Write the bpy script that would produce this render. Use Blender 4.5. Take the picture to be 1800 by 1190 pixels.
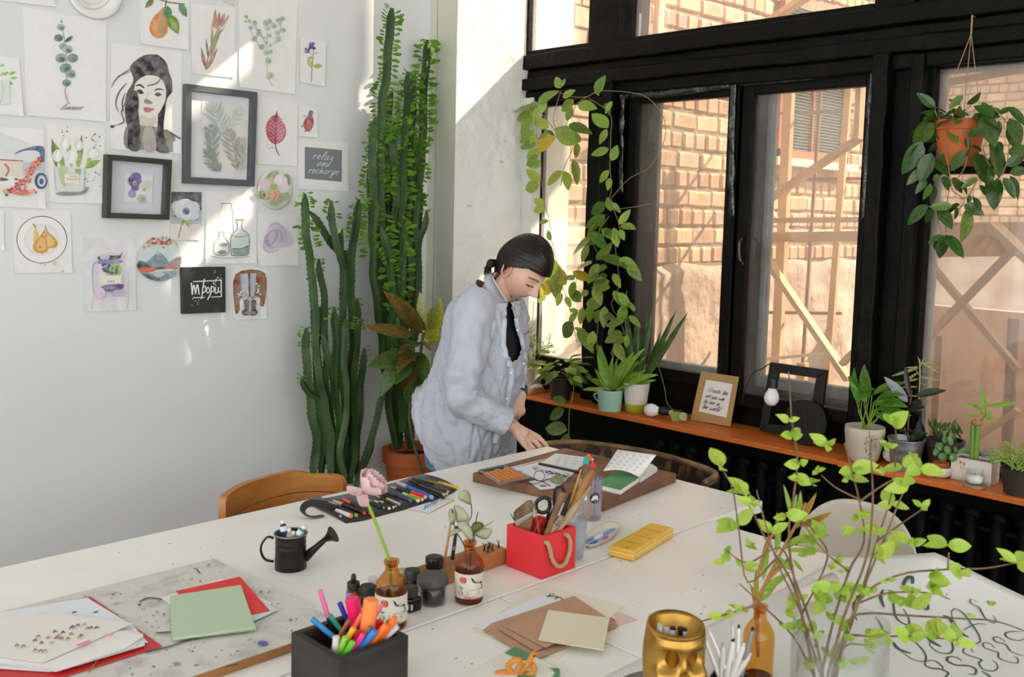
import bpy, bmesh, math, random
from mathutils import Vector as V, Matrix, noise
random.seed(7)
R = random.uniform
for o in list(bpy.data.objects): bpy.data.objects.remove(o)
SC = bpy.context.scene
COL = SC.collection
pi = math.pi
# ---------------------------------------------------------------- camera (room axes: +X along picture wall, +Y towards it)
F, CX, CY, H = 1709.15, 900., 533.88, 1.60
_y, _p, _r = [math.radians(a) for a in (45.082, 5.3291, 1.3768)]
cf = V((math.cos(_p)*math.cos(_y), math.cos(_p)*math.sin(_y), -math.sin(_p)))
_a = V((math.sin(_y), -math.cos(_y), 0)); _b = _a.cross(cf)
cr = math.cos(_r)*_a + math.sin(_r)*_b; cu = -math.sin(_r)*_a + math.cos(_r)*_b
O = V((0, 0, H))
cam = bpy.data.cameras.new('camera'); camo = bpy.data.objects.new('camera', cam); COL.objects.link(camo)
m = Matrix((cr, cu, -cf)).transposed().to_4x4(); m.translation = O; camo.matrix_world = m
cam.sensor_width = 36; cam.lens = F/1800*36; cam.shift_y = (CY-595)/1800; cam.clip_start = .05; cam.clip_end = 200
cam.dof.use_dof = True; cam.dof.focus_distance = 3.3; cam.dof.aperture_fstop = 7
SC.camera = camo
# ---------------------------------------------------------------- light
SUNK = .6          # sun direction: -x, +y*SUNK, -z*.85
w = bpy.data.worlds.new('world'); SC.world = w; w.use_nodes = True
w.node_tree.nodes['Background'].inputs[0].default_value = (.955, .97, .98, 1)
w.node_tree.nodes['Background'].inputs[1].default_value = 2.1
sl = bpy.data.lights.new('sun', 'SUN'); sl.energy = 9.5; sl.angle = .009; sl.color = (1., .86, .68)
so = bpy.data.objects.new('sun', sl); COL.objects.link(so)
so.rotation_euler = V((-1, SUNK, -.85)).to_track_quat('-Z', 'Y').to_euler(); so.location = (8, -8, 9)
SC.view_settings.view_transform = 'Standard'; SC.view_settings.look = 'None'
SC.view_settings.exposure = .5; SC.view_settings.gamma = 1; SC.view_settings.use_curve_mapping = False
# ---------------------------------------------------------------- pixel -> place helpers (1800 x 1190 frame)
def ray(x, y): return cf + (x-CX)/F*cr - (y-CY)/F*cu
def pz(x, y, z): d = ray(x, y); return O + d*((z-H)/d.z)
def py(x, y, Y): d = ray(x, y); return O + d*(Y/d.y)
def px(x, y, X): d = ray(x, y); return O + d*(X/d.x)
def proj(p):
    d = V(p)-O; w_ = d.dot(cf); return (CX+F*d.dot(cr)/w_, CY-F*d.dot(cu)/w_)
def pn(x, y, p0, n): d = ray(x, y); return O + d*((V(p0)-O).dot(n)/d.dot(n))
# ---------------------------------------------------------------- materials
def lin(h):
    if not isinstance(h, str): return tuple(h)[:3]
    h = h.lstrip('#'); return tuple((v/12.92 if v <= .04045 else ((v+.055)/1.055)**2.4) for v in (int(h[i:i+2], 16)/255 for i in (0, 2, 4)))
MT = {}
def mat(name, col, rough=.55, metal=0, col2=None, var=0, scale=6, bump=0, bscale=60, spec=.4, stretch=(1,1,1), trans=0, sss=0, rnd=0, emit=0, coat=0, bdist=.01, detail=4, ramp=(.35,.65), attr=None, sheen=0):
    if name in MT: return MT[name]
    M = bpy.data.materials.new(name); M.use_nodes = True; nt = M.node_tree; N = nt.nodes; L = nt.links
    b = N['Principled BSDF']; c1 = lin(col)+(1,)
    b.inputs['Base Color'].default_value = c1; b.inputs['Roughness'].default_value = rough; b.inputs['Metallic'].default_value = metal
    b.inputs['Specular IOR Level'].default_value = spec
    if coat: b.inputs['Coat Weight'].default_value = coat; b.inputs['Coat Roughness'].default_value = .15
    if sheen: b.inputs['Sheen Weight'].default_value = sheen
    if sss:
        b.inputs['Subsurface Weight'].default_value = sss; b.inputs['Subsurface Radius'].default_value = (.012, .005, .003)
    if emit:
        b.inputs['Emission Color'].default_value = c1; b.inputs['Emission Strength'].default_value = emit
    tc = N.new('ShaderNodeTexCoord'); mp = N.new('ShaderNodeMapping'); L.new(tc.outputs['Object'], mp.inputs[0]); mp.inputs['Scale'].default_value = stretch
    out = None
    if attr:
        at = N.new('ShaderNodeAttribute'); at.attribute_name = attr; out = at.outputs['Color']
    if col2 is not None or var:
        if col2 is None: col2 = tuple(min(1, v*(1-var)) for v in lin(col))
        nz = N.new('ShaderNodeTexNoise'); nz.inputs['Scale'].default_value = scale; nz.inputs['Detail'].default_value = detail; L.new(mp.outputs[0], nz.inputs['Vector'])
        rp = N.new('ShaderNodeMapRange'); rp.inputs[1].default_value = ramp[0]; rp.inputs[2].default_value = ramp[1]; L.new(nz.outputs['Fac'], rp.inputs[0])
        mx = N.new('ShaderNodeMix'); mx.data_type = 'RGBA'; L.new(rp.outputs[0], mx.inputs['Factor'])
        mx.inputs[6].default_value = c1; mx.inputs[7].default_value = lin(col2)+(1,)
        if attr:
            L.new(out, mx.inputs[6]); mul = N.new('ShaderNodeMath'); mul.operation = 'MULTIPLY'; mul.inputs[1].default_value = var or .3; L.new(rp.outputs[0], mul.inputs[0]); L.new(mul.outputs[0], mx.inputs['Factor'])
        out = mx.outputs[2]
    if rnd:
        oi = N.new('ShaderNodeObjectInfo'); hs = N.new('ShaderNodeHueSaturation')
        r2 = N.new('ShaderNodeMapRange'); r2.inputs[3].default_value = 1-rnd; r2.inputs[4].default_value = 1+rnd; L.new(oi.outputs['Random'], r2.inputs[0]); L.new(r2.outputs[0], hs.inputs['Value'])
        mm = N.new('ShaderNodeMath'); mm.operation = 'MULTIPLY'; mm.inputs[1].default_value = 7.31; L.new(oi.outputs['Random'], mm.inputs[0]); fr = N.new('ShaderNodeMath'); fr.operation = 'FRACT'; L.new(mm.outputs[0], fr.inputs[0])
        r3 = N.new('ShaderNodeMapRange'); r3.inputs[3].default_value = .5-rnd*.08; r3.inputs[4].default_value = .5+rnd*.08; L.new(fr.outputs[0], r3.inputs[0]); L.new(r3.outputs[0], hs.inputs['Hue'])
        if out: L.new(out, hs.inputs['Color'])
        else: hs.inputs['Color'].default_value = c1
        out = hs.outputs[0]
    if out: L.new(out, b.inputs['Base Color'])
    if bump:
        n2 = N.new('ShaderNodeTexNoise'); n2.inputs['Scale'].default_value = bscale; n2.inputs['Detail'].default_value = 5; L.new(mp.outputs[0], n2.inputs['Vector'])
        bp = N.new('ShaderNodeBump'); bp.inputs['Strength'].default_value = bump; bp.inputs['Distance'].default_value = bdist; L.new(n2.outputs['Fac'], bp.inputs['Height']); L.new(bp.outputs[0], b.inputs['Normal'])
    if trans:   # thin leaf: light shines through
        tr = N.new('ShaderNodeBsdfTranslucent'); ms = N.new('ShaderNodeMixShader'); ms.inputs[0].default_value = trans
        if out: L.new(out, tr.inputs[0])
        else: tr.inputs[0].default_value = c1
        L.new(b.outputs[0], ms.inputs[1]); L.new(tr.outputs[0], ms.inputs[2]); L.new(ms.outputs[0], N['Material Output'].inputs[0])
    MT[name] = M; return M
def glass(name, tint=(1,1,1), refl=.9, dirt=0, dcol='#d8d2c6', dscale=3, rough=.02, ior=1.45):
    if name in MT: return MT[name]
    M = bpy.data.materials.new(name); M.use_nodes = True; nt = M.node_tree; N = nt.nodes; L = nt.links
    N.remove(N['Principled BSDF']); t = N.new('ShaderNodeBsdfTransparent'); t.inputs[0].default_value = tuple(lin(tint))+(1,)
    g = N.new('ShaderNodeBsdfGlossy'); g.inputs['Roughness'].default_value = rough
    fz = N.new('ShaderNodeLayerWeight'); fz.inputs[0].default_value = .5; pw = N.new('ShaderNodeMath'); pw.operation = 'POWER'; pw.inputs[1].default_value = 4; L.new(fz.outputs['Facing'], pw.inputs[0]); mu = N.new('ShaderNodeMath'); mu.operation = 'MULTIPLY_ADD'; mu.inputs[1].default_value = .6*refl; mu.inputs[2].default_value = .045*refl; L.new(pw.outputs[0], mu.inputs[0])
    base = t.outputs[0]
    if dirt:
        d = N.new('ShaderNodeBsdfDiffuse'); d.inputs[0].default_value = lin(dcol)+(1,); tl = N.new('ShaderNodeBsdfTranslucent'); tl.inputs[0].default_value = lin(dcol)+(1,)
        dm = N.new('ShaderNodeMixShader'); dm.inputs[0].default_value = .5; L.new(d.outputs[0], dm.inputs[1]); L.new(tl.outputs[0], dm.inputs[2])
        nz = N.new('ShaderNodeTexNoise'); nz.inputs['Scale'].default_value = dscale; nz.inputs['Detail'].default_value = 6
        tc = N.new('ShaderNodeTexCoord'); L.new(tc.outputs['Object'], nz.inputs['Vector'])
        rp = N.new('ShaderNodeMapRange'); rp.inputs[1].default_value = .3; rp.inputs[2].default_value = .75; rp.inputs[3].default_value = dirt*.5; rp.inputs[4].default_value = dirt*1.6; L.new(nz.outputs['Fac'], rp.inputs[0])
        x = N.new('ShaderNodeMixShader'); L.new(rp.outputs[0], x.inputs[0]); L.new(base, x.inputs[1]); L.new(dm.outputs[0], x.inputs[2]); base = x.outputs[0]
    ms = N.new('ShaderNodeMixShader'); L.new(mu.outputs[0], ms.inputs[0]); L.new(base, ms.inputs[1]); L.new(g.outputs[0], ms.inputs[2]); L.new(ms.outputs[0], N['Material Output'].inputs[0])
    MT[name] = M; return M
# ---------------------------------------------------------------- mesh building
def frame_to(d, up=V((0,0,1))):
    d = V(d).normalized(); s = up.cross(d)
    if s.length < 1e-4: s = V((1,0,0)).cross(d)
    s.normalize(); u = d.cross(s); return Matrix((s, u, d)).transposed()
def cat(P, n=6, closed=False):      # Catmull-Rom
    P = [V(p) for p in P]; k = len(P); out = []
    if k < 3 and not closed:
        return [P[0].lerp(P[-1], i/n) for i in range(n+1)]
    rng = range(k if closed else k-1)
    for i in rng:
        if closed: a, b, c, d = P[(i-1) % k], P[i], P[(i+1) % k], P[(i+2) % k]
        else: a, b, c, d = P[max(i-1,0)], P[i], P[i+1], P[min(i+2,k-1)]
        for j in range(n):
            t = j/n; out.append(.5*((2*b)+(c-a)*t+(2*a-5*b+4*c-d)*t*t+(3*b-a-3*c+d)*t**3))
    if not closed: out.append(P[-1])
    return out
class B:
    def __init__(s): s.v = []; s.f = []; s.m = []; s.c = {}
    def add(s, v, f, m=0, T=None):
        k = len(s.v); s.v += [tuple(T @ V(p)) if T else tuple(p) for p in v]; s.f += [tuple(i+k for i in q) for q in f]; s.m += [m]*len(f); return s
    def box(s, c, d, rot=None, m=0):
        x, y, z = [v/2 for v in d]; q = [V((sx*x, sy*y, sz*z)) for sz in (-1,1) for sy in (-1,1) for sx in (-1,1)]
        if rot is not None: q = [rot @ p for p in q]
        return s.add([p+V(c) for p in q], [(0,2,3,1),(4,5,7,6),(0,1,5,4),(2,6,7,3),(0,4,6,2),(1,3,7,5)], m)
    def bx(s, x0, x1, y0, y1, z0, z1, m=0): return s.box(((x0+x1)/2,(y0+y1)/2,(z0+z1)/2), (abs(x1-x0),abs(y1-y0),abs(z1-z0)), None, m)
    def beam(s, a, b, w_, h, up=V((0,0,1)), m=0):
        a, b = V(a), V(b); return s.box((a+b)/2, (w_, h, (b-a).length), frame_to(b-a, up), m)
    def tube(s, P, r, n=8, m=0, cap=True, sx=1, up=V((0,0,1)), prof=None, twist=0):
        P = [V(p) for p in P]; k = len(P); rs = r if isinstance(r, (list, tuple)) else [r]*k; vs = []
        if len(rs) != k: rs = [rs[min(int(i/(k-1)*(len(rs)-1)), len(rs)-2)]*(1-(i/(k-1)*(len(rs)-1)-min(int(i/(k-1)*(len(rs)-1)), len(rs)-2)))+rs[min(int(i/(k-1)*(len(rs)-1)), len(rs)-2)+1]*(i/(k-1)*(len(rs)-1)-min(int(i/(k-1)*(len(rs)-1)), len(rs)-2)) for i in range(k)]
        fr = None
        for i in range(k):
            t = (P[min(i+1,k-1)]-P[max(i-1,0)]).normalized()
            if fr is None: fr = frame_to(t, up)
            else:
                o = fr.col[2]; q = o.rotation_difference(t); fr = q.to_matrix() @ fr
            fx = fr
            if twist: fx = fr @ Matrix.Rotation(twist*i, 3, 'Z')
            for j in range(n):
                if prof: a, pr = prof[j]
                else: a, pr = 2*pi*j/n, 1
                vs.append(P[i]+fx @ V((math.cos(a)*rs[i]*pr*sx, math.sin(a)*rs[i]*pr, 0)))
        fs = [(i*n+j, i*n+(j+1) % n, (i+1)*n+(j+1) % n, (i+1)*n+j) for i in range(k-1) for j in range(n)]
        if cap: fs += [tuple(range(n-1,-1,-1)), tuple((k-1)*n+j for j in range(n))]
        return s.add(vs, fs, m)
    def lathe(s, prof, n=24, c=(0,0,0), m=0, rot=None, sq=None, cap=True):
        vs = []; c = V(c)
        for r, z in prof:
            for j in range(n):
                a = 2*pi*j/n; p = V((r*math.cos(a), r*math.sin(a)*(sq or 1), z)); vs.append((rot @ p if rot is not None else p)+c)
        k = len(prof); fs = [(i*n+j, i*n+(j+1) % n, (i+1)*n+(j+1) % n, (i+1)*n+j) for i in range(k-1) for j in range(n)]
        if cap:
            if prof[0][0] > 1e-5: fs.append(tuple(range(n-1,-1,-1)))
            if prof[-1][0] > 1e-5: fs.append(tuple((k-1)*n+j for j in range(n)))
        return s.add(vs, fs, m)
    def ell(s, c, r, rot=None, n=12, k=8, m=0):
        vs = []; c = V(c)
        for i in range(k+1):
            t = pi*i/k
            for j in range(n):
                a = 2*pi*j/n; p = V((r[0]*math.sin(t)*math.cos(a), r[1]*math.sin(t)*math.sin(a), -r[2]*math.cos(t))); vs.append((rot @ p if rot is not None else p)+c)
        return s.add(vs, [(i*n+j, i*n+(j+1) % n, (i+1)*n+(j+1) % n, (i+1)*n+j) for i in range(k) for j in range(n)], m)
    def prism(s, pts, n, th, m=0):      # planar outline pts, pushed along n by th
        n = V(n).normalized(); k = len(pts); A = [V(p) for p in pts]
        s.add(A+[p+n*th for p in A], [tuple(range(k-1,-1,-1)), tuple(range(k,2*k))]+[(i,(i+1) % k,(i+1) % k+k,i+k) for i in range(k)], m); return s
    def rib(s, P, w_, nrm, m=0, taper=True):   # flat ribbon along P
        P = [V(p) for p in P]; k = len(P); vs = []; nrm = V(nrm)
        for i in range(k):
            t = P[min(i+1,k-1)]-P[max(i-1,0)]; sd = t.cross(nrm)
            if sd.length < 1e-9: sd = V((1,0,0))
            sd.normalize(); ww = w_(i/(k-1)) if callable(w_) else w_; vs += [P[i]-sd*ww/2, P[i]+sd*ww/2]
        return s.add(vs, [(2*i, 2*i+1, 2*i+3, 2*i+2) for i in range(k-1)], m)
    def mesh(s, name, mats, smooth=False, recalc=True):
        me = bpy.data.meshes.new(name); me.from_pydata(s.v, [], s.f)
        for q in (mats if isinstance(mats, (list, tuple)) else [mats]): me.materials.append(q)
        if len(me.materials) > 1: me.polygons.foreach_set('material_index', s.m)
        if recalc:
            bm = bmesh.new(); bm.from_mesh(me); bmesh.ops.recalc_face_normals(bm, faces=bm.faces); bm.to_mesh(me); bm.free()
        if smooth:
            me.polygons.foreach_set('use_smooth', [True]*len(me.polygons))
        me.update(); return me
    def obj(s, name, mats, parent=None, smooth=False, bevel=0, sub=0, auto=None, label=None, cat_=None, group=None, kind=None, solid=0, recalc=True):
        o = mkobj(name, s.mesh(name, mats, smooth or auto is not None, recalc), parent)
        if auto is not None: o.data.set_sharp_from_angle(angle=math.radians(auto))
        if solid: q = o.modifiers.new('s', 'SOLIDIFY'); q.thickness = solid
        if bevel: q = o.modifiers.new('b', 'BEVEL'); q.width = bevel; q.segments = 2; q.limit_method = 'ANGLE'
        if sub: q = o.modifiers.new('u', 'SUBSURF'); q.levels = sub; q.render_levels = sub
        tag(o, label, cat_, group, kind); return o
def mkobj(name, me, parent=None):
    o = bpy.data.objects.new(name, me); COL.objects.link(o)
    if parent is not None: o.parent = parent; o.matrix_parent_inverse = root_m(parent).inverted()
    return o
def root_m(o):
    mm = o.matrix_basis.copy()
    if o.parent: mm = root_m(o.parent) @ o.matrix_parent_inverse @ mm
    return mm
def tag(o, label=None, cat_=None, group=None, kind=None):
    if label: o['label'] = label
    if cat_: o['category'] = cat_
    if group: o['group'] = group
    if kind: o['kind'] = kind
    return o
def thing(name, label, cat_, loc=(0,0,0), group=None, kind=None):   # Empty at the base, parts modelled in room coordinates
    o = bpy.data.objects.new(name, None); COL.objects.link(o); o.location = loc; o.empty_display_size = .05
    return tag(o, label, cat_, group, kind)
def inst(name, me, parent, mtx):     # shared-mesh part placed by a room-space matrix
    o = bpy.data.objects.new(name, me); COL.objects.link(o); o.parent = parent
    o.matrix_parent_inverse = root_m(parent).inverted(); o.matrix_basis = mtx; return o
def place(base, d, up, s=1, sx=1):   # matrix: local +Y along d, +Z towards up, uniform scale s
    d = V(d).normalized(); x = d.cross(V(up))
    if x.length < 1e-4: x = V((1,0,0))
    x.normalize(); z = x.cross(d); mm = Matrix((x*s*sx, d*s, z*s)).transposed().to_4x4(); mm.translation = V(base); return mm
# ================================================================ ROOM SHELL
W, D, XP, YR, TZ, SZ = 3.65, 3.55, 3.043, 3.4526, .75, .72
M_wall = mat('painted_wall', '#e7e8e6', .6, var=.05, scale=1.2, bump=.12, bscale=9, bdist=.02, stretch=(1,1,1))
M_pier = mat('pier_paint', '#cfd0bd', .45, var=.05, scale=2, bump=.1, bscale=12)
M_plas = mat('rough_plaster', '#f1eee8', .85, var=.06, scale=4, bump=.75, bscale=11, bdist=.03, detail=8)
M_blk = mat('black_gloss_paint', '#080705', .5, col2='#15120d', ramp=(.5,.75), scale=9, bump=.35, bscale=26, bdist=.012, spec=.13)
M_blk2 = mat('black_matt_paint', '#050404', .6, spec=.12, var=.3, scale=8, bump=.3, bscale=30, bdist=.01)
M_floor = mat('floor_boards', '#8b8378', .5, var=.2, scale=5, stretch=(.3,6,1))
M_white = mat('white_gloss_paint', '#dfe0dc', .4, var=.08, scale=6)
def struct(b, name, m_, label, c, **k): return b.obj(name, m_, label=label, cat_=c, kind='structure', **k)
struct(B().bx(-4.2, 12, -6, 14, -.1, 0), 'floor', M_floor, 'worn grey-brown floor under the white table', 'floor')
struct(B().bx(-4.2, XP, W, W+.15, 0, 3.7), 'wall_left', M_wall, 'white wall covered with pinned pictures', 'wall')
struct(B().bx(-4.2, D, -6, W+.15, 3.7, 3.8), 'ceiling', M_wall, 'white ceiling above the studio', 'ceiling')
b = B().bx(XP, XP+.02, YR, W+.15, 0, 3.7); yy = px(766, 200, XP).y
b = B(); b.bx(XP, D+.3, YR+.004, yy-.004, 0, 3.7); b.bx(XP+.012, D+.3, yy-.004, yy+.002, 0, 3.7); b.bx(XP, D+.3, yy+.002, W+.15, 0, 3.7)
struct(b, 'wall_pier', M_pier, 'smooth pale green pier edge between cactus and rough plaster', 'wall')
# rough plaster reveal, real relief
b = B(); nx, nz = 46, 150
def rel(x, z):
    r = noise.fractal(V((x*8, z*8, 3)), 1, 2, 4)*.004
    c = noise.noise(V((x*6+3, z*4.5, 7)))
    if c > .18: r += .0035*math.sin((x*22+z*60)+6*noise.noise(V((x*5, z*5, 1))))*min(1, (c-.18)*6)
    return r
vs = [(XP-.001+(D+.02-XP)*i/nx, YR-rel(i/nx*.5, 3.7*j/nz)*(1 if i > 0 else 0), 3.7*j/nz) for j in range(nz+1) for i in range(nx+1)]
b.add(vs, [(j*(nx+1)+i, j*(nx+1)+i+1, (j+1)*(nx+1)+i+1, (j+1)*(nx+1)+i) for j in range(nz) for i in range(nx)])
struct(b, 'wall_reveal', M_plas, 'rough white plastered reveal with diagonal sunlight beside the window', 'wall', smooth=True)
# parapet below the sill, black
b = B(); b.bx(D-.05, D+.3, -6, YR, 0, SZ-.022)
struct(b, 'wall_window', M_blk2, 'black painted parapet wall under the orange window sill', 'wall')
b = B(); b.bx(D-.02, D+.3, -6, 0, SZ, 3.7); b.bx(D-.02, D+.2, 0, YR, 3.68, 3.8)
struct(b, 'wall_window_end', M_wall, 'wall continuing past the windows', 'wall')
# ---------------------------------------------------------------- window joinery
def bevbox(parent, name, lst, m_=None, bv=.006):
    b = B()
    for q in lst: b.bx(*q)
    return b.obj(name, m_ or M_blk, parent, bevel=bv, smooth=False)
t1 = thing('trim_1', 'heavy black transom beam with stepped mouldings above the casement', 'window beam', (3.5, 1.7, 2.17), kind='structure')
# worn timber: boxes cut along their length so that edges wander
def wobble(parent, name, x0, x1, y0, y1, z0, z1, m_=M_blk, amp=.004, ax='y', seed=0):
    b = B(); n = 60 if ax == 'y' else 40; vs = []
    for i in range(n+1):
        t = i/n; e = [amp*noise.noise(V((t*14+seed*3.1, k*5.3+seed, .5))) for k in range(4)]
        q = [(x0+e[0], z0+e[1]), (x1, z0+e[1]), (x1, z1+e[2]), (x0+e[3], z1+e[2])] if ax == 'y' else [(x0+e[0], y0+e[1]), (x1, y0+e[1]), (x1, y1+e[2]), (x0+e[3], y1+e[2])]
        for u_, v_ in q: vs.append((u_, y0+(y1-y0)*t, v_) if ax == 'y' else (u_, v_, z0+(z1-z0)*t))
    b.add(vs, [(i*4+j, i*4+(j+1) % 4, i*4+4+(j+1) % 4, i*4+4+j) for i in range(n) for j in range(4)]+[(0,1,2,3), (n*4+3, n*4+2, n*4+1, n*4)])
    return b.obj(name, m_, parent, bevel=.007)
wobble(t1, 'moulding', 3.475, 3.62, 0, YR, 2.305, 2.375, seed=1, amp=.006)
wobble(t1, 'moulding', 3.51, 3.62, 0, YR, 2.262, 2.305, seed=2, amp=.006)
wobble(t1, 'moulding', 3.47, 3.62, 0, YR, 2.205, 2.262, seed=3, amp=.006)
wobble(t1, 'moulding', 3.50, 3.62, 0, YR, 2.150, 2.205, seed=4, amp=.005)
# vertical posts
t2 = thing('trim_2', 'black post between the narrow pane and the casement', 'window post', (3.5, 2.97, SZ), kind='structure')
wobble(t2, 'post_face', 3.50, 3.64, 2.955, 3.035, SZ, 2.15, ax='z', seed=5); wobble(t2, 'post_bead', 3.46, 3.6, 2.868, 2.925, SZ, 2.21, ax='z', seed=6); wobble(t2, 'post_core', 3.54, 3.64, 2.9, 2.96, SZ, 2.15, ax='z', seed=7)
t3 = thing('trim_3', 'wide black post between casement and right hand window', 'window post', (3.5, 1.57, SZ), kind='structure')
wobble(t3, 'post_bead', 3.46, 3.6, 1.585, 1.645, SZ, 2.21, ax='z', seed=8); wobble(t3, 'post_core', 3.53, 3.64, 1.5, 1.6, SZ, 2.2, ax='z', seed=9); wobble(t3, 'post_bead', 3.48, 3.6, 1.462, 1.512, SZ, 2.2, ax='z', seed=10)
t4 = thing('trim_4', 'rough black post between the two upper panes', 'window post', (3.5, 2.93, 2.37), kind='structure')
wobble(t4, 'post_face', 3.5, 3.64, 2.80, 3.05, 2.37, 3.7, ax='z', seed=11, amp=.008)
t5 = thing('trim_5', 'black blind panel above the right hand window', 'panel', (3.5, .8, 2.37), kind='structure')
wobble(t5, 'panel_board', 3.56, 3.64, 0, 1.66, 2.37, 3.7, seed=12); wobble(t5, 'stile', 3.5, 3.58, 1.52, 1.655, 2.37, 3.7, ax='z', seed=13); wobble(t5, 'rail', 3.5, 3.58, 0, 1.5, 2.375, 2.43, seed=14)
b = B().bx(3.49, 3.62, 3.385, YR, SZ, 2.17); struct(b, 'trim_6', M_white, 'white painted jamb board beside the narrow dusty pane', 'window jamb', bevel=.004)
G_dirty = glass('dusty_pane', (.97,.97,.96), .8, .17, '#e6dccf', 2.2)
G_dusty2 = glass('dusty_pane_thick', (.97,.97,.96), .6, .2, '#efe9df', 1.6)
G_clean = glass('window_pane', (.98,.98,.97), .8, .06, '#e8ddd0', 4)
M_outer = mat('outer_sash_paint', '#8e9698', .4, var=.3, scale=14)
def pane(parent, y0, y1, z0, z1, x, g): return B().bx(x, x+.004, y0, y1, z0, z1).obj('pane', g, parent)
def sash(parent, y0, y1, z0, z1, x, wd, th, m_, names=('stile','rail')):   # frame around glass y0..y1, z0..z1
    for q in ((y0-wd, y0), (y1, y1+wd)): B().bx(x, x+th, q[0], q[1], z0-wd, z1+wd).obj(names[0], m_, parent, bevel=.005)
    for q in ((z0-wd, z0), (z1, z1+wd)): B().bx(x, x+th, y0, y1, q[0], q[1]).obj(names[1], m_, parent, bevel=.005)
w1 = thing('window_1', 'narrow dusty pane at the corner behind the hanging vine', 'window', (3.55, 3.2, .85), kind='structure')
sash(w1, 3.06, 3.385, .885, 2.13, 3.55, .03, .05, M_blk); pane(w1, 3.06, 3.385, .885, 2.13, 3.57, G_dusty2)
B().bx(3.60, 3.64, 2.95, 3.4, SZ-.02, .87).obj('bottom_rail', M_blk, w1, bevel=.006)
w2 = thing('window_2', 'black two-leaf casement window looking onto the brick courtyard wall', 'window', (3.55, 2.2, .8), kind='structure')
for k, (y0, y1) in enumerate(((2.292, 2.766), (1.698, 2.172))):
    lf = thing('sash', None, None, (3.53, (y0+y1)/2, .9)); del_ = lf; lf.parent = w2; lf.matrix_parent_inverse = root_m(w2).inverted()
    sash(lf, y0, y1, .925 if k == 0 else .87, 2.105, 3.53, .052, .05, M_blk); pane(lf, y0, y1, .92 if k == 0 else .865, 2.108, 3.555, G_clean)
    # outer sash, 13 cm behind
    ya = px(1149 if k == 0 else 1352, 400, 3.70).y; yb_ = y0-.03
    sash(lf, yb_, ya, .93, 2.13, 3.69, .07, .045, M_outer, ('outer_stile','outer_rail')); pane(lf, yb_, ya, .93, 2.135, 3.71, G_dirty)
for y_ in (2.87, 1.64): B().bx(3.58, 3.74, y_-.09, y_+.0, .72, 2.2).obj('lining', M_blk, w2, bevel=.004)
B().bx(3.58, 3.69, 2.2, 2.26, .8, 2.2).obj('meeting_post', M_blk, w2, bevel=.004)
B().bx(3.62, 3.70, 1.6, 2.9, SZ-.02, .88).obj('bottom_rail', M_blk, w2, bevel=.008); B().bx(3.58, 3.74, 1.6, 2.9, 2.16, 2.22).obj('lining', M_blk, w2)
# crumpled black foil strip along the head and the hanging strips
M_foil = mat('black_foil', '#191812', .22, bump=.9, bscale=14, bdist=.02, spec=.8)
def foil(P, w_, seed):
    b = B(); pts = cat(P, 10); k = len(pts); vs = []
    for i, p in enumerate(pts):
        for j in range(4):
            q = p+V((-.012*noise.noise(V((i*.5+seed, j*1.3, 2)))-.004, 0, 0)) + (V((0,0,-w_*j/3)) if abs(P[-1][2]-P[0][2]) < .2 else V((0, -w_*j/3, 0))); vs.append(q)
    b.add(vs, [(i*4+j, i*4+j+1, i*4+5+j, i*4+4+j) for i in range(k-1) for j in range(3)]); return b.obj('sealing_foil', M_foil, w2, smooth=True, solid=.001)
foil([(3.52, 2.85, 2.185), (3.518, 2.6, 2.175), (3.52, 2.28, 2.19)], .055, 1); foil([(3.52, 2.25, 2.19), (3.518, 1.95, 2.19), (3.52, 1.66, 2.2)], .05, 3)
foil([(3.515, 2.275, 2.19), (3.512, 2.27, 1.9), (3.515, 2.255, 1.6)], .03, 5); foil([(3.515, 2.86, 2.16), (3.512, 2.855, 1.95), (3.515, 2.85, 1.7)], .03, 8); foil([(3.51, 1.675, 2.15), (3.515, 1.68, 1.9), (3.51, 1.675, 1.6)], .02, 9)
# handle
hp = [px(1305, 418, 3.52), px(1300, 424, 3.49), px(1299, 445, 3.488), px(1302, 460, 3.49), px(1306, 464, 3.52)]
B().tube(cat(hp, 5), .006, 8).obj('handle', mat('dark_steel', '#55534d', .35, 1), w2, smooth=True)
w3 = thing('window_3', 'large dusty right hand window with a horizontal glazing bar', 'window', (3.55, .7, .8), kind='structure')
sash(w3, .1, 1.443, .79, 2.148, 3.54, .04, .07, M_blk); pane(w3, .1, 1.443, .79, 2.148, 3.575, glass('dusty_pane_right', (.94,.93,.92), .8, .34, '#b8ada2', 2.6))
B().bx(3.52, 3.6, .1, 1.443, 1.775, 1.815).obj('glazing_bar', M_blk, w3, bevel=.004)
B().bx(3.585, 3.60, 1.42, 1.443, .79, 2.148).obj('glazing_putty', M_white, w3); B().bx(3.585, 3.60, .1, 1.443, 2.13, 2.148).obj('glazing_putty', M_white, w3)
B().bx(3.60, 3.66, 0, 1.52, SZ-.02, .77).obj('bottom_rail', M_blk, w3, bevel=.006)
w4 = thing('window_4', 'upper left dusty pane glowing white in the sun', 'window', (3.52, 3.24, 2.37), kind='structure')
sash(w4, 3.05, YR-.01, 2.40, 3.64, 3.5, .032, .06, M_blk); pane(w4, 3.05, YR-.01, 2.40, 3.64, 3.53, G_dusty2)
w5 = thing('window_5', 'upper middle pane with bricks behind it above the beam', 'window', (3.52, 2.24, 2.37), kind='structure')
sash(w5, 1.668, 2.826, 2.398, 3.64, 3.5, .04, .06, M_blk); pane(w5, 1.668, 2.826, 2.398, 3.64, 3.54, G_dirty)
B().bx(3.56, 3.575, 2.80, 2.826, 2.398, 3.45).obj('glazing_putty', M_white, w5)
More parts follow.
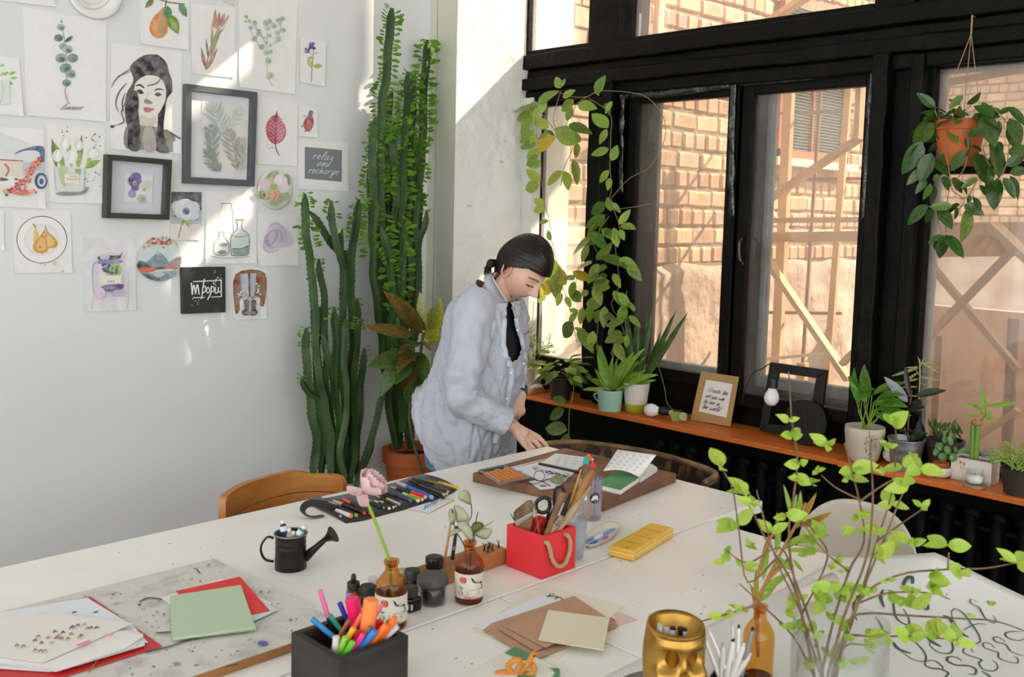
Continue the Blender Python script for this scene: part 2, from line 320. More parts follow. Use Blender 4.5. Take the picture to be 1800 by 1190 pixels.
# orange window boards
M_sill = mat('orange_stained_pine', '#dc7630', .5, col2='#c2601f', scale=3, stretch=(9,1,9), bump=.15, bscale=30, coat=.15)
yj = pz(1471, 810, SZ).y
for (y0, y1, xo, lb, nm) in ((yj+.002, YR, 3.355, 'long orange-stained window board under the vines and the kraft card', 'board'), (-1.5, yj-.002, 3.338, 'orange-stained window board under the white pot and cacti', 'board')):
    o = B().bx(xo, 3.62, y0, y1, SZ-.021, SZ).obj('window_board', M_sill, label=lb, cat_='sill', bevel=.003)
# radiators under the sill
def radiator(y0, n, lab):
    t = thing('radiator', lab, 'radiator', (3.44, y0, 0), group='black radiators under the window boards')
    me = B(); me.tube(cat([(0,0,-.25),(0,0,.25)], 4), .03, 10, sx=.75); me.ell((0,0,.25), (.023,.03,.03)); me.ell((0,0,-.25), (.023,.03,.03)); me.box((.05,0,0), (.03,.05,.5)); me = me.mesh('section', M_blk2, True)
    for i in range(n): inst('section', me, t, Matrix.Translation((3.43, y0-i*.085, .36)))
    B().tube([(3.45, y0+.05, .56), (3.45, y0-n*.085, .56)], .016, 8).obj('manifold', M_blk2, t)
    B().tube([(3.45, y0+.05, .14), (3.45, y0-n*.085, .14)], .016, 8).obj('manifold', M_blk2, t); B().bx(3.42,3.47,y0-.02,y0+.02,0,.14).obj('foot', M_blk2, t)
radiator(2.5, 9, 'black sectional radiator under the long window board'); radiator(1.35, 11, 'black sectional radiator under the pots at right')
# ================================================================ OUTSIDE
M_plank = mat('scaffold_plank', '#dab58a', .7, col2='#c79a6e', scale=4, stretch=(1,1,1), bump=.2, bscale=30)
YB = 3.6
M_mort = mat('lime_mortar', '#a3876c', .9, var=.2, scale=14, bump=.5, bscale=40)
M_brick = mat('tan_brick', '#d9b894', .85, col2='#c79d7c', scale=7, rnd=.22, bump=.6, bscale=22, bdist=.015)
M_rend = mat('courtyard_render', '#cbb39c', .9, col2='#a98d78', scale=2.2, bump=.9, bscale=6, bdist=.05, detail=7)
bw = thing('brick_house', 'tan brick courtyard wall seen through the casement', 'brick wall', (5.6, YB, 0), kind='structure')
b = B().bx(D+.1, 8.35, YB, YB+.3, -.2, 5); b.obj('mortar_bed', M_mort, bw)
b = B(); vs = []; nx_, nz_ = 90, 26
for j in range(nz_+1):
    for i in range(nx_+1):
        x_ = D+.3+i/nx_*4.5; z_ = -.1+j/nz_*(1.40+.015*math.sin(x_*9)); vs.append((x_, YB-.05-.02*noise.fractal(V((x_*3, z_*3, 4)), 1, 2, 4)-(0 if j < nz_ else -.04), z_))
b.add(vs, [(j*(nx_+1)+i, j*(nx_+1)+i+1, (j+1)*(nx_+1)+i+1, (j+1)*(nx_+1)+i) for j in range(nz_) for i in range(nx_)]); b.obj('render_plinth', M_rend, bw, smooth=True)
def brickmesh(L, h):
    b = B(); b.box((0,0,0), (L, .09, h)); me = b.mesh('brick', M_brick); bm = bmesh.new(); bm.from_mesh(me); bmesh.ops.bevel(bm, geom=list(bm.edges), offset=.012, segments=1, affect='EDGES'); bm.to_mesh(me); bm.free(); return me
b_s, b_h = brickmesh(.243, .105), brickmesh(.116, .105)
WIN = (6.12, 7.12, 2.04, 3.1)
n_br = 0; rest = B(); ch = .119
for r_ in range(27):
    z_ = 1.30+.06+r_*ch; st = .25 if r_ % 2 else .1235; x_ = 3.75+(.06*(r_ % 3))
    while x_ < 8.2:
        if not (WIN[0]-.07 < x_ < WIN[1]+.07 and WIN[2]-.06 < z_ < WIN[3]+.05):
            u_, v_ = proj((x_, YB, z_)); vis = (938 < u_ < 1050 and 290 < v_ < 480) or (1130 < u_ < 1290 and 165 < v_ < 480) or (1335 < u_ < 1530 and 140 < v_ < 480) or (1150 < u_ < 1555 and -12 < v_ < 66)
            yo = R(-.014, .012)
            if vis and n_br < 300:
                inst('brick', b_s if st > .2 else b_h, bw, Matrix.Translation((x_, YB+.031+yo*.5, z_)) @ Matrix.Rotation(R(-.03,.03), 4, 'Y') @ Matrix.Rotation(R(-.05,.05), 4, 'Z') @ Matrix.Diagonal((R(.93,1.02), 1, R(.9,1.02), 1))); n_br += 1
            else: rest.box((x_, YB+.031+yo*.5, z_), ((st-.008)*.97, .09, .103))
        x_ += st
rest.obj('brickwork', M_brick, bw, kind='stuff')
# window in the courtyard wall
M_oframe = mat('orange_brown_frame', '#b5683e', .6, var=.2); M_slat = mat('green_louvre', '#6a756a', .6, var=.15)
cwn = thing('courtyard_window', 'courtyard window with green louvred blinds and an orange frame', 'window', (6.6, YB, 2.05))
for q in ((6.1,6.15,2.04,3.1),(7.07,7.14,2.04,3.1)): B().bx(q[0], q[1], YB-.06, YB+.05, q[2], q[3]).obj('frame_post', M_oframe, cwn)
B().bx(6.1, 7.14, YB-.06, YB+.05, 2.03, 2.09).obj('frame_rail', M_oframe, cwn); B().bx(6.0, 7.2, YB-.12, YB+.05, 1.975, 2.03).obj('sill', mat('stone_sill','#d9c6b2',.8), cwn)
b = B(); k = 2.1
while k < 3.1: b.box((6.61, YB-.025, k), (.92, .024, .010), Matrix.Rotation(.6, 3, 'X')); k += .022
b.obj('louvre_slats', M_slat, cwn, kind='stuff'); B().bx(6.15, 7.07, YB-.008, YB+.0, 2.09, 3.1).obj('blind_back', mat('blind_back','#38423c',.7), cwn)
B().bx(6.58, 6.60, YB-.05, YB, 2.09, 3.1).obj('mullion', M_oframe, cwn)
# far wing facing the windows
fw = thing('far_wing', 'pale brick wing across the yard seen through the right hand window', 'building', (14.2, 4, 0), kind='structure')
B().bx(14.2, 14.6, .5, 9, -.2, 7).obj('mortar_bed', M_mort, fw)
B().bx(14.1, 14.2, .5, 9, -.1, 1.25).obj('render_plinth', M_rend, fw)
n2 = 0
for r_ in range(30):
    z_ = 1.31+r_*.119; st = .25 if r_ % 3 else .1235; y_ = 7.2
    while y_ > 3.6:
        u_, v_ = proj((14.2, y_, z_))
        if 1640 < u_ < 1830 and 85 < v_ < 470 and n2 < 300:
            inst('brick', b_s if st > .2 else b_h, fw, Matrix.Translation((14.231+R(-.005,.005), y_, z_)) @ Matrix.Rotation(pi/2, 4, 'Z') @ Matrix.Diagonal((.98,1,R(.94,1),1))); n2 += 1
        y_ -= st
# unseen sun blockers added off frame: they shade the lower panes; slots let slivers of sun onto the picture wall
XW = 6.6
def wing(a0, a1, b0, b1, name, par, m_):
    B().bx(XW-.3 if b0 is None else XW-.04, XW, a0-SUNK*XW, a1-SUNK*XW, b0+.85*XW if b0 is not None else 0, b1+.85*XW).obj(name, m_, par)  # one added blocker slab, bounds measured along the sun direction
yw = thing('sun_blockers', 'tall rendered side wing of the yard beyond the windows', 'wall', (XW, -3, 0), kind='structure')
wing(-9, 4.70, None, 2.6, 'sun_blocker', yw, M_rend); wing(4.70, 5.27, None, -.86, 'blocker_link', yw, M_rend); wing(4.70, 5.27, .6, 2.6, 'blocker_link', yw, M_rend)
wing(4.70, 5.27, .0-.1, .36, 'slot_bar', yw, M_plank); wing(4.70, 5.27, -.47, -.25, 'slot_bar', yw, M_plank); wing(4.83, 5.27, -.86, -.47, 'slot_side', yw, M_plank); wing(4.70, 4.755, -.86, -.47, 'slot_side', yw, M_plank)  # added bars that cut the sun slot into small patches
wing(4.9, 5.75, -1.46, -.9, 'reveal_blocker', yw, M_plank)  # added slab, unseen, shading a band of the plaster reveal
# scaffold of planks and poles
M_rebar = mat('rusty_bar', '#8f6a55', .6, .3)
scaf = thing('scaffold', 'timber scaffold of crossed planks and posts out in the courtyard', 'scaffold', (5.4, 2.4, 0))
def sb(name, a, b_, X, wpx, lab, th=.03, m_=M_plank, X2=None):
    p, q = px(*a, X), px(*b_, X2 or X); wd = wpx*(p-O).dot(cf)/F; bb = B().beam(p, q, th, wd, V((1,0,0)))
    return bb.obj(name.split('_')[1], m_, scaf)
sb('scaffold_plank', (1340,388), (1530,386), 5.2, 25, 'upper horizontal scaffold plank across the right casement leaf')
sb('scaffold_plank', (1335,417), (1530,415), 5.3, 18, 'lower horizontal scaffold plank across the right casement leaf', .06)
sb('scaffold_plank', (1335,362), (1515,240), 5.1, 21, 'rising diagonal scaffold plank below the green blinds')
sb('scaffold_plank', (1330,430), (1492,668), 5.1, 20, 'falling diagonal scaffold plank behind the hanging light bulb')
sb('scaffold_plank', (1330,330), (1362,388), 5.25, 16, 'short scaffold offcut at left end of the upper plank')
sb('scaffold_plank', (1480,640), (1560,560), 5.0, 16, 'short brace plank low in the right casement leaf')
sb('scaffold_plank', (1519,130), (1513,245), 5.05, 40, 'wide upright scaffold board at top right of the casement')
sb('scaffold_post', (1388,150), (1362,700), 5.6, 12, 'left square scaffold post behind the planks', .06)
sb('scaffold_post', (1492,150), (1452,680), 5.6, 7, 'right thin scaffold post behind the planks', .04)
sb('scaffold_bar', (1443,150), (1411,640), 5.7, 4, 'thin rusty upright bar between the scaffold posts', .02, M_rebar)
sb('scaffold_bar', (1345,200), (1500,195), 5.7, 3.5, 'thin rusty crossbar in front of the green blinds', .02, M_rebar)
sb('scaffold_bar', (1340,315), (1520,314), 5.7, 4, 'thin rusty crossbar under the courtyard window', .02, M_rebar)
sb('scaffold_bar', (1340,549), (1480,551), 5.7, 4, 'thin rusty crossbar low across the render', .02, M_rebar)
sb('scaffold_bar', (1340,632), (1470,619), 5.5, 4, 'bright thin bar low behind the black frame', .02, mat('pale_bar','#e2cfb8',.5))
sb('scaffold_plank', (1625,600), (1790,430), 5.0, 20, 'rising cross brace in the right hand window')
sb('scaffold_plank', (1638,468), (1790,650), 5.1, 17, 'falling cross brace in the right hand window')
sb('scaffold_plank', (1630,412), (2050,412), 5.1, 22, 'upper horizontal board in the right hand window', .12)
sb('scaffold_plank', (1630,442), (2050,436), 5.2, 18, 'lower horizontal board in the right hand window', .06)
sb('scaffold_plank', (1745,395), (1835,480), 4.9, 52, 'wide sloping board at the far right pane')
sb('scaffold_plank', (1650,148), (1815,118), 4.8, 14, 'sloping board across the top of the right hand window')
sb('scaffold_post', (1652,590), (1640,800), 5.6, 8, 'thin dark upright behind the left rubber plant', .04, M_rebar); sb('scaffold_post', (1782,560), (1770,780), 5.6, 10, 'thin dark upright behind the bamboo', .05, M_rebar)
sb('scaffold_plank', (1660,810), (1790,720), 5.4, 20, 'low slanting plank behind the bamboo')
for q in ((1362,700,5.6),(1452,680,5.6),(1411,640,5.7),(1640,800,5.6),(1770,780,5.6)):
    p_ = px(*q); B().bx(p_.x-.025, p_.x+.025, p_.y-.03, p_.y+.03, 0, p_.z+.01).obj('post_foot', M_plank, scaf)
b = B().bx(7.2, 7.3, -2, 3.4, 0, 1.0); b.obj('board_fence', mat('brown_boards','#c2a48a',.8,col2='#d0b69c',scale=1.5,stretch=(1,6,.5)), label='low brown board fence in the yard behind the right window', cat_='fence')
sb('scaffold_post', (1163,-40), (1156,66), 4.6, 16, 'orange timber upright in the upper middle pane', .04)
sb('scaffold_plank', (1330,52), (1440,-20), 5.3, 22, 'sloping plank seen through the upper middle pane')
# ================================================================ FLAT ART: outlines of paint laid on paper, each print at its real place
M_paint = mat('watercolour', '#ffffff', .75, attr='Col', col2='#f3f1ec', var=.22, scale=38, detail=6, spec=.15)
M_ink = mat('ink', '#ffffff', .7, attr='Col', spec=.2)
M_paper = mat('watercolour_paper', '#efeeea', .8, var=.03, scale=30, bump=.08, bscale=120, spec=.15)
M_paper2 = mat('cream_paper', '#ebe4d2', .8, var=.03, scale=20, spec=.15)
class Art:
    def __init__(s, p0, n, crop=(0,0,1)): s.p0 = V(p0); s.n = V(n).normalized(); s.T = crop; s.b = B(); s.cols = []; s.k = 1; s.step = .00018
    def P(s, x, y): return pn(s.T[0]+x/s.T[2], s.T[1]+y/s.T[2], s.p0, s.n)
    def _add(s, P, col):
        P = [p+s.n*s.step*s.k for p in P]; s.k += 1
        s.b.add(P, [tuple(range(len(P)))]); s.cols.append(lin(col))
    def poly(s, pts, col, sm=True, n=4):
        if sm: pts = [(q.x, q.y) for q in cat([V((p[0],p[1],0)) for p in pts], n, True)]
        s._add([s.P(*p) for p in pts], col); return s
    def ell(s, x, y, rx, ry, col, rot=0, n=18):
        c_, s_ = math.cos(rot), math.sin(rot)
        s._add([s.P(x+rx*math.cos(t)*c_-ry*math.sin(t)*s_, y+rx*math.cos(t)*s_+ry*math.sin(t)*c_) for t in [2*pi*i/n for i in range(n)]], col); return s
    def leaf(s, x0, y0, x1, y1, w_, col, bend=0):
        dx, dy = x1-x0, y1-y0; L = math.hypot(dx, dy) or 1; nx_, ny_ = -dy/L, dx/L; A = []
        for sg in (1, -1):
            for i in range(8):
                t = i/7 if sg > 0 else 1-i/7; ww = sg*w_/2*math.sin(pi*t**.85)+bend*math.sin(pi*t); A.append((x0+dx*t+nx_*ww, y0+dy*t+ny_*ww))
        s._add([s.P(*p) for p in A], col); return s
    def line(s, pts, w_, col, sm=True, taper=False):
        if sm and len(pts) > 2: pts = [(q.x, q.y) for q in cat([V((p[0],p[1],0)) for p in pts], 5)]
        k = len(pts); Lf, Rt = [], []
        for i in range(k):
            dx, dy = pts[min(i+1,k-1)][0]-pts[max(i-1,0)][0], pts[min(i+1,k-1)][1]-pts[max(i-1,0)][1]; l = math.hypot(dx,dy) or 1
            ww = w_/2*(1 if not taper else (.35+.65*math.sin(pi*(i+.5)/k))); Lf.append((pts[i][0]-dy/l*ww, pts[i][1]+dx/l*ww)); Rt.append((pts[i][0]+dy/l*ww, pts[i][1]-dx/l*ww))
        Q = [s.P(*p)+s.n*s.step*s.k for p in Lf+Rt]; s.k += 1
        s.b.add(Q, [(i, i+1, k+i+1, k+i) for i in range(k-1)]); s.cols += [lin(col)]*(k-1); return s
    def dots(s, x, y, r, n, sp, cols):
        for _ in range(n): s.ell(x+R(-sp,sp), y+R(-sp,sp), r*R(.5,1.2), r*R(.5,1.2), random.choice(cols), n=7)
        return s
    def write(s, txt, x, y, h, col, w_=None, slant=.35, ang=0, gap=.25, taper=True):
        w_ = w_ or h*.16; ca, sa = math.cos(ang), math.sin(ang)
        for ch_ in txt:
            if ch_ == ' ': x += h*.8*ca; y += h*.8*sa; continue
            st, adv = GL.get(ch_, GL['e'])
            for q in st:
                pp = []
                for (a, b_) in q: lx, ly = (a+slant*b_)*h, -b_*h; pp.append((x+lx*ca-ly*sa, y+lx*sa+ly*ca))
                s.line(pp, w_, col, taper=taper)
            x += (adv+gap)*h*ca; y += (adv+gap)*h*sa
        return s
    def done(s, parent, name='painting', m_=None):
        if not s.b.f: return None
        me = s.b.mesh(name, m_ or M_paint, recalc=False); a = me.color_attributes.new('Col', 'FLOAT_COLOR', 'CORNER')
        for p, c_ in zip(me.polygons, s.cols):
            for li in p.loop_indices: a.data[li].color = (*c_, 1)
        o = mkobj(name, me, parent)
        if name in ('lettering', 'stamps'): o['kind'] = 'stuff'
        return o
GL = {'a':([[(.8,.9),(.4,1),(.05,.45),(.3,0),(.7,.35),(.85,1),(.8,.2),(1.05,.1)]],1), 'b':([[(.1,1.9),(.05,.1),(.4,0),(.75,.5),(.4,.95),(.1,.6)]],.8), 'c':([[(.75,.8),(.45,1),(.05,.5),(.35,0),(.85,.25)]],.8),
 'C':([[(1.1,1.6),(.8,1.9),(.1,1),(.4,0),(1.1,.4)]],1), 'd':([[(.7,.8),(.3,.95),(.05,.4),(.3,0),(.7,.4),(.95,2),(.75,.2),(1,.1)]],1), 'e':([[(.1,.45),(.6,.6),(.6,.95),(.25,.9),(.1,.4),(.4,0),(.85,.3)]],.8),
 'f':([[(.8,1.8),(.5,2),(.35,1),(.2,-.9)],[(.1,1),(.7,1.05)]],.6), 'g':([[(.75,.85),(.35,1),(.05,.5),(.3,.05),(.7,.4),(.8,1),(.6,-.7),(.2,-.9),(.1,-.5),(.9,.2)]],.9), 'h':([[(.15,2),(.05,0),(.35,.85),(.65,.9),(.6,.1),(.85,.1)]],.8),
 'i':([[(.1,1),(.1,.1),(.35,.1)],[(.15,1.4),(.18,1.5)]],.35), 'l':([[(.1,.3),(.55,1.7),(.35,2),(.15,1),(.2,.1),(.5,.1)]],.45), 'm':([[(.05,1),(.1,0),(.3,.9),(.5,.9),(.5,0),(.75,.9),(.95,.9),(.95,.1),(1.2,.1)]],1.1), 'n':([[(.05,1),(.1,0),(.4,.95),(.65,.85),(.6,.1),(.85,.1)]],.8),
 'o':([[(.5,1),(.1,.6),(.2,.05),(.6,.1),(.75,.7),(.45,1),(.9,.9)]],.8), 'p':([[(.1,1),(0,-.9)],[(.08,.7),(.5,1),(.75,.5),(.4,.05),(.1,.3)]],.8), 'r':([[(.05,1),(.1,0)],[(.1,.6),(.35,1),(.7,.85)]],.65), 's':([[(.6,.9),(.3,1),(.2,.7),(.6,.35),(.4,0),(0,.15)]],.6),
 't':([[(.3,1.8),(.2,.2),(.6,.15)],[(0,1.15),(.6,1.25)]],.55), 'u':([[(.05,1),(.1,.15),(.5,.1),(.7,1),(.65,.2),(.95,.1)]],.9), 'w':([[(.05,1),(.15,.1),(.5,.5),(.55,.1),(.95,.4),(1,1.05)]],1), 'x':([[(.1,.95),(.75,.05)],[(.75,.95),(.1,.05)]],.8), 'y':([[(.05,1),(.2,.2),(.6,.3)],[(.75,1),(.5,-.5),(.1,-.8)]],.75), '.':([[(.1,.1),(.15,.05)]],.2)}
def sheet(name, c4, label, cat_, off=(.0012,.0012,.004,.004), m_=None, group=None, Y=W, crop=(0,0,1), th=.0007, parts=True):
    # c4: tl, tr, br, bl pixels on the picture wall; off: stand-off of each corner
    tl, tr, br, bl = [py(*p, Y-o) for p, o in zip(c4, off)]
    n = (tr-tl).cross(bl-tl).normalized()
    if n.y > 0: n = -n
    t = thing(name, label, cat_, ((tl+tr+br+bl)/4)[:], group=group)
    b = B(); g = 8; vs = []
    for j in range(g+1):
        for i in range(g+1):
            u_, v_ = i/g, j/g; p = tl.lerp(tr, u_).lerp(bl.lerp(br, u_), v_); cr_ = max(0, abs(u_-.5)*2-.8)*max(0, v_-.85)*.12*((i+j) % 2*0+1); vs.append(p+V((0,-cr_,0)))
    b.add(vs, [(j*(g+1)+i, j*(g+1)+i+1, (j+1)*(g+1)+i+1, (j+1)*(g+1)+i) for j in range(g) for i in range(g)]); b.obj('paper', m_ or M_paper, t, solid=.0006)
    A = Art(tl+n*.0006, n, crop); return t, A
CA, CB_, CC, CD = (0,0,3.966), (300,0,3.966), (0,270,3.966), (270,270,3.966)
ART = 'pictures on the white wall'
def eu(A, x, y, r, rot=0, c_=None):
    c_ = c_ or random.choice(['#8fa79a','#7f998d','#a3b8a6','#6f8a80']); A.ell(x, y, r, r*.82, c_, rot); A.ell(x+r*.2, y+r*.25, r*.55, r*.4, '#5f786f' if r > 20 else '#8da58f', rot)
# eucalyptus sprig, large sheet
t, A = sheet('botanical_print', ((40,12),(187,37),(186,214),(46,203)), 'large sheet with one tall grey-green eucalyptus sprig', 'picture', group=ART, crop=CA)
A.line([(425,170),(445,250),(460,370),(465,480),(460,600),(455,650),(480,725)], 6, '#a98a86')
for x, y, r in ((425,190,30),(408,265,32),(440,325,30),(470,345,36),(425,405,40),(505,405,38),(455,475,42),(490,515,36),(462,578,30)): eu(A, x, y, r, R(-.3,.3))
A.leaf(450,295,508,250,26,'#54706a'); A.line([(452,640),(462,690),(482,725)], 9, '#d0a79a'); A.ell(425,152,7,9,'#6f8a80')
A.write('lananan', 410, 765, 20, '#6d6f70', 3, 1.2); A.done(t)
# sprig in a glass at the left edge
t, A = sheet('botanical_print', ((-20,98),(34,102),(41,204),(-20,200)), 'left-edge sheet with green leaves in a faint glass', 'picture', group=ART, crop=CA)
for q in ((0,460,35,450),(10,510,50,520),(30,520,60,500),(60,520,110,500),(70,545,125,540),(60,570,90,590),(0,530,30,500),(75,505,100,510)): A.leaf(*q[:2], q[2], q[3], 20, random.choice(['#8fc06f','#7aae5e','#a5cf83']))
A.poly([(-10,560),(65,560),(70,720),(-10,730)], '#e0e5df', False); A.line([(65,560),(70,725),(-10,732)], 3, '#b9c4bb', False); A.line([(10,560),(20,640),(0,720)], 3, '#93ab8c'); A.done(t)
t, A = sheet('blank_paper', ((-10,-20),(95,-20),(97,12),(-10,0)), 'blank sheet corner cut by the top left edge', 'picture', group=ART)
t, A = sheet('blank_paper', ((392,-20),(413,-20),(414,9),(393,4)), 'grey blank sheet corner above the pink protea sheet', 'picture', group=ART, m_=mat('grey_paper','#d8d6d0',.8))
t, A = sheet('blank_paper', ((-10,370),(7,370),(7,440),(-10,441)), 'thin blank sheet edge left of the pear plate painting', 'picture', group=ART)
# white plate at the top
def wallplate(name, cx, cy, r, label, m_, deep=.02):
    p = py(cx, cy, W); rr = r*(p-O).dot(cf)/F; t = thing(name, label, 'plate', p[:]); rot = Matrix.Rotation(pi/2, 3, 'X')
    B().lathe([(0,.006),(rr*.62,.006),(rr*.72,.014),(rr*.98,deep),(rr,deep-.002),(rr*.96,deep-.006),(rr*.6,0),(0,0)], 40, p, rot=rot).obj('dish', m_, t, smooth=True); return t, p, rr
M_porc = mat('white_porcelain', '#ecebe6', .25, spec=.5)
t, p, rr = wallplate('wall_plate', 163, -16, 49, 'white porcelain plate hung at the top of the wall', M_porc)
A = Art(py(163,-16,W-.0145), (0,-1,0)); A.line([(163+32*math.cos(a), -16+32*math.sin(a)) for a in [i*pi/12 for i in range(25)]], 1.2, '#b9b8b0'); A.line([(163+23*math.cos(a), -16+23*math.sin(a)) for a in [i*pi/12 for i in range(25)]], .8, '#c9c2ae'); A.done(t, 'rim_line', M_ink)
# pear on a branch
t, A = sheet('fruit_print', ((246,-20),(333,-12),(331,88),(246,77)), 'sheet with a ripe orange-green pear on a leafy branch', 'picture', group=ART, crop=CA)
A.line([(1060,-30),(1150,10),(1290,30)], 9, '#6a5a4a'); A.line([(1160,0),(1150,55)], 8, '#5c4a35')
A.poly([(1140,50),(1165,90),(1170,150),(1165,230),(1110,268),(1055,240),(1042,180),(1070,120),(1105,85)], '#dd8b3c'); A.poly([(1145,70),(1163,150),(1158,225),(1115,262),(1100,200),(1125,120)], '#b98a3f'); A.poly([(1075,150),(1060,190),(1075,235),(1090,190)], '#e9a35a')
A.leaf(1165,40,1170,140,62,'#3f7f52'); A.leaf(1172,95,1245,240,80,'#6f8f2f'); A.leaf(1185,120,1240,230,34,'#96a83b'); A.leaf(1250,20,1300,120,52,'#4f8a5b'); A.leaf(1265,60,1275,110,18,'#2f6843'); A.leaf(1070,-5,1010,55,40,'#6f8148'); A.done(t)
# protea
t, A = sheet('botanical_print', ((335,5),(413,14),(414,137),(337,130)), 'sheet with a pink and bronze protea flower', 'picture', group=ART, crop=CB_)
A.line([(245,485),(265,380),(300,270),(340,190)], 9, '#a37b62')
for q in ((245,485,210,325,26,'#a86f6a'),(250,488,328,330,30,'#b08a6a'),(262,410,245,265,16,'#7d6b58'),(285,330,290,190,20,'#9c8f5c'),(300,280,382,180,14,'#c7a18a'),(270,400,335,240,24,'#a39566'),(290,340,350,195,26,'#8f9a66'),(305,200,310,62,26,'#c87f74'),(325,200,340,80,24,'#b06a72'),(345,190,375,85,28,'#b8737f'),(355,190,408,100,16,'#c9956f'),(315,210,330,110,18,'#a4a05e'),(285,220,292,130,12,'#d8a58f')): A.leaf(*q)
A.done(t)
# branching eucalyptus
t, A = sheet('botanical_print', ((420,-25),(524,-10),(518,166),(420,153)), 'tall sheet with a forked pale eucalyptus branch', 'picture', group=ART, crop=CB_)
for l in ([(712,598),(675,530),(675,400),(670,260),(680,150)],[(655,290),(600,210),(540,140),(520,105)],[(620,320),(570,240),(545,190)],[(690,310),(740,290),(760,215),(775,130)],[(640,260),(610,215),(585,160)]): A.line(l, 4, '#a9a294')
for x, y, r in ((525,115,15),(545,145,16),(520,150,9),(585,160,18),(555,195,16),(612,215,14),(582,270,20),(612,235,20),(660,160,20),(685,147,18),(672,197,18),(715,180,20),(745,142,16),(775,130,16),(780,210,18),(738,228,18),(745,273,22),(685,250,14),(630,328,20),(660,300,12),(660,368,20),(690,360,14),(675,425,22),(685,525,26),(685,320,10),(645,265,10),(752,170,10)): A.ell(x, y, r, r*.9, random.choice(['#b4c6a8','#a2b99f','#8fab98','#c2cfae']), R(0,3)); A.ell(x+r*.2, y+r*.15, r*.6, r*.5, '#9cb29a')
A.done(t)
# small card, violet flower
t, A = sheet('flower_card', ((528,66),(574,74),(570,152),(527,145)), 'small card with a violet wildflower at the far right', 'picture', (.006,.006,.006,.006), group=ART, crop=CB_)
A.line([(980,570),(985,480),(993,400),(995,340),(985,320)], 5, '#5f5a4a'); A.line([(990,385),(955,360)], 3, '#5f5a4a'); A.leaf(990,460,1062,460,34,'#a9c05f'); A.leaf(980,475,955,395,34,'#b5c26a'); A.leaf(995,405,960,398,20,'#9db457'); A.leaf(995,370,1035,370,8,'#8da04f')
A.dots(985,318,9,16,22,['#6b4f9e','#8a6cb8','#503b80']); A.dots(950,352,8,12,15,['#5d4392','#7b5fae']); A.done(t)
# portrait
t, A = sheet('portrait_print', ((196,75),(320,93),(318,271),(192,262)), 'large black ink portrait of a dark-haired woman', 'picture', group=ART, crop=CA)
A.poly([(880,880),(880,1035),(1085,1045),(1200,1060),(1250,1020),(1255,965),(1200,940),(1140,900),(1060,880),(980,870)], '#8b8679')
A.poly([(930,560),(905,470),(960,410),(1030,380),(1110,390),(1165,450),(1185,560),(1195,640),(1165,690),(1150,780),(1140,900),(1160,1000),(1180,1065),(1085,1050),(1090,960),(1100,820),(1090,700),(1000,640),(960,720),(975,860),(975,1040),(895,1035),(890,900),(870,800),(880,660)], '#3a363b')
A.poly([(935,620),(960,560),(1030,525),(1110,540),(1150,600),(1155,680),(1130,750),(1095,800),(1040,825),(990,790),(950,720)], '#ebe7dd'); A.poly([(985,800),(1040,825),(1085,810),(1080,870),(1000,880),(975,850)], '#d6cfc0')
A.line([(945,600),(975,592),(1005,615)], 14, '#3c3634', taper=True); A.line([(1075,632),(1105,620),(1140,628)], 12, '#3c3634', taper=True)
A.poly([(950,635),(975,622),(1003,650),(975,655)], '#57504c'); A.ell(978,642,11,10,'#1f1b1b'); A.poly([(1075,658),(1100,645),(1128,660),(1100,672)], '#57504c'); A.ell(1102,658,10,9,'#1f1b1b')
A.poly([(1005,700),(1020,690),(1060,712),(1055,724),(1010,722)], '#8a7f78'); A.line([(1035,640),(1018,690)], 6, '#c9c0b2'); A.poly([(998,755),(1020,745),(1045,752),(1075,760),(1040,782),(1012,780)], '#c0695c'); A.line([(998,757),(1035,762),(1075,760)], 4, '#6a3a34')
for l in ([(930,470),(860,510),(800,560),(775,610)],[(900,500),(830,530),(790,570)],[(880,580),(830,640),(805,720),(825,780)],[(870,650),(850,720),(860,780)],[(1150,470),(1190,560),(1195,650)],[(880,700),(845,780),(860,850),(780,880)],[(1120,540),(1090,580),(1020,600)]): A.line(l, 9, '#4a464a', taper=True)
A.ell(780,882,14,10,'#1c1b1d'); A.ell(1075,400,40,20,'#5c5760'); A.ell(935,720,30,90,'#2d2a30'); A.line([(1150,905),(1200,935),(1255,968)], 12, '#3f3c3a'); A.poly([(1000,900),(1060,890),(1085,1040),(1000,1045)], '#a9a498'); A.done(t)
# tulips in a glass cube
t, A = sheet('flower_print', ((82,217),(184,226),(184,358),(87,356)), 'sheet with white tulips in a square glass vase', 'picture', group=ART, crop=CC)
A.T = CA
for q in ((395,1175,362,960,40,'#5f7f55'),(450,1185,380,990,46,'#8fa64a'),(545,1180,570,935,40,'#6d8a4a'),(500,1180,470,950,40,'#a9b87a'),(590,1170,700,1115,46,'#86b04a'),(540,1170,560,1040,40,'#9fb455'),(600,1165,660,1010,30,'#aebf70')): A.leaf(*q)
for x, y, rx, ry, c_ in ((450,1000,38,50,'#e6e6dc'),(400,1085,36,44,'#e9e9e2'),(500,1090,40,52,'#eeeee8'),(545,1010,30,40,'#e3e4d8'),(640,1065,48,40,'#ececdf')): A.ell(x, y, rx, ry, c_, R(-.3,.3)); A.leaf(x, y+ry*.9, x+6, y-ry*.9, rx*.9, '#f6f6f1'); A.line([(x-rx*.8,y+ry*.5),(x-rx*.3,y-ry*.6),(x,y-ry)], 3, '#c3c7b5')
A.T = CC; A.poly([(375,95),(590,95),(580,255),(560,268),(410,268),(385,250)], '#d9dfd6', False); A.line([(375,95),(388,250),(415,268),(565,265),(582,245),(590,95)], 6, '#aebbb0', False); A.poly([(400,100),(470,100),(450,230),(420,200)], '#b7c79b'); A.poly([(520,110),(560,110),(555,150),(535,150)], '#a8bb86')
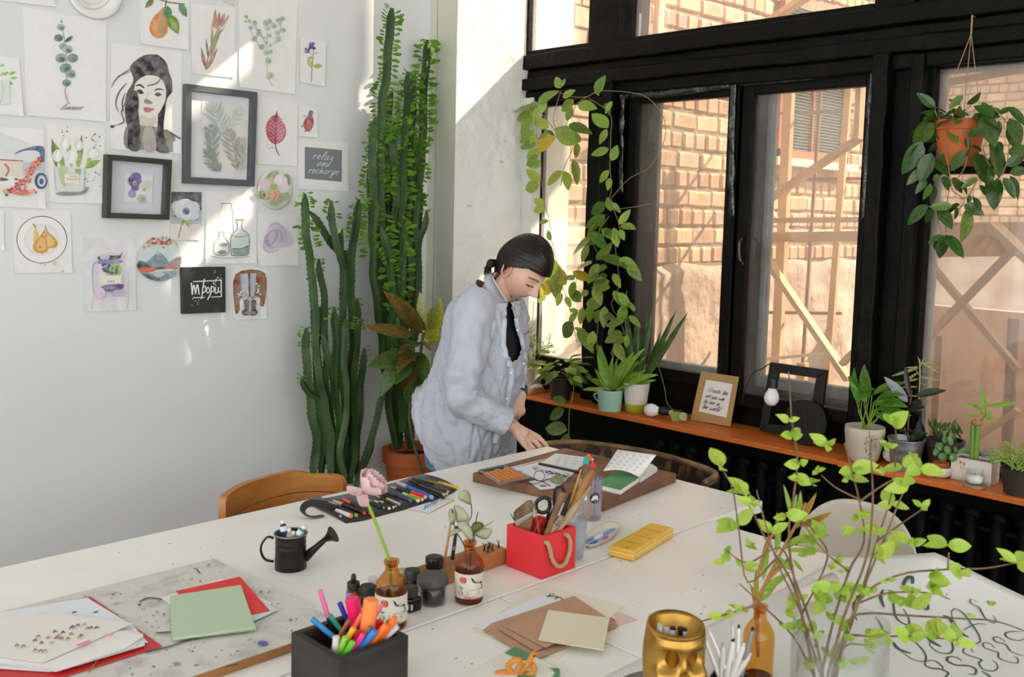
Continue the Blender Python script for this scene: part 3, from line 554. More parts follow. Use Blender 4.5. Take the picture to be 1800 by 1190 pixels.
A.poly([(445,140),(548,140),(548,212),(445,208)], '#efeae0', False); A.line([(445,140),(548,140),(548,212),(445,208),(445,140)], 3, '#c8bda5', False); A.write('enan', 480, 165, 12, '#c29a8a', 2); A.write('nanean', 460, 185, 12, '#c29a8a', 2)
A.poly([(390,272),(560,268),(600,235),(605,260),(560,285),(420,292)], '#8d8a82'); A.dots(640,170,5,14,70,['#6b6d66','#3e403c']); A.T = CA; A.dots(440,915,5,6,30,['#4a4c46']); A.dots(640,985,6,12,50,['#55584f']); A.done(t)
# flower car
t, A = sheet('car_print', ((-20,222),(77,228),(80,367),(-20,362)), 'left-edge painting of an old car spilling bright flowers', 'picture', group=ART, crop=CC)
A.poly([(-40,-160),(310,-40),(310,270),(200,150),(-40,120)], '#dedfdc', False); A.T = CA; A.poly([(100,1075),(160,1040),(300,1020),(305,1140),(280,1140),(270,1060),(180,1050)], '#3e5f86'); A.T = CC
A.poly([(150,60),(310,60),(310,130),(240,110),(160,160)], '#c5c8cb', False); A.poly([(-40,40),(160,50),(150,160),(-40,160)], '#e0d8c8', False); A.line([(-40,40),(160,52)], 9, '#c0604c'); A.line([(30,70),(60,110),(40,160)], 14, '#b07c50'); A.ell(285,190,45,58,'#36527a'); A.ell(288,192,30,40,'#c9ced4'); A.ell(288,194,15,20,'#4a5f7c'); A.poly([(0,165),(60,180),(30,190),(0,190)], '#3c4450')
for i in range(85):
    t_ = R(0,1); x, y = 265-165*t_+R(-1,1)*(12+60*t_*t_), 40+240*t_+R(-1,1)*(14+20*t_); A.ell(x, y, R(7,15), R(7,13), random.choice(['#d8434f','#e8703a','#f0a03c','#d65a90','#4f7a45','#c32f3f','#3f6638','#e98aa8']), n=8)
for i in range(24): A.ell(R(5,245), 260+R(-16,45)*(.5), R(8,16), R(7,12), random.choice(['#e0446a','#e8683a','#f2a860','#5f8a4c','#d84a80']), n=8)
A.done(t)
def pframe(name, c4, label, wpx, dep, m_, glassy=True):
    tl, tr, br, bl = [py(*p, W-dep) for p in c4]; t = thing(name, label, 'picture frame', ((tl+br)/2)[:], group=ART)
    Q = [tl, tr, br, bl]; c_ = sum(Q, V())/4; wd = wpx*(c_-O).dot(cf)/F; n = V((0,-1,0)); inn = []
    for i in range(4):
        a, b_, d_ = Q[i-1]-Q[i], Q[(i+1) % 4]-Q[i], Q[i]; inn.append(d_+(a.normalized()+b_.normalized())*wd)
    for i in range(4):
        j = (i+1) % 4; B().prism([Q[i]+V((0,dep-.002,0)), Q[j]+V((0,dep-.002,0)), inn[j]+V((0,dep-.002,0)), inn[i]+V((0,dep-.002,0))], (0,-1,0), dep-.002).obj('rail', m_, t, bevel=.0015)
    return t, inn, c_
# grey frame with palm leaves
M_frm = mat('charcoal_frame', '#5a5d5e', .45, var=.1); M_frm2 = mat('olive_black_frame', '#3a3a30', .45, var=.15)
t, inn, c_ = pframe('framed_print', ((327,147),(453,162),(448,328),(325,322)), 'grey framed palm leaf print with white mount', 11, .03, M_frm)
B().prism([q+V((0,.024,0)) for q in inn], (0,1,0), .003).obj('mount', mat('white_mount','#e9ebee',.7), t)
B().prism([q+V((0,.008,0)) for q in inn], (0,1,0), .0015).obj('glazing', glass('frame_glass', (1,1,1), .7), t)
A = Art(py(390,240,W-.0075), (0,-1,0), CB_); A.poly([(218,703),(517,742),(512,1217),(216,1183)], '#eceae2', False); A.T = CB_
def palm(x0, y0, x1, y1, n, L, c_, up=1, clip=(216,705,515,1210)):
    A.line([(x0,y0),((x0+x1)/2+8,(y0+y1)/2),(x1,y1)], 5, c_)
    for i in range(n):
        t_ = (i+.5)/n; x, y = x0+(x1-x0)*t_, y0+(y1-y0)*t_; a = math.atan2(y1-y0, x1-x0)
        for sg in (1,-1):
            an = a+sg*R(.55,.8); l = L*math.sin(pi*(.15+.8*t_))*R(.85,1.1); ex, ey = x+math.cos(an)*l, y+math.sin(an)*l; f_ = 1
            for lo, hi, s0, e0 in ((clip[0],clip[2],x,ex),(clip[1],clip[3],y,ey)):
                if e0 < lo and e0 != s0: f_ = min(f_, (s0-lo)/(s0-e0))
                if e0 > hi and e0 != s0: f_ = min(f_, (hi-s0)/(e0-s0))
            if f_ > .1: A.leaf(x, y, x+(ex-x)*f_, y+(ey-y)*f_, 17*f_, c_)
palm(370,960,290,715,8,130,'#b9c6bf'); palm(365,930,500,760,5,90,'#cfd5c6'); palm(460,1190,400,900,8,110,'#a2a79d'); palm(345,1200,225,1060,8,110,'#8b918b'); palm(300,1120,270,870,6,90,'#8ba39b'); palm(480,1200,500,960,6,80,'#b5b6ab'); palm(240,1090,225,880,4,60,'#7f968f')
A.done(t)
# black box frame with pansies
t, inn, c_ = pframe('framed_print', ((189,271),(303,281),(298,386.5),(186,383)), 'black box frame with a blue pansy print', 9, .042, M_frm2)
B().prism([q+V((0,.038,0)) for q in inn], (0,1,0), .003).obj('backing', mat('pale_backing','#d9dbdf',.7), t)
B().prism([q+V((0,.006,0)) for q in inn], (0,1,0), .0015).obj('glazing', MT['frame_glass'], t)
A = Art(py(245,330,W-.0075), (0,-1,0), CC); A.poly([(870,130),(1070,140),(1063,345),(862,335)], '#e6e4e6', False); A.line([(905,132),(1068,140),(1062,343)], 3, '#b3b3b8', False)
for x, y, rx, ry, c_ in ((920,190,40,34,'#c3bfdc'),(945,165,40,34,'#5a56a0'),(920,200,22,40,'#4b468f'),(965,205,24,42,'#4d4a9a'),(945,235,32,26,'#6a4f9c'),(920,280,28,30,'#8f8ac2'),(1010,230,44,40,'#d9dbd0'),(1000,270,40,36,'#e6e7da'),(1030,215,30,28,'#cfd3cb'),(985,310,34,26,'#bcc3ae')): A.ell(x, y, rx, ry, c_, R(-.5,.5))
A.ell(936,205,13,15,'#e8c04a'); A.ell(938,208,7,8,'#6d4a1a'); A.ell(1005,250,14,14,'#c9b44e')
for i in range(7): A.line([(990,300),(975+i*9,340)], 2.5, '#9aa28a')
A.done(t)
# red leaf
t, A = sheet('leaf_print', ((453,172),(524,179),(522,292),(452,288)), 'sheet with one crimson leaf and ink dots', 'picture', group=ART, crop=CB_)
A.poly([(740,770),(752,815),(795,870),(805,930),(780,980),(728,1005),(685,975),(663,915),(670,860),(705,810),(730,800)], '#b8506a'); A.poly([(745,800),(795,880),(800,930),(735,995),(728,900)], '#c96f82')
for i in range(6): y = 840+i*27; A.line([(735,y+26),(770,y-5),(788,y-14)], 4, '#e8b3ae'); A.line([(733,y+26),(700,y-5),(680,y-14)], 4, '#e3a3a3')
A.line([(740,790),(732,900),(728,1000),(738,1050),(755,1085)], 6, '#8c3c4c'); A.dots(678,1010,4,5,32,['#2b2b30']); A.dots(795,815,3,6,25,['#b9a9a9']); A.done(t)
# pheasant card
t, A = sheet('bird_card', ((526,186),(559,190),(557,242),(524,239)), 'tiny card with a red and blue pheasant', 'picture', group=ART, crop=CB_)
A.poly([(965,800),(985,805),(998,840),(993,880),(965,918),(935,900),(925,860),(945,820)], '#a34a42'); A.poly([(955,835),(980,850),(970,900),(945,890)], '#c8705a'); A.poly([(960,785),(975,768),(992,778),(985,808),(962,812)], '#3f6a9a'); A.ell(986,782,9,7,'#b23338'); A.leaf(935,870,905,885,14,'#c78a74'); A.leaf(945,905,935,920,12,'#b5574a'); A.dots(935,815,3,5,14,['#a34a42']); A.done(t)
# relax and recharge
t, A = sheet('lettered_card', ((524,246),(613,250),(612,336.5),(523,332)), 'white card with relax and recharge lettered on grey', 'picture', group=ART)
A.poly([(535.6,258),(601,264),(600.6,319.5),(535.6,314)], '#85878a', False)
A.write('relax', 549, 279, 7.2, '#eceded', 1, .45, .1, .28); A.write('and', 556, 291, 6.4, '#eceded', 1, .45, .1, .28); A.write('recharge.', 541, 304, 6.6, '#eceded', 1, .45, .06, .2); A.done(t, 'lettering', M_ink)
# peony plate
M_plw = mat('glazed_plate', '#e3e2d6', .4)
t, p, rr = wallplate('painted_plate', 482, 333, 35, 'round white plate painted with blush peonies', M_plw, .012); A = Art(py(482,333,W-.0145), (0,-1,0), CD); A.step = .0001
A.ell(845,255,105,120,'#c3cbb4'); 
for q in ((770,290,60,30),(900,290,60,34),(860,330,50,30),(830,150,46,26),(925,190,30,50)): A.ell(*q, random.choice(['#8fa178','#7f9a76','#a3b18a']), R(-.6,.6))
for x, y, rx, ry, c_ in ((778,215,36,40,'#e6cdd2'),(885,195,48,46,'#eadbe0'),(905,235,40,40,'#e3d5dd'),(870,180,26,34,'#f1e6ea'),(840,290,36,36,'#e9a79a'),(780,288,28,28,'#cfc08f'),(820,178,18,16,'#d8c79a'),(838,232,30,20,'#a9bf52')): A.ell(x, y, rx, ry, c_, R(-.4,.4))
A.line([(838,262),(850,290),(835,320)], 6, '#d65c52'); A.ell(770,290,12,16,'#8a6f4a'); A.done(t)
# anemone
t, A = sheet('flower_card', ((300,335),(355,337),(353,422),(298.5,422)), 'card with a white anemone on a dark wash', 'picture', group=ART, crop=CD)
A.poly([(122,266),(335,268),(332,490),(118,490)], '#b9bdc2', False); A.poly([(122,266),(335,268),(334,400),(300,360),(240,330),(180,320),(120,350)], '#55555c', False); A.poly([(118,490),(332,490),(330,602),(116,600)], '#e6dfd8', False)
A.line([(205,460),(185,530),(172,590)], 9, '#b98a8a'); A.leaf(215,450,250,520,26,'#9cbf5a'); A.leaf(210,455,200,500,22,'#7ba24c'); A.leaf(220,450,268,505,18,'#b5cc6a'); A.leaf(165,425,140,440,24,'#5d7f4a'); A.leaf(280,450,305,462,20,'#6f9a4c')
for x, y, rx, ry in ((160,370,36,40),(215,350,50,36),(285,375,34,42),(250,365,40,40),(185,410,44,36),(265,425,50,34),(225,430,40,34)): A.ell(x, y, rx, ry, random.choice(['#e3ebe8','#d6e0de','#eef2ef']), R(-.5,.5)); A.line([(x-rx*.7,y+ry*.2),(x,y+ry*.7),(x+rx*.6,y+ry*.3)], 3, '#aebabb')
A.ell(224,402,26,26,'#8d86b0'); A.ell(225,404,15,15,'#3b3560'); A.done(t)
# bottles
t, A = sheet('still_life_print', ((362,335),(452,338),(450,463),(361,464)), 'pale sheet with three sketched glass bottles', 'picture', group=ART, crop=CD)
gl, dk = '#c6d0cb', '#55625f'
A.line([(470,350),(540,348),(540,375),(552,420),(555,560),(540,600)], 5, dk); A.line([(470,350),(475,380),(455,420),(452,560)], 4, '#b3bcb8'); A.poly([(455,560),(485,548),(490,580),(520,630),(522,690),(490,712),(435,705),(418,680),(420,620),(452,585)], '#dfe5e0'); A.line([(455,548),(488,548),(488,580),(520,620),(522,690),(480,712),(430,700),(418,670),(425,615),(455,588),(455,548)], 5, dk); A.ell(485,635,32,14,'#8fa09a'); A.ell(478,688,32,14,'#7b8d87')
A.poly([(575,465),(622,465),(618,520),(660,570),(660,690),(630,714),(560,708),(540,690),(540,575),(578,530)], '#d3ddd8'); A.line([(570,463),(628,463)], 8, dk); A.line([(578,470),(582,525),(540,575),(538,690),(560,712),(640,708),(662,685),(662,570),(615,525),(618,470)], 5, dk); A.poly([(545,660),(600,662),(660,640),(660,690),(620,706),(560,702)], '#87a19a'); A.line([(545,572),(600,580),(658,570)], 5, '#7a8b86'); A.line([(545,660),(600,664),(658,645)], 6, '#3f5a57'); A.line([(395,712),(470,728),(600,725),(670,715)], 6, '#b3bab6'); A.done(t)
# lilac rose
t, A = sheet('flower_print', ((453,376),(524,377),(524,467),(453,468)), 'sheet with one faint lilac rose', 'picture', group=ART, crop=CD)
A.poly([(790,540),(820,485),(870,480),(920,520),(960,560),(975,620),(930,650),(860,660),(800,690),(760,660),(770,590)], '#d8cddb'); A.poly([(775,580),(830,530),(865,540),(860,600),(810,645),(780,620)], '#b9a6c4'); A.poly([(800,575),(835,545),(855,565),(845,600),(810,630)], '#cfc2d6')
for l in ([(810,510),(850,485),(910,530),(930,620)],[(860,530),(900,560),(905,630)],[(775,600),(785,640),(850,660)],[(880,520),(890,600),(870,620)],[(760,640),(800,690),(870,670)]): A.line(l, 4, '#a992b5')
A.ell(845,650,20,14,'#e3c4b0'); A.done(t)
# pears on a plate
t, A = sheet('fruit_print', ((21,371),(124,370),(127,479),(25,480)), 'square sheet with yellow pears on a black-rimmed plate', 'picture', group=ART, crop=CC)
A.ell(292,600,172,160,'#f1f0ec'); A.line([(292+174*math.cos(a), 600+163*math.sin(a)) for a in [i*pi/16 for i in range(33)]], 5, '#2e2c2b'); A.ell(290,600,122,112,'#e3e1d9'); A.ell(292,598,112,102,'#ecebe4')
A.poly([(240,505),(262,540),(275,590),(250,640),(232,610),(236,560)], '#e6c277'); A.poly([(320,535),(345,555),(385,590),(402,625),(385,655),(345,660),(315,640),(305,580)], '#d9a24a'); A.poly([(295,560),(320,600),(340,645),(325,685),(280,695),(240,680),(228,645),(250,610),(275,580)], '#d99a3f'); A.poly([(290,580),(320,640),(300,680),(260,670),(255,630)], '#e8bb68'); A.poly([(335,570),(375,610),(370,640),(330,640)], '#e9c27a')
A.line([(228,488),(250,515)], 7, '#5a4030'); A.line([(312,505),(325,538)], 6, '#5a4030'); A.line([(310,530),(296,562)], 6, '#5a4030'); A.ell(277,650,5,5,'#5a4030'); A.ell(380,765,16,14,'#d9c8a4'); A.ell(435,820,10,6,'#d6bd8c'); A.dots(290,790,3,4,25,['#8a8a84']); A.done(t)
# jam jar
t, A = sheet('jar_print', ((146,417),(239,419),(239,545),(147,547.5)), 'sheet with a watercolour jar of berry jam', 'picture', group=ART, crop=CC, m_=mat('wash_paper','#dfdde0',.8,col2='#ebeae8',scale=18))
A.poly([(645,750),(700,700),(840,690),(880,760),(860,960),(800,1000),(680,1000),(640,900)], '#d9d4de'); A.poly([(695,740),(838,740),(850,800),(850,920),(820,958),(720,958),(695,930),(690,800)], '#e3e3dc')
A.poly([(692,715),(840,708),(845,690),(830,735),(700,745)], '#4a565a'); A.poly([(700,712),(760,710),(755,735),(705,738)], '#c3ccc9'); A.line([(680,750),(650,780),(645,860)], 9, '#b8a4cc'); A.poly([(695,742),(838,740),(838,765),(695,770)], '#9c86b5')
A.poly([(760,780),(835,768),(838,845),(740,850)], '#a5c878'); A.dots(740,798,11,18,28,['#3d4a72','#56639a','#2d3659']); A.dots(795,815,11,12,26,['#5a5f8e','#7c6aa6']); A.poly([(692,850),(840,848),(845,905),(692,910)], '#efe9da', False); A.write('xxx', 745, 898, 16, '#5f574a', 3, 0)
A.poly([(700,925),(848,910),(840,945),(790,960),(715,955)], '#5d4d7e'); A.ell(760,935,40,12,'#8d86b8'); A.ell(820,970,44,24,'#b9b5d6'); A.ell(690,970,36,40,'#e0cfe0')
for x in (640,885): A.line([(x,830),(x+5,1000),(x-6,1080)], 3, '#a8a5aa')
A.dots(760,1030,3,22,80,['#8d8a92','#b9a9c4']); A.done(t)
# round landscape
t, p, rr = wallplate('painted_plate', 280.5, 455, 39, 'round plate painted with a misty mountain and autumn leaves', M_plw, .012); A = Art(py(280,455,W-.0145), (0,-1,0), CC); A.step = .0001
A.ell(1112,735,150,155,'#cfdcdc'); A.poly([(975,790),(1050,730),(1105,688),(1150,720),(1185,770),(1190,800),(980,800)], '#7f9399'); A.poly([(965,750),(1010,755),(1060,790),(1180,785),(1200,800),(980,810)], '#39474f'); A.poly([(1160,790),(1200,740),(1258,720),(1262,760),(1240,810),(1170,800)], '#857f7c'); A.poly([(968,795),(1090,795),(1070,820),(1000,835)], '#cf5f2e'); A.poly([(1150,790),(1230,785),(1200,805),(1150,800)], '#d0643c')
A.poly([(980,820),(1050,835),(1120,825),(1240,815),(1215,850),(1150,885),(1080,888),(1010,855)], '#7a8f92'); A.poly([(1060,830),(1110,825),(1150,840),(1100,862)], '#b9cccd'); A.poly([(985,830),(1050,850),(1110,870),(1100,886),(1030,870)], '#3f565c'); A.dots(1100,690,10,8,10,['#b9c8cc'])
for i in range(46): A.ell(R(1000,1190), 600+R(-22,60)*(1 if random.random() < .3 else .5), R(5,13), R(4,9), random.choice(['#d9531e','#c63f1d','#e8862f','#5f4a38']), R(0,3), 8)
A.done(t)
# black canvas with white lettering
tl, tr, br, bl = [py(*p, W-.022) for p in ((320,470),(396.5,469),(397,549),(321.5,552))]
t = thing('lettered_canvas', 'black square canvas with white brush lettering', 'picture', ((tl+br)/2)[:], group=ART)
B().prism([q+V((0,.021,0)) for q in (tl,tr,br,bl)], (0,-1,0), .021).obj('canvas', mat('black_canvas','#3a3937',.7,var=.1,scale=10,bump=.1,bscale=200), t, bevel=.002)
A = Art(tl, (0,-1,0), CD); wt = '#f1f0ee'
for l, w_ in (([(275,893),(475,882)],7),([(470,883),(472,998)],8),([(472,997),(400,1000)],6),([(355,1002),(273,1005)],6),([(262,900),(270,985)],10),([(268,985),(280,915),(292,980)],8),([(290,980),(305,912),(316,982)],9),([(352,872),(345,920),(336,985)],8),([(338,940),(358,925),(362,955),(338,975)],7),([(338,985),(330,1015)],6),([(375,930),(366,955),(378,972),(390,950),(378,930)],7),([(402,922),(396,975),(374,1018)],8),([(403,930),(418,930),(416,960),(398,962)],7),([(430,930),(428,970),(445,965),(450,930)],8),([(450,930),(450,962),(468,958),(466,925)],7)): A.line(l, w_, wt)
A.dots(440,850,4,9,38,[wt]); A.dots(288,1040,4,6,26,[wt]); A.dots(425,905,5,4,14,[wt]); tag(A.done(t, 'lettering', M_ink), kind='stuff')
# boots
t, A = sheet('boots_card', ((410,473),(468,471.5),(468.5,560),(408.5,562.5)), 'card with flower-filled lace-up boots on rust brown', 'picture', group=ART, crop=CD)
A.poly([(570,842),(773,830),(775,1040),(740,1060),(735,1000),(610,1010),(600,1090),(568,1100)], '#8d4f2a'); A.poly([(600,838),(660,836),(665,960),(670,1040),(620,1020)], '#a9a9b8', False); A.poly([(615,838),(655,836),(660,990),(640,1020),(620,990)], '#c3c4cf', False); A.poly([(672,835),(715,833),(705,1000),(690,1020),(675,990)], '#b6b7c4', False); A.line([(664,836),(668,1000)], 7, '#5a3a30')
for x, y in ((610,960),(600,985),(630,1000),(720,940),(735,965),(705,985),(690,1000),(635,975),(715,915)): A.dots(x, y, 8, 5, 16, ['#dcd6da','#b9b0c0','#7f9a6a','#5f8a58','#e9e4e6'])
for x, dx in ((642,-8),(690,6)): A.poly([(x-18,1025),(x+16,1025),(x+14,1080),(x+22+dx,1105),(x+12,1125),(x-22,1125),(x-26+dx,1100),(x-14,1080)], '#4a4244'); A.ell(x-2, 1108, 16, 12, '#8a7d78'); [A.line([(x-14,1035+i*14),(x+12,1040+i*14)], 3, '#b3aaa6') for i in range(4)]
A.dots(690,1130,4,7,60,['#7f8a72','#b9a78f']); A.done(t)
# ================================================================ TABLES AND CHAIRS
M_table = mat('worn_white_paint', '#f7f4ee', .36, col2='#ebe7dd', scale=3.2, detail=8, bump=.1, bscale=18, ramp=(.45,.8), coat=.1)
M_edge = mat('chipped_edge', '#d2d3d0', .5, col2='#8f9390', scale=22, ramp=(.5,.75))
M_leg = mat('dark_table_leg', '#2a2826', .5)
CH = V((cf.x, cf.y, 0)).normalized()
def table(x0, x1, y0, y1, lab, specks):
    t = thing('work_table', lab, 'table', ((x0+x1)/2, (y0+y1)/2, 0))
    B().bx(x0, x1, y0, y1, TZ-.035, TZ).obj('table_top', [M_table], t, bevel=.0025)
    B().bx(x0+.08, x1-.08, y0+.08, y1-.08, TZ-.1, TZ-.035).obj('apron', M_leg, t)
    for x in (x0+.1, x1-.1):
        for y in (y0+.1, y1-.1): B().bx(x-.025, x+.025, y-.025, y+.025, 0, TZ-.05).obj('leg', M_leg, t)
    b = B()
    for (sx, sy, r_) in specks:
        p = pz(sx, sy, TZ+.0003); k = 7; b.add([p+V((r_*math.cos(2*pi*i/k)*R(.6,1.3), r_*math.sin(2*pi*i/k)*R(.5,1.1), 0)) for i in range(k)], [tuple(range(k))])
    if specks: b.obj('paint_specks', mat('grey_stain', '#9d9a96', .6), t, kind='stuff')
    return t
SP = [(R(a,b_), R(c_,d_), R(.001,.004)) for a, b_, c_, d_, n in ((1080,1400,990,1180,34),(760,1000,900,960,14),(1000,1280,860,990,18),(120,480,930,1000,10),(700,1050,1090,1180,12)) for _ in range(n)]
table(-.7, 2.58, 1.492, 2.385, 'long white work table nearest the picture wall', [q for q in SP if 1.5 < pz(q[0],q[1],TZ).y < 2.37])
table(1.4685, 2.292, .35, 1.486, 'white work table under the big calligraphy sheet', [q for q in SP if pz(q[0],q[1],TZ).y < 1.48 and pz(q[0],q[1],TZ).x > 1.48])
table(-.7, 1.4645, .35, 1.486, 'white work table at front left under the black marker box', [q for q in SP if pz(q[0],q[1],TZ).y < 1.48 and pz(q[0],q[1],TZ).x < 1.45])
# --- honey wooden armchair
M_honey = mat('honey_varnished_wood', '#c98a44', .35, col2='#b06f2e', scale=4, stretch=(1,1,7), coat=.3)
t = thing('wooden_armchair', 'honey varnished wooden armchair behind the pen roll', 'chair', (1.62, 2.45, 0))
def arcy(u): return 2.60+.125*(1-((u-500)/108)**2)
TOPC = [(397,884),(400,873),(410,864),(434,850),(470,838.5),(505,830.5),(522,829),(534,831),(548,834.5),(566,835),(588,836),(598,841),(603,851)]
top = cat([py(u, v, arcy(u)) for u, v in TOPC], 5); k = len(top)
def crest(zlow, thick, name, tp, ext=0):
    vs = []; n_ = len(tp)
    for i, p in enumerate(tp):
        tn = (tp[min(i+1,n_-1)]-tp[max(i-1,0)]); nb = V((-tn.y, tn.x, 0)).normalized(); zl = zlow(i/(n_-1)); vs += [p, V((p.x,p.y,zl)), V((p.x,p.y,zl))+nb*thick, p+nb*thick]
    b = B(); b.add(vs, [(i*4+j, i*4+(j+1) % 4, i*4+4+(j+1) % 4, i*4+4+j) for i in range(n_-1) for j in range(4)]+[(3,2,1,0), (n_*4-4, n_*4-3, n_*4-2, n_*4-1)]); return b.obj(name, M_honey, t, bevel=.004, auto=40)
zc = lambda s: .662+.0*s
crest(zc, .024, 'crest_rail', top)
bow = [V((top[0].x-.012, arcy(388)-.30, .66)), V((top[0].x-.02, arcy(388)-.1, .66))]+[V((p.x, p.y-.004, .66)) for p in top[::6]]+[V((top[-1].x+.03, arcy(612)-.1, .66)), V((top[-1].x+.03, arcy(612)-.3, .66))]
crest(lambda s: .618, .036, 'bow_arm', cat(bow, 4))
for i in range(7):
    q = bow[2+i]; B().tube([(q.x*.9+1.62*.1, q.y-.02, .45), (q.x, q.y+.012, .63)], .009, 8).obj('spindle', M_honey, t, smooth=True)
B().prism([(1.40,2.66,.43),(1.84,2.66,.43),(1.87,2.3,.43),(1.37,2.3,.43)], (0,0,1), .03).obj('seat', M_honey, t, bevel=.008)
for x, y in ((1.43,2.62),(1.81,2.62),(1.42,2.33),(1.82,2.33)): B().tube([(x+(x-1.62)*.15, y+(y-2.47)*.2, 0), (x, y, .44)], [.014,.02], 10).obj('leg', M_honey, t, smooth=True)
B().tube([(1.41,2.64,.2),(1.83,2.64,.2)], .01, 8).obj('stretcher', M_honey, t); B().tube([(1.41,2.32,.2),(1.83,2.32,.2)], .01, 8).obj('stretcher', M_honey, t)
# --- dark worn bow chair
M_worn = mat('worn_black_wood', '#2a2118', .35, col2='#8a5f35', scale=9, ramp=(.52,.72), stretch=(1,3,2), coat=.3)
t = thing('bow_chair', 'dark worn bow-back chair past the end of the table', 'chair', (2.75, 2.17, 0))
rail = cat([(2.72,1.80,.708),(2.80,1.812,.712),(2.87,1.87,.708),(2.95,2.04,.695),(2.985,2.19,.688),(2.95,2.34,.692),(2.86,2.47,.70),(2.78,2.53,.70),(2.70,2.55,.70)], 6)
vs = []; n_ = len(rail)
for i, p in enumerate(rail):
    tn = rail[min(i+1,n_-1)]-rail[max(i-1,0)]; nb = V((tn.y, -tn.x, 0)).normalized()
    if nb.x < 0 and .15 < i/n_ < .85: nb = -nb
    vs += [p, p-V((0,0,.085)), p-V((0,0,.085))+nb*.02, p+nb*.02]
b = B(); b.add(vs, [(i*4+j, i*4+(j+1) % 4, i*4+4+(j+1) % 4, i*4+4+j) for i in range(n_-1) for j in range(4)]+[(3,2,1,0), (n_*4-4,n_*4-3,n_*4-2,n_*4-1)]); b.obj('bow_rail', M_worn, t, bevel=.005, auto=40)
B().tube([p+V((.008,0,.004)) for p in rail], .011, 8).obj('rail_cap', mat('rubbed_wood','#9a7650',.4,col2='#5a4530',scale=12), t, smooth=True)
for i in (6,14,24,34,42): B().tube([(rail[i].x*.9+.27, rail[i].y*.9+.217, .44), rail[i]-V((0,0,.05))], .009, 8).obj('spindle', M_worn, t)
B().lathe([(0,.42),(.19,.42),(.2,.435),(.19,.45),(0,.45)], 28, (2.72,2.17,0)).obj('seat', M_worn, t, smooth=True)
for a in (.8,2.35,3.9,5.5): B().tube([(2.72+.2*math.cos(a), 2.17+.2*math.sin(a), 0), (2.72+.15*math.cos(a), 2.17+.15*math.sin(a), .43)], .014, 8).obj('leg', M_worn, t)
# --- beige shell chair
M_shell = mat('beige_plastic', '#cbbfae', .4, spec=.4)
t = thing('shell_chair', 'beige moulded plastic shell chair under the window board', 'chair', (2.55, 1.2, 0))
OUT = [(1657,985),(1655,972),(1645,945),(1625,920),(1600,903),(1570,893),(1540,890),(1510,894),(1480,905),(1458,925),(1440,955),(1431,978)]
oo = [px(u, v, 2.66) for u, v in OUT]; yc, zc0 = 1.21, .60
b = B(); ng = 14; A_ = cat(oo, 4); rows = len(A_); vs = []
ymin, ymax = min(p.y for p in oo), max(p.y for p in oo); zt = max(p.z for p in oo)
gy, gz = 30, 26; keep = {}
def shellx(y, z): return 2.66-.55*(y-yc)**2*2.2-max(0, .50-z)**2*2.2*2
def inside(y, z):
    n2_ = .5*(ymax-ymin); e = abs((y-yc)/n2_)
    return e <= 1 and z <= zt-(zt-.62)*(1-(1-min(1,e)**2.6)**(1/2.2))
for j in range(gz+1):
    for i in range(gy+1):
        e = -1+2*i/gy; y = yc+e*.5*(ymax-ymin); zmax = zt-(zt-.60)*(1-(max(0,1-abs(e)**2.6))**(1/2.2)); z = .44+(zmax-.44)*j/gz; vs.append((shellx(y, z), y, z))
fs = [(j*(gy+1)+i, j*(gy+1)+i+1, (j+1)*(gy+1)+i+1, (j+1)*(gy+1)+i) for j in range(gz) for i in range(gy) if not (12 <= i <= 17 and 9 <= j <= 10)]
b.add(vs, fs); b.obj('shell_back', M_shell, t, smooth=True, solid=.006)
b = B(); vs = []
for j in range(11):
    for i in range(13):
        e = -1+2*i/12; v_ = j/10; vs.append((shellx(yc+e*.2, .44)-v_*.40+.01, yc+e*(.195+.02*math.sin(pi*v_)), .44-.03*math.sin(pi*min(1,v_*1.3))*(1-e*e)+.012*e*e))
b.add(vs, [(j*13+i, j*13+i+1, (j+1)*13+i+1, (j+1)*13+i) for j in range(10) for i in range(12)]); b.obj('shell_seat', M_shell, t, smooth=True, solid=.006)
for x, y in ((2.56,1.38),(2.56,1.04),(2.26,1.38),(2.26,1.04)): B().tube([(x+(x-2.41)*.2, y+(y-yc)*.2, 0), (x, y, .43)], [.011,.015], 10).obj('leg', M_honey, t, smooth=True)
# ================================================================ THINGS ON THE TABLES
def pl(h, rough=.35, **k): return mat('plastic_'+h.strip('#'), h, rough, **k)
def zup(p, y):      # height where the vertical through p meets image row y
    u_, v_ = proj(p); lo, hi = p.z, p.z+1.5
    for _ in range(40):
        mid = (lo+hi)/2
        if proj((p.x,p.y,mid))[1] > y: lo = mid
        else: hi = mid
    return lo
def mpp(p): return (V(p)-O).dot(cf)/F
def segs(t, a, d, parts, n=12):   # stacked round parts along d from a: (name, [(dist, r)...], mat)
    rot = frame_to(d)
    for nm, prof, m_ in parts: B().lathe([(r_, z_) for z_, r_ in prof], n, a, rot=rot).obj(nm, m_, t, auto=40)
def marker(label, tip, ent, zent, r_, cap, body, capl=.045, inl=.07, group=None, name='marker', flat=True, taper=1, cat_='marker', p_ent=None, box=None):
    E = p_ent or pz(*ent, zent); Tp = pn(*tip, E, CH); d = (E-Tp).normalized(); L = (E-Tp).length+inl
    if box:
        Q = E+d*((E.z-box[4])/max(.2, -d.z)); Q = V((min(max(Q.x, box[0]), box[1]), min(max(Q.y, box[2]), box[3]), box[4])); d = (Q-Tp).normalized(); L = (Q-Tp).length
    t = thing(name, label, cat_, (Tp+d*L)[:], group=group); e = .1*r_
    segs(t, Tp, d, (('cap', [(0,0),(0,r_*.82*taper),(e*2,r_*taper),(capl,r_),(capl,0)], pl(cap)), ('barrel', [(capl,0),(capl,r_*.9),(L-.002,r_*.88),(L,r_*.7),(L,0)], pl(body)))); return t
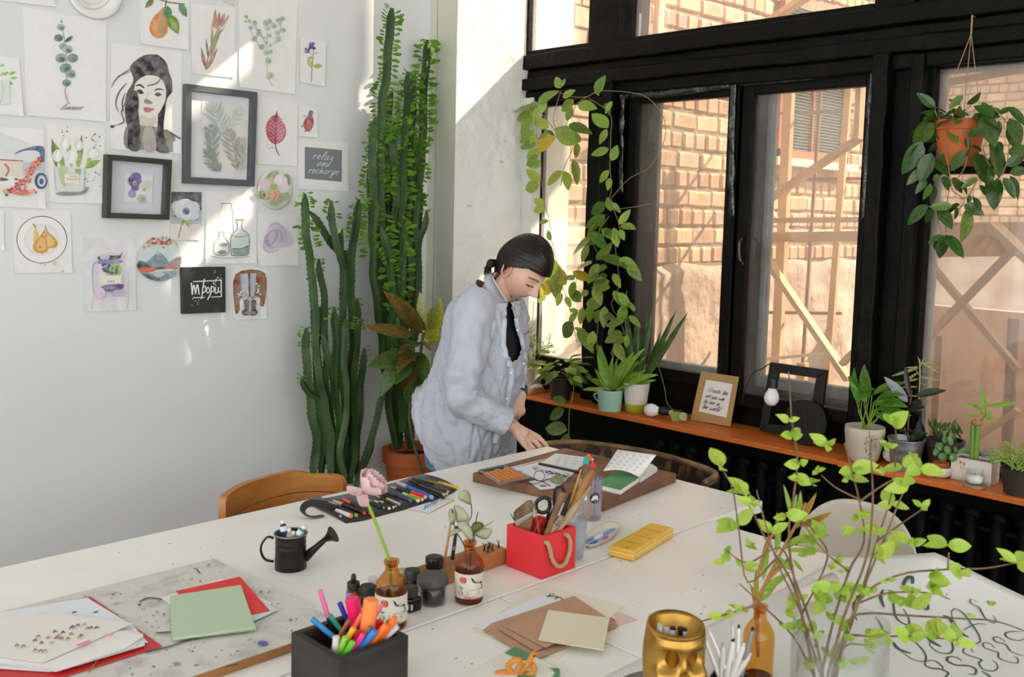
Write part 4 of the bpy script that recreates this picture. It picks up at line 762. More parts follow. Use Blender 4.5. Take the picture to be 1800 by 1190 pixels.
# ---- black wooden box full of markers
M_bwood = mat('black_stained_wood', '#35322e', .6, col2='#1f1d1b', scale=5, stretch=(1,1,6), bump=.2, bscale=40)
bx0, bx1, by0, by1, bz = .907, 1.054, 1.297, 1.445, .85
t = thing('marker_box', 'black stained wooden box in front, full of bright markers', 'box', ((bx0+bx1)/2, (by0+by1)/2, TZ)); th = .013
for nm, q in (('side',(bx0,bx0+th,by0,by1)),('side',(bx1-th,bx1,by0,by1)),('side',(bx0+th,bx1-th,by0,by0+th)),('side',(bx0+th,bx1-th,by1-th,by1))): B().bx(*q, TZ+.001, bz).obj(nm, M_bwood, t, bevel=.001)
B().bx(bx0+th, bx1-th, by0+th, by1-th, TZ+.001, TZ+.008).obj('bottom', mat('raw_pine','#c19a6b',.6), t)
C7 = lambda x, y: (500+x/7, 1020+y/7)
GM = 'markers in the black wooden box'; LB = ' standing in the black wooden box'
for lab, tx, ty, ex, ey, rp, cap, body, cl in (
 ('pink-capped fine pen', 435,120,520,560,33,'#d76a9a','#1c1a1c',.052), ('navy blue marker', 675,270,800,500,32,'#2b2fae','#1d1f4a',.03), ('mid blue marker at the left', 335,470,560,660,36,'#2f86c0','#1e2a30',.05), ('teal marker', 550,425,690,600,34,'#23907f','#1f2a28',.045), ('lilac pen', 780,165,800,300,25,'#9a86d8','#8a78c8',.04),
 ('thick hot pink highlighter', 830,215,890,560,95,'#ee2168','#d81f4a',.075), ('thick orange highlighter', 1070,230,1010,690,100,'#ff8a4a','#ff5a2c',.075), ('brown pencil marker', 800,485,690,670,30,'#9a5a34','#7a4a2c',.05), ('coral pen', 960,410,820,650,34,'#ff7a4e','#f26a40',.06), ('white correction pen', 640,690,560,850,48,'#d9d4cc','#c9c3b8',.04), ('yellow marker', 855,590,740,760,42,'#f2b52c','#e0a020',.045), ('light green marker', 750,700,650,860,42,'#8fcf4a','#7fbf3c',.045), ('green marker at the front', 840,760,720,920,42,'#6cc63c','#5ab030',.045), ('pink marker at the front', 970,660,880,810,38,'#f4429c','#e83a8e',.04), ('crimson marker', 915,620,880,760,44,'#c9203a','#a81a30',.04), ('sky blue marker at the front', 1120,620,980,830,44,'#2f7fd0','#1f2a3a',.05), ('grey marker', 1065,570,970,770,34,'#6f655c','#4a443e',.04), ('red marker', 1190,490,1110,640,44,'#e23a32','#c83028',.045), ('orange marker', 1260,545,1100,770,46,'#f07a2c','#e86f24',.05), ('tall orange marker at the right', 1365,450,1210,730,40,'#f5702a','#f0882c',.06), ('pale pink pen', 1200,300,1100,560,30,'#f58a9c','#ee6a80',.05), ('clear lilac pen', 1390,560,1290,700,44,'#d8c8d2','#d2b8c4',.04), ('dark green pen', 1290,490,1230,640,24,'#5d8a3c','#4a7030',.03)):
    p = pz(*C7(ex,ey), .846); p.x = min(max(p.x, bx0+.028), bx1-.028); p.y = min(max(p.y, by0+.028), by1-.028)
    marker(lab+LB, C7(tx,ty), None, 0, rp/7*mpp(p)*.95, cap, body, cl, .05, GM, p_ent=p, box=(bx0+.026,bx1-.026,by0+.026,by1-.026,TZ+.012))
# ---- red box, rope handle, brushes
M_red = mat('red_paint', '#e8343c', .5, var=.08, scale=8, bump=.05, bscale=60)
rx0, rx1, ry0, ry1, rz = 1.612, 1.728, 1.496, 1.616, .853; th = .009
t = thing('brush_box', 'red wooden box with a rope handle, full of brushes', 'box', ((rx0+rx1)/2, (ry0+ry1)/2, TZ))
for q in ((rx0,rx0+th,ry0,ry1),(rx1-th,rx1,ry0,ry1),(rx0+th,rx1-th,ry0,ry0+th),(rx0+th,rx1-th,ry1-th,ry1)): B().bx(*q, TZ+.001, rz).obj('side', M_red, t, bevel=.001)
B().bx(rx0+th, rx1-th, ry0+th, ry1-th, TZ+.001, TZ+.008).obj('bottom', M_red, t)
C57 = lambda x, y: (880+x/5.665, 820+y/5.665)
hp = [pn(*C57(x,y), (0, ry0-.008, 0), V((0,1,0))) for x, y in ((470,765),(495,850),(520,940),(565,990),(620,985),(660,925),(690,830),(690,740),(665,685))]
hp = [hp[0]+V((0,.008,0))]+hp+[hp[-1]+V((0,.008,0))]; hp = cat(hp, 8)
b = B(); nn = len(hp)
for s_ in range(3):
    P = []
    for i, p in enumerate(hp):
        tn = (hp[min(i+1,nn-1)]-hp[max(i-1,0)]).normalized(); fr = frame_to(tn, V((0,1,0))); a = i*.55+s_*2*pi/3; P.append(p+fr @ V((math.cos(a)*.0026, math.sin(a)*.0026, 0)))
    b.tube(P, .0031, 6)
b.obj('rope_handle', mat('jute_rope','#bfa77e',.9,bump=.4,bscale=200), t, smooth=True)
GB = 'brushes in the red box'
def rbox_stick(label, tip, ent, parts, name='paintbrush', cat_='brush', dz=0, sq=1, group=GB):
    E = pz(*C57(*ent), rz-.004); E.x = min(max(E.x, rx0+.02), rx1-.02); E.y = min(max(E.y, ry0+.02), ry1-.02)
    Tp = pn(*C57(*tip), E, CH)+CH*dz; d = (E-Tp).normalized(); Q = E+d*((E.z-TZ-.02)/max(.2,-d.z)); Q = V((min(max(Q.x,rx0+.022),rx1-.022), min(max(Q.y,ry0+.022),ry1-.022), TZ+.014)); d = (Q-Tp).normalized(); L = (Q-Tp).length; t = thing(name, label, cat_, Q[:], group=group); rot = frame_to(d, CH)
    for nm, prof, m_ in parts:
        B().lathe([(r_, (z_ if z_ >= 0 else L)) for z_, r_ in prof], 12, Tp, rot=rot, sq=sq).obj(nm, m_, t, auto=45)
    return t
M_bris = mat('bristle', '#8a6f55', .8, col2='#5e4a3a', scale=60, stretch=(1,1,.1)); M_ferr = mat('steel_ferrule', '#b9b5ad', .3, 1); M_hand = mat('paint_smeared_handle', '#9a774f', .5, col2='#6d4c33', scale=14)
M_pale = mat('pale_brush_wood', '#c2a985', .5, col2='#9c8664', scale=12)
rbox_stick('large brush with ochre-dipped handle leaning right in the red box', (935,20), (600,640), (('handle', [(0,0),(0,.004),(.004,.0105),(.03,.0115),(.055,.0085),(.09,.008),(.12,.008),(-1,.006),(-1,0)], mat('ochre_tip_handle','#a8763a',.4,col2='#6e4a2e',scale=18)),))
rbox_stick('long dark-handled brush beside the ochre one in the red box', (700,260), (560,640), (('handle', [(0,0),(0,.003),(.05,.006),(.1,.005),(-1,.004),(-1,0)], pl('#1d1a18')),))
rbox_stick('flat pale wooden brush handle in the red box', (620,260), (390,700), (('handle', [(0,0),(0,.006),(.004,.0085),(.07,.008),(-1,.006),(-1,0)], M_hand),))
rbox_stick('brush with pale tapered handle in the red box', (900,200), (560,640), (('handle', [(0,0),(0,.003),(.03,.005),(.07,.0085),(.085,.009),(-1,.005),(-1,0)], M_pale),))
rbox_stick('orange-handled brush low in the red box', (780,405), (600,640), (('handle', [(0,0),(0,.003),(.02,.005),(-1,.004),(-1,0)], pl('#c06a2a')),))
rbox_stick('thin red-brown brush upright at the corner of the red box', (335,350), (340,690), (('bristles', [(0,.0005),(.012,.0022),(.02,.0024)], M_bris), ('ferrule', [(.02,.0024),(.035,.0028),(.035,0)], M_pale), ('handle', [(.035,.0028),(.05,.0034),(-1,.0025),(-1,0)], pl('#8a4a34'))))
rbox_stick('thin dark liner brush at the left of the red box', (90,460), (140,610), (('bristles', [(0,.0003),(.01,.0012),(.012,.0013)], M_bris), ('handle', [(.012,.0013),(.03,.002),(-1,.0015),(-1,0)], pl('#4a443c'))))
rbox_stick('orange fine brush at the back right of the red box', (810,50), (620,600), (('handle', [(0,0),(0,.002),(.03,.003),(-1,.003),(-1,0)], pl('#cf8a2e')),), dz=.02)
rbox_stick('folding ruler piece with steel rings in the red box', (610,500), (450,690), (('handle', [(0,0),(0,.006),(.012,.007),(.05,.007),(-1,.005),(-1,0)], M_pale), ('ring', [(.006,.0085),(.010,.0085),(.010,.007),(.014,.007),(.014,.0085),(.018,.0085),(.018,.007),(.022,.007),(.022,.0085),(.027,.0085)], M_ferr)), name='ringed_brush')
# wide flat brush
E = pz(*C57(190,640), rz)+CH*.03; tq = thing('flat_brush', 'wide flat house-painter brush at the left of the red box', 'brush', (E-V((0,0,.06)))[:], group=GB)
Q = [pn(*C57(*q), E, CH) for q in ((130,545),(128,470),(150,440),(215,390),(265,350),(310,345),(330,380),(325,450),(250,500),(170,560))]; B().prism(Q, CH, .012).obj('bristles', M_bris, tq, bevel=.002)
Q = [pn(*C57(*q), E, CH) for q in ((135,550),(325,450),(335,480),(160,600))]; B().prism([q-CH*.001 for q in Q], CH, .014).obj('ferrule', M_ferr, tq, bevel=.001)
Q = [pn(*C57(*q), E, CH) for q in ((160,590),(330,480),(300,640),(250,690),(180,640))]; B().prism(Q, CH, .012).obj('handle', M_hand, tq, bevel=.002)
# scissors
E = pz(*C57(430,600), rz); tq = thing('scissors', 'black-handled scissors standing in the red box', 'scissors', (E-V((0,0,.08)))[:]); M_bp = pl('#191817', .3)
L1 = [pn(*C57(*q), E, CH) for q in ((430,305),(480,330),(490,390),(470,440),(420,460),(370,440),(350,390),(370,340))]; B().tube(cat(L1+L1[:1], 5)[:-1]+[cat(L1+L1[:1],5)[0]], .0048, 8).obj('handle_loop', M_bp, tq, smooth=True)
L1 = [pn(*C57(*q), E, CH) for q in ((580,200),(620,215),(625,270),(600,330),(560,390),(535,380),(535,300),(545,230))]; B().tube(cat(L1+L1[:1], 5), .0042, 8).obj('handle_loop', M_bp, tq, smooth=True)
for a, b_ in (((480,430),(440,620)),((545,390),(470,520))): B().beam(pn(*C57(*a), E, CH), pn(*C57(*b_), E, CH), .012, .005).obj('shank', M_bp, tq)
B().beam(pn(*C57(440,600), E, CH), E-V((0,0,.09)), .012, .0015).obj('blade', M_ferr, tq)
rbox_stick('red-handled spatula deep in the red box', (420,520), (330,640), (('handle', [(0,0),(0,.006),(.03,.007),(-1,.006),(-1,0)], pl('#b02a2a')),), name='spatula')
# ---- frosted tumbler and marker beaker
G_frost = glass('frosted_plastic', (.93,.95,.97), .5, .55, '#d3dbe0', 8, .3); G_clear = glass('clear_glass', (.97,.98,.98), 1.)
p = pz(1009,980,TZ); sc_ = mpp(p); B().lathe([(0,.001),(.0215,.001),(.022,.003),(.0305,.098),(.0295,.098),(.021,.005),(0,.005)], 28, p).obj('tumbler', G_frost, smooth=True, label='cloudy plastic tumbler beside the red box', cat_='cup')
p = pz(1036,911,TZ); t = thing('marker_beaker', 'clear plastic beaker of paint markers with a round black logo', 'beaker', p[:]); r_ = .035
B().lathe([(0,.001),(r_*.9,.001),(r_*.92,.003),(r_,.118),(r_*.97,.118),(r_*.88,.004),(0,.004)], 28, p).obj('beaker', glass('cloudy_beaker',(.95,.95,.96),.6,.22,'#e4dfe2',9), t, smooth=True)
tc_ = -CH; a0 = math.atan2(tc_.y, tc_.x)
def onbeak(a, z, k=1.012, rr=None): q = (rr or r_*(.93+.07*z/.118))*k; return p+V((q*math.cos(a0+a), q*math.sin(a0+a), z))
b = B(); ce = (.35, .068)
b.add([onbeak(ce[0]+.45*math.cos(s_*pi/12), ce[1]+.0155*math.sin(s_*pi/12)) for s_ in range(24)], [tuple(range(24))]); b.obj('logo_disc', pl('#26221f',.6), t)
b = B(); nrm_ = V((math.cos(a0+.35), math.sin(a0+.35), 0))
for l in ([(-.22,-.5),(-.08,.5)],[(-.08,.5),(.0,-.25)],[(.0,-.25),(.1,.5)],[(.1,.5),(.24,-.5)],[(-.3,-.5),(-.15,.3)]): b.rib([onbeak(ce[0]+x*1.0, ce[1]+y*.013, 1.03) for x, y in l], .0045, nrm_)
b.obj('logo_letter', pl('#e9e2dc',.6), t, solid=.0004)
b = B(); b.add([onbeak(a, z) for a, z in ((-.95,.06),(-.35,.06),(-.35,.085),(-.95,.085))], [(0,1,2,3)]); b.obj('sticker', pl('#eae4de',.6), t, solid=.0003)
GK = 'paint markers in the clear beaker'
for lab, dx, dy, z1, cap, body, rr in (('red paint marker', .010,.004,.155,'#e2313a','#d9d2cc',.011),('turquoise paint marker',-.004,.016,.168,'#2fb5a4','#cfc8c2',.009),('orange paint marker',.012,.02,.172,'#e8723a','#d8cfc8',.009),('rust paint marker',-.018,-.008,.125,'#b5613e','#c99a86',.010),('brown-capped marker',-.012,.012,.15,'#7a5a3a','#b9a494',.009),('violet paint marker',.018,-.012,.11,'#8a8fd0','#b3b8dc',.010)):
    q = p+V((dx*.9, dy*.9, .006)); tm = thing('paint_marker', lab+' standing in the clear beaker', 'marker', q[:], group=GK)
    segs(tm, q, V((dx*.15,dy*.15,1)), (('barrel', [(0,0),(0,rr*.9),(z1-.045,rr*.9),(z1-.045,0)], pl(body)), ('cap', [(z1-.045,rr),(z1-.006,rr),(z1-.006,rr*.6),(z1,rr*.55),(z1,0)], pl(cap))))
# ---- oval palette dish, yellow paint tin
cpx = [(1024,957),(1030,945),(1048,931),(1070,924),(1087,926),(1089,933),(1080,945),(1060,957),(1040,964),(1028,964)]
Q = cat([pz(*q, TZ+.002) for q in cpx], 4, True); c_ = sum(Q, V())/len(Q); t = thing('palette_dish', 'oval ceramic palette smeared with blue paint', 'dish', (c_.x,c_.y,TZ))
b = B(); n_ = len(Q); rings = ((.86,.001),(1,.012),(.95,.012),(.82,.004),(0.01,.004)); vs = [c_+(q-c_)*k_+V((0,0,z_-.002)) for k_, z_ in rings for q in Q]
b.add(vs, [(r__*n_+i, r__*n_+(i+1) % n_, (r__+1)*n_+(i+1) % n_, (r__+1)*n_+i) for r__ in range(4) for i in range(n_)]); b.obj('dish', mat('glazed_beige','#d9d0c0',.25), t, smooth=True)
A = Art((0,0,TZ+.0045), (0,0,1))
for x, y, rx, ry, c2 in ((1060,942,22,9,'#c9d2dc'),(1045,952,16,5,'#9fb4d8'),(1066,938,12,4,'#b89ac8'),(1040,957,12,3,'#3f62b8'),(1072,934,10,3,'#8fa0d0'),(1052,944,9,3,'#e6eaee'),(1064,946,6,2.5,'#c06fb0'),(1036,949,9,2,'#7d96cc')): A.ell(x, y, rx, ry, c2, -.5)
A.done(t, 'paint_smears', M_ink)
tn_ = [pz(*q, TZ) for q in ((1070,977),(1108,989),(1184,946),(1146,933))]; ax = (tn_[3]-tn_[0]).normalized(); ay = (tn_[0]-tn_[1]).normalized(); c_ = sum(tn_, V())/4; LX, LY = .236, .07; fr = Matrix((ax, V((-ax.y,ax.x,0)), V((0,0,1)))).transposed()
t = thing('paint_tin', 'closed yellow metal watercolour tin', 'tin', (c_.x,c_.y,TZ)); M_yel = mat('yellow_enamel','#e9b83a',.3,spec=.6); M_yelw = mat('cream_rim','#efe2b8',.4)
B().box(c_+V((0,0,.007)), (LX,LY,.012), fr).obj('base', M_yel, t, bevel=.004); B().box(c_+V((0,0,.0145)), (LX*.99,LY*.98,.003), fr).obj('rim', M_yelw, t); B().box(c_+V((0,0,.021)), (LX,LY,.011), fr).obj('lid', M_yel, t, bevel=.004)
for i in (-1,0,1): B().box(c_+fr @ V((i*LX*.25, 0, .0268)), (.003, LY*.8, .0012), fr).obj('lid_groove', mat('dark_yellow','#c6962a',.4), t)
for i in range(4): B().box(c_+fr @ V((-LX*.375+i*LX*.25, 0, .0266)), (LX*.21, LY*.8, .0016), fr).obj('lid_panel', M_yel, t, bevel=.0006)
B().lathe([(0,0),(.006,0),(.006,.0006),(0,.0006)], 12, c_+fr @ V((-LX*.44, -LY*.12, .0268))).obj('emblem', pl('#5a4a20'), t)
# ---- wooden drawing board with its papers
M_board = mat('walnut_board', '#8a6248', .5, col2='#6e4a35', scale=3, stretch=(1,8,1), bump=.1, bscale=40)
bq = [pz(*q, .78) for q in ((831,831),(993,787),(1189,832),(1060,882))]
t = thing('wooden_board', 'thick walnut board under the lettering sheets', 'board', (2.3, 2, TZ)); 
for i in range(2):
    e0, e1 = (0, .43) if i == 0 else (.4305, 1); B().prism([V((q.x,q.y,TZ+.001)) for q in (bq[0].lerp(bq[3],e0), bq[1].lerp(bq[2],e0), bq[1].lerp(bq[2],e1), bq[0].lerp(bq[3],e1))], (0,0,1), .029).obj('plank', M_board, t, bevel=.002)
ZB = .7805
def flat(name, c4, z, label, m_, th=.0008, cat_='paper', group=None, art=True):
    Q = [pz(*q, z) for q in c4]; c_ = sum(Q, V())/4; t = thing(name, label, cat_, c_[:], group=group); B().prism(Q, (0,0,1), th).obj('sheet', m_, t); return t, Art(Q[0]+V((0,0,th)), (0,0,1))
M_wp = mat('white_paper', '#eceae6', .7); M_wp2 = mat('cool_white_paper', '#e6e8ee', .7)
C375 = (780,760,3.75)
t, A = flat('lettering_sheet', ((896,822),(972,803),(1030,812),(980,858)), ZB, 'white sheet with black lettering under the round glasses', M_wp2); A.T = (820,780,7.5)
for i, (x, y) in enumerate(((960,330),(1010,350),(1080,372),(1150,395),(1220,425),(1290,470))):
    for l in range(3): A.line([(x+l*90,y+l*18),(x+l*90+50,y+l*18+16),(x+l*90+30,y+l*18+28),(x+l*90+80,y+l*18+30)], 5, '#2a2a2e', taper=True)
A.line([(1040,390),(1100,375),(1130,395),(1080,410),(1040,390)], 6, '#222'+'226'); A.line([(1300,395),(1350,420),(1300,440),(1260,410),(1330,480)], 6, '#222226'); A.poly([(865,320),(935,350),(920,358),(860,330)], '#8a8078', False); A.poly([(900,305),(960,330),(945,340),(895,312)], '#a39a90', False)
for i in range(5): A.line([(660+i*18,370),(690+i*12,385),(700+i*10,380)], 3, '#4a4a50')
A.done(t, 'lettering', M_ink)
t, A = flat('layout_sheet', ((976,797),(1044,806),(1040,820),(950,815)), ZB+.001, 'white practice sheet with rows of small words', M_wp); A.T = (820,780,7.5)
for r__ in range(4):
    for k_ in range(4): x, y = 1210+k_*110-r__*18, 175+k_*12+r__*36; A.line([(x,y),(x+18,y-6),(x+40,y+5)], 4, random.choice(['#8a8a90','#c8a090','#a0a0a8']))
A.done(t, 'lettering', M_ink)
t, A = flat('kraft_strip', ((900,823),(990,798),(996,801),(899,824)), ZB+.0002, 'thin kraft paper strip along the back of the board', mat('kraft_paper','#c2a274',.8))
B().beam(pz(948,815,ZB+.004), pz(1023,831,ZB+.004), .011, .006).obj('ruler', pl('#2b2620',.5), label='dark wooden ruler lying across the sheets', cat_='ruler')
# pencil tin
tq = [pz(*q, ZB) for q in ((843,830),(885,821),(929,843),(880,853))]; c_ = sum(tq, V())/4; t = thing('pencil_tin', 'open flat tin of orange pencils on the board', 'tin', c_[:]); M_tin = mat('grey_tin','#9b8f8c',.35,.6)
B().prism(tq, (0,0,1), .003).obj('tray', M_tin, t)
for i in range(4): B().beam(tq[i]+V((0,0,.006)), tq[(i+1) % 4]+V((0,0,.006)), .012, .0025, V((0,0,1))).obj('tray_wall', M_tin, t)
B().prism([tq[0].lerp(tq[3],.02), tq[0].lerp(tq[1],.95), tq[1].lerp(tq[2],.15), tq[0].lerp(tq[3],.15)], (0,0,1), .006).obj('liner', pl('#23211f'), t)
for i in range(12):
    f_ = (i+.7)/12.4; a, b_ = tq[0].lerp(tq[1], f_), tq[3].lerp(tq[2], f_); tp = thing('pencil', 'orange pencil lying in the grey tin', 'pencil', (a.lerp(b_,.5)+V((0,0,.003)))[:], group='orange pencils in the tin')
    a, b_ = a.lerp(b_, R(.1,.22))+V((0,0,.0068)), a.lerp(b_, .93)+V((0,0,.0068)); d = (b_-a).normalized(); L = (b_-a).length
    segs(tp, a, d, (('lead', [(0,.0003),(.004,.001)], pl('#2b2522')), ('tip', [(.004,.001),(.014,.0031)], pl('#e3c49a')), ('barrel', [(.014,.0031),(L,.0031),(L,0)], pl(('#e0903f','#c8742c')[i % 2]))), 6)
# round spectacles
t = thing('spectacles', 'round black wire spectacles resting on the lettering sheet', 'glasses', pz(950,848,ZB)[:]); M_wire = mat('black_wire','#1b1a1c',.3,.5)
C75 = lambda x, y: (820+x/7.5, 780+y/7.5)
pq = pz(*C75(960,490), ZB+.002); sc_ = mpp(pq)/7.5
ring = [pn(*C75(960+70*math.cos(a), 425+68*math.sin(a)), pq, CH) for a in [2*pi*i/24 for i in range(25)]]; B().tube(ring, .0011, 6).obj('rim', M_wire, t, smooth=True)
ring = [pz(*C75(890+75*math.cos(a), 500+26*math.sin(a)), ZB+.006) for a in [2*pi*i/24 for i in range(25)]]; B().tube(ring, .0011, 6).obj('rim', M_wire, t, smooth=True)
B().tube(cat([pz(*C75(q[0],q[1]), ZB+.004) for q in ((960,490),(1010,500),(1060,530),(1110,555))], 4), .0012, 6).obj('temple', M_wire, t)
B().tube(cat([pz(*C75(q[0],q[1]), ZB+.006) for q in ((1010,490),(1060,470),(1160,455),(1240,470),(1180,490))], 4), .0014, 6).obj('temple', M_wire, t)
t, A = flat('photo_card', ((929,847),(955,840),(980,858),(950,861)), ZB+.0012, 'small white card with a grey photo under the spectacles', M_wp); A.T = (820,780,7.5); A.poly([(950,550),(1020,535),(1075,560),(1000,575)], '#8f8a78', False); A.done(t, 'print', M_ink)
B().prism([pz(*C75(*q), ZB+.001) for q in ((1100,500),(1180,450),(1285,470),(1285,530),(1200,540))], (0,0,1), .012).obj('eraser_block', mat('kneaded_stone','#8f8a72',.6), label='grey-green rubber block beside the spectacles', cat_='eraser', bevel=.003)
# open green notebook with a lifted page
t = thing('open_notebook', 'open green-covered sketchbook with a lifted page of stamps', 'book', pz(1100,850,ZB)[:]); C9 = lambda x, y: (1000+x/9, 780+y/9)
bl_ = [pz(*C9(*q), ZB) for q in ((430,720),(810,815),(1115,610),(760,480))]; B().prism(bl_, (0,0,1), .003).obj('cover', mat('kraft_cover','#c9a988',.7), t)
B().prism([q+V((0,0,.003)) for q in bl_], (0,0,1), .012).obj('page_block', M_wp, t); B().prism([q+V((0,0,.015)) for q in (bl_[0].lerp(bl_[1],.0), bl_[1], bl_[2], bl_[3])], (0,0,1), .0006).obj('green_page', mat('green_page','#5f9a6a',.6,col2='#4a8656',scale=8), t)
b2_ = [pz(*C9(*q), ZB) for q in ((1125,620),(1395,440),(1300,380),(1000,500))]; B().prism(b2_, (0,0,1), .014).obj('page_block', M_wp, t)
pa, pb = bl_[2]+V((0,0,.016)), bl_[3].lerp(bl_[2], -.1)+V((0,0,.016)); T1 = pn(*C9(1385,175), pa+V((.03,-.01,0)), CH); T2 = pn(*C9(770,90), pb+V((.02,.01,0)), CH); fr_ = pz(*C9(840,580), ZB+.03); fl_ = pz(*C9(545,430), ZB+.03)
b = B(); vs = []
for j in range(9):
    v_ = j/8
    for i in range(9):
        u_ = i/8; top_ = T2.lerp(T1, u_); bot_ = pn(*C9(545+(1120-545)*u_, 430+(545-430)*u_+ 30*math.sin(pi*u_)), pa, CH) if False else fl_.lerp(pa, u_)+V((0,0,.012*math.sin(pi*u_))); vs.append(top_.lerp(bot_, v_))
b.add(vs, [(j*9+i, j*9+i+1, (j+1)*9+i+1, (j+1)*9+i) for j in range(8) for i in range(8)]); pg = b.obj('lifted_page', M_wp, t, smooth=True, solid=.0005)
n_ = (T1-T2).cross(fl_-T2).normalized(); n_ = n_ if n_.dot(O-T2) > 0 else -n_
A = Art(T2+n_*.0008, n_, (1000,780,9)); A.step = .0001
for r__ in range(5):
    for k_ in range(5): x, y = 790+k_*105-r__*50, 145+k_*17+r__*55; A.line([(x,y),(x+30,y-10),(x+25,y+18),(x+60,y+5)], 4, '#8d8d90'); A.line([(x-5,y+20),(x+50,y+28)], 3, '#a5a5a8')
A.done(t, 'stamps', M_ink)
# ---- watering can with paint tubes
p = pz(511,998,TZ); M_can = mat('black_tin','#2e2b28',.35,.5,var=.2,scale=12,bump=.06,bscale=50); t = thing('watering_can', 'small black metal watering can holding paint tubes', 'watering can', p[:]); r_ = 27.5*mpp(p); h_ = zup(p, 937)-TZ
B().lathe([(0,.001),(r_*1.0,.001),(r_,h_*.2),(r_*.97,h_*.55),(r_*.985,h_*.62),(r_*.95,h_*.66),(r_*.96,h_*.72),(r_*.985,h_*.76),(r_*.95,h_*.8),(r_*.99,h_*.97),(r_*1.02,h_),(r_*.93,h_),(r_*.9,h_*.3),(0,h_*.28)], 32, p).obj('body', M_can, t, smooth=True)
B().tube([p+V((r_*1.02*math.cos(a), r_*1.02*math.sin(a), h_)) for a in [2*pi*i/32 for i in range(33)]], .0022, 8).obj('rim', mat('tin_rim','#8d8a86',.3,1), t, smooth=True)
hd = [pn(*q, p, CH) for q in ((481,946),(470,944),(460,957),(459,970),(466,983),(481,987))]; B().tube(cat(hd, 6), .0026, 8, sx=2).obj('handle', M_can, t, smooth=True)
sp_ = [pn(*q, p, CH) for q in ((536,980),(556,962),(575,945))]; B().tube(sp_, [.012,.008,.006], 12).obj('spout', M_can, t, smooth=True)
d = (pn(586,939,p,CH)-pn(572,948,p,CH)).normalized(); B().lathe([(.0065,0),(.012,.012),(.0205,.022),(.0205,.024),(0,.025)], 20, pn(572,948,p,CH), rot=frame_to(d)).obj('rose', M_can, t, auto=40)
A = Art(p-CH*(r_*1.005), -CH, (380,780,3.75)); A.write('uestus', 415, 752, 30, '#4a4743', 4, 0, 0, .05, False); A.done(t, 'embossed_word', M_can)
GT = 'paint tubes in the watering can'
for lab, x, y, x2, y2, cc, c2 in (('white tube with navy label standing in the can', 496,914,498,940,'#dfe3e8','#2a3550'),('teal tube leaning right in the can', 536,924,520,942,'#e9e6e2','#2f8f9a'),('grey tube in the can', 508,928,508,944,'#cfccc8','#a8a098'),('orange-banded tube in the can', 516,934,512,946,'#ded8d0','#d08a50'),('clear-capped small tube in the can', 503,936,500,946,'#e4e4e4','#cfd4d6')):
    E = p+V((0,0,h_*.8))+cr*((x2-510)*mpp(p)*.8); Tp = pn(x, y, E, CH); d = (E-Tp).normalized(); tt = thing('paint_tube', lab, 'paint tube', E[:], group=GT); L = (E-Tp).length+.02
    segs(tt, Tp, d, (('cap', [(0,0),(0,.0045),(.008,.005),(.008,.004)], pl('#eceae6')), ('tube', [(.008,.003),(.013,.0075),(.02,.0085),(L,.008),(L,0)], pl(c2)), ('band', [(.014,.0085),(.02,.009),(.026,.009),(.026,.008)], pl(cc))))
# ---- pen roll
t = thing('pen_roll', 'unrolled black fabric pen roll on the table edge', 'pen roll', pz(680,880,TZ)[:]); M_fab = mat('black_felt','#35332f',.9,var=.2,scale=40,sheen=.2)
far = cat([pz(*q, TZ+.002) for q in ((541,886),(560,878),(610,868),(665,855),(700,846),(735,834),(744,833))], 5); near = cat([pz(*q, TZ+.002) for q in ((608,919),(640,914),(680,903),(720,893),(760,880),(795,866),(806,857))], 5)
b = B(); n_ = len(far); vs = []
for i in range(n_):
    for j in range(7): q = far[i].lerp(near[i], j/6); vs.append(q+V((0,0,.004*(1+math.sin(i*.9))*math.sin(pi*j/6)+(.012 if j == 0 and i < 6 else 0))))
b.add(vs, [(i*7+j, i*7+j+1, i*7+8+j, i*7+7+j) for i in range(n_-1) for j in range(6)]); b.obj('cloth', M_fab, t, smooth=True, solid=.002)
lp = [pz(568,906,TZ+.004), pz(545,908,TZ+.006), pz(532,898,TZ+.018), pz(540,886,TZ+.03), pz(562,885,TZ+.03), pz(590,894,TZ+.012)]; B().tube(cat(lp, 5), .002, 6, sx=5).obj('strap_loop', M_fab, t)
C62 = lambda x, y: (530+x/6.207, 830+y/6.207); GP = 'pens in the black pen roll'
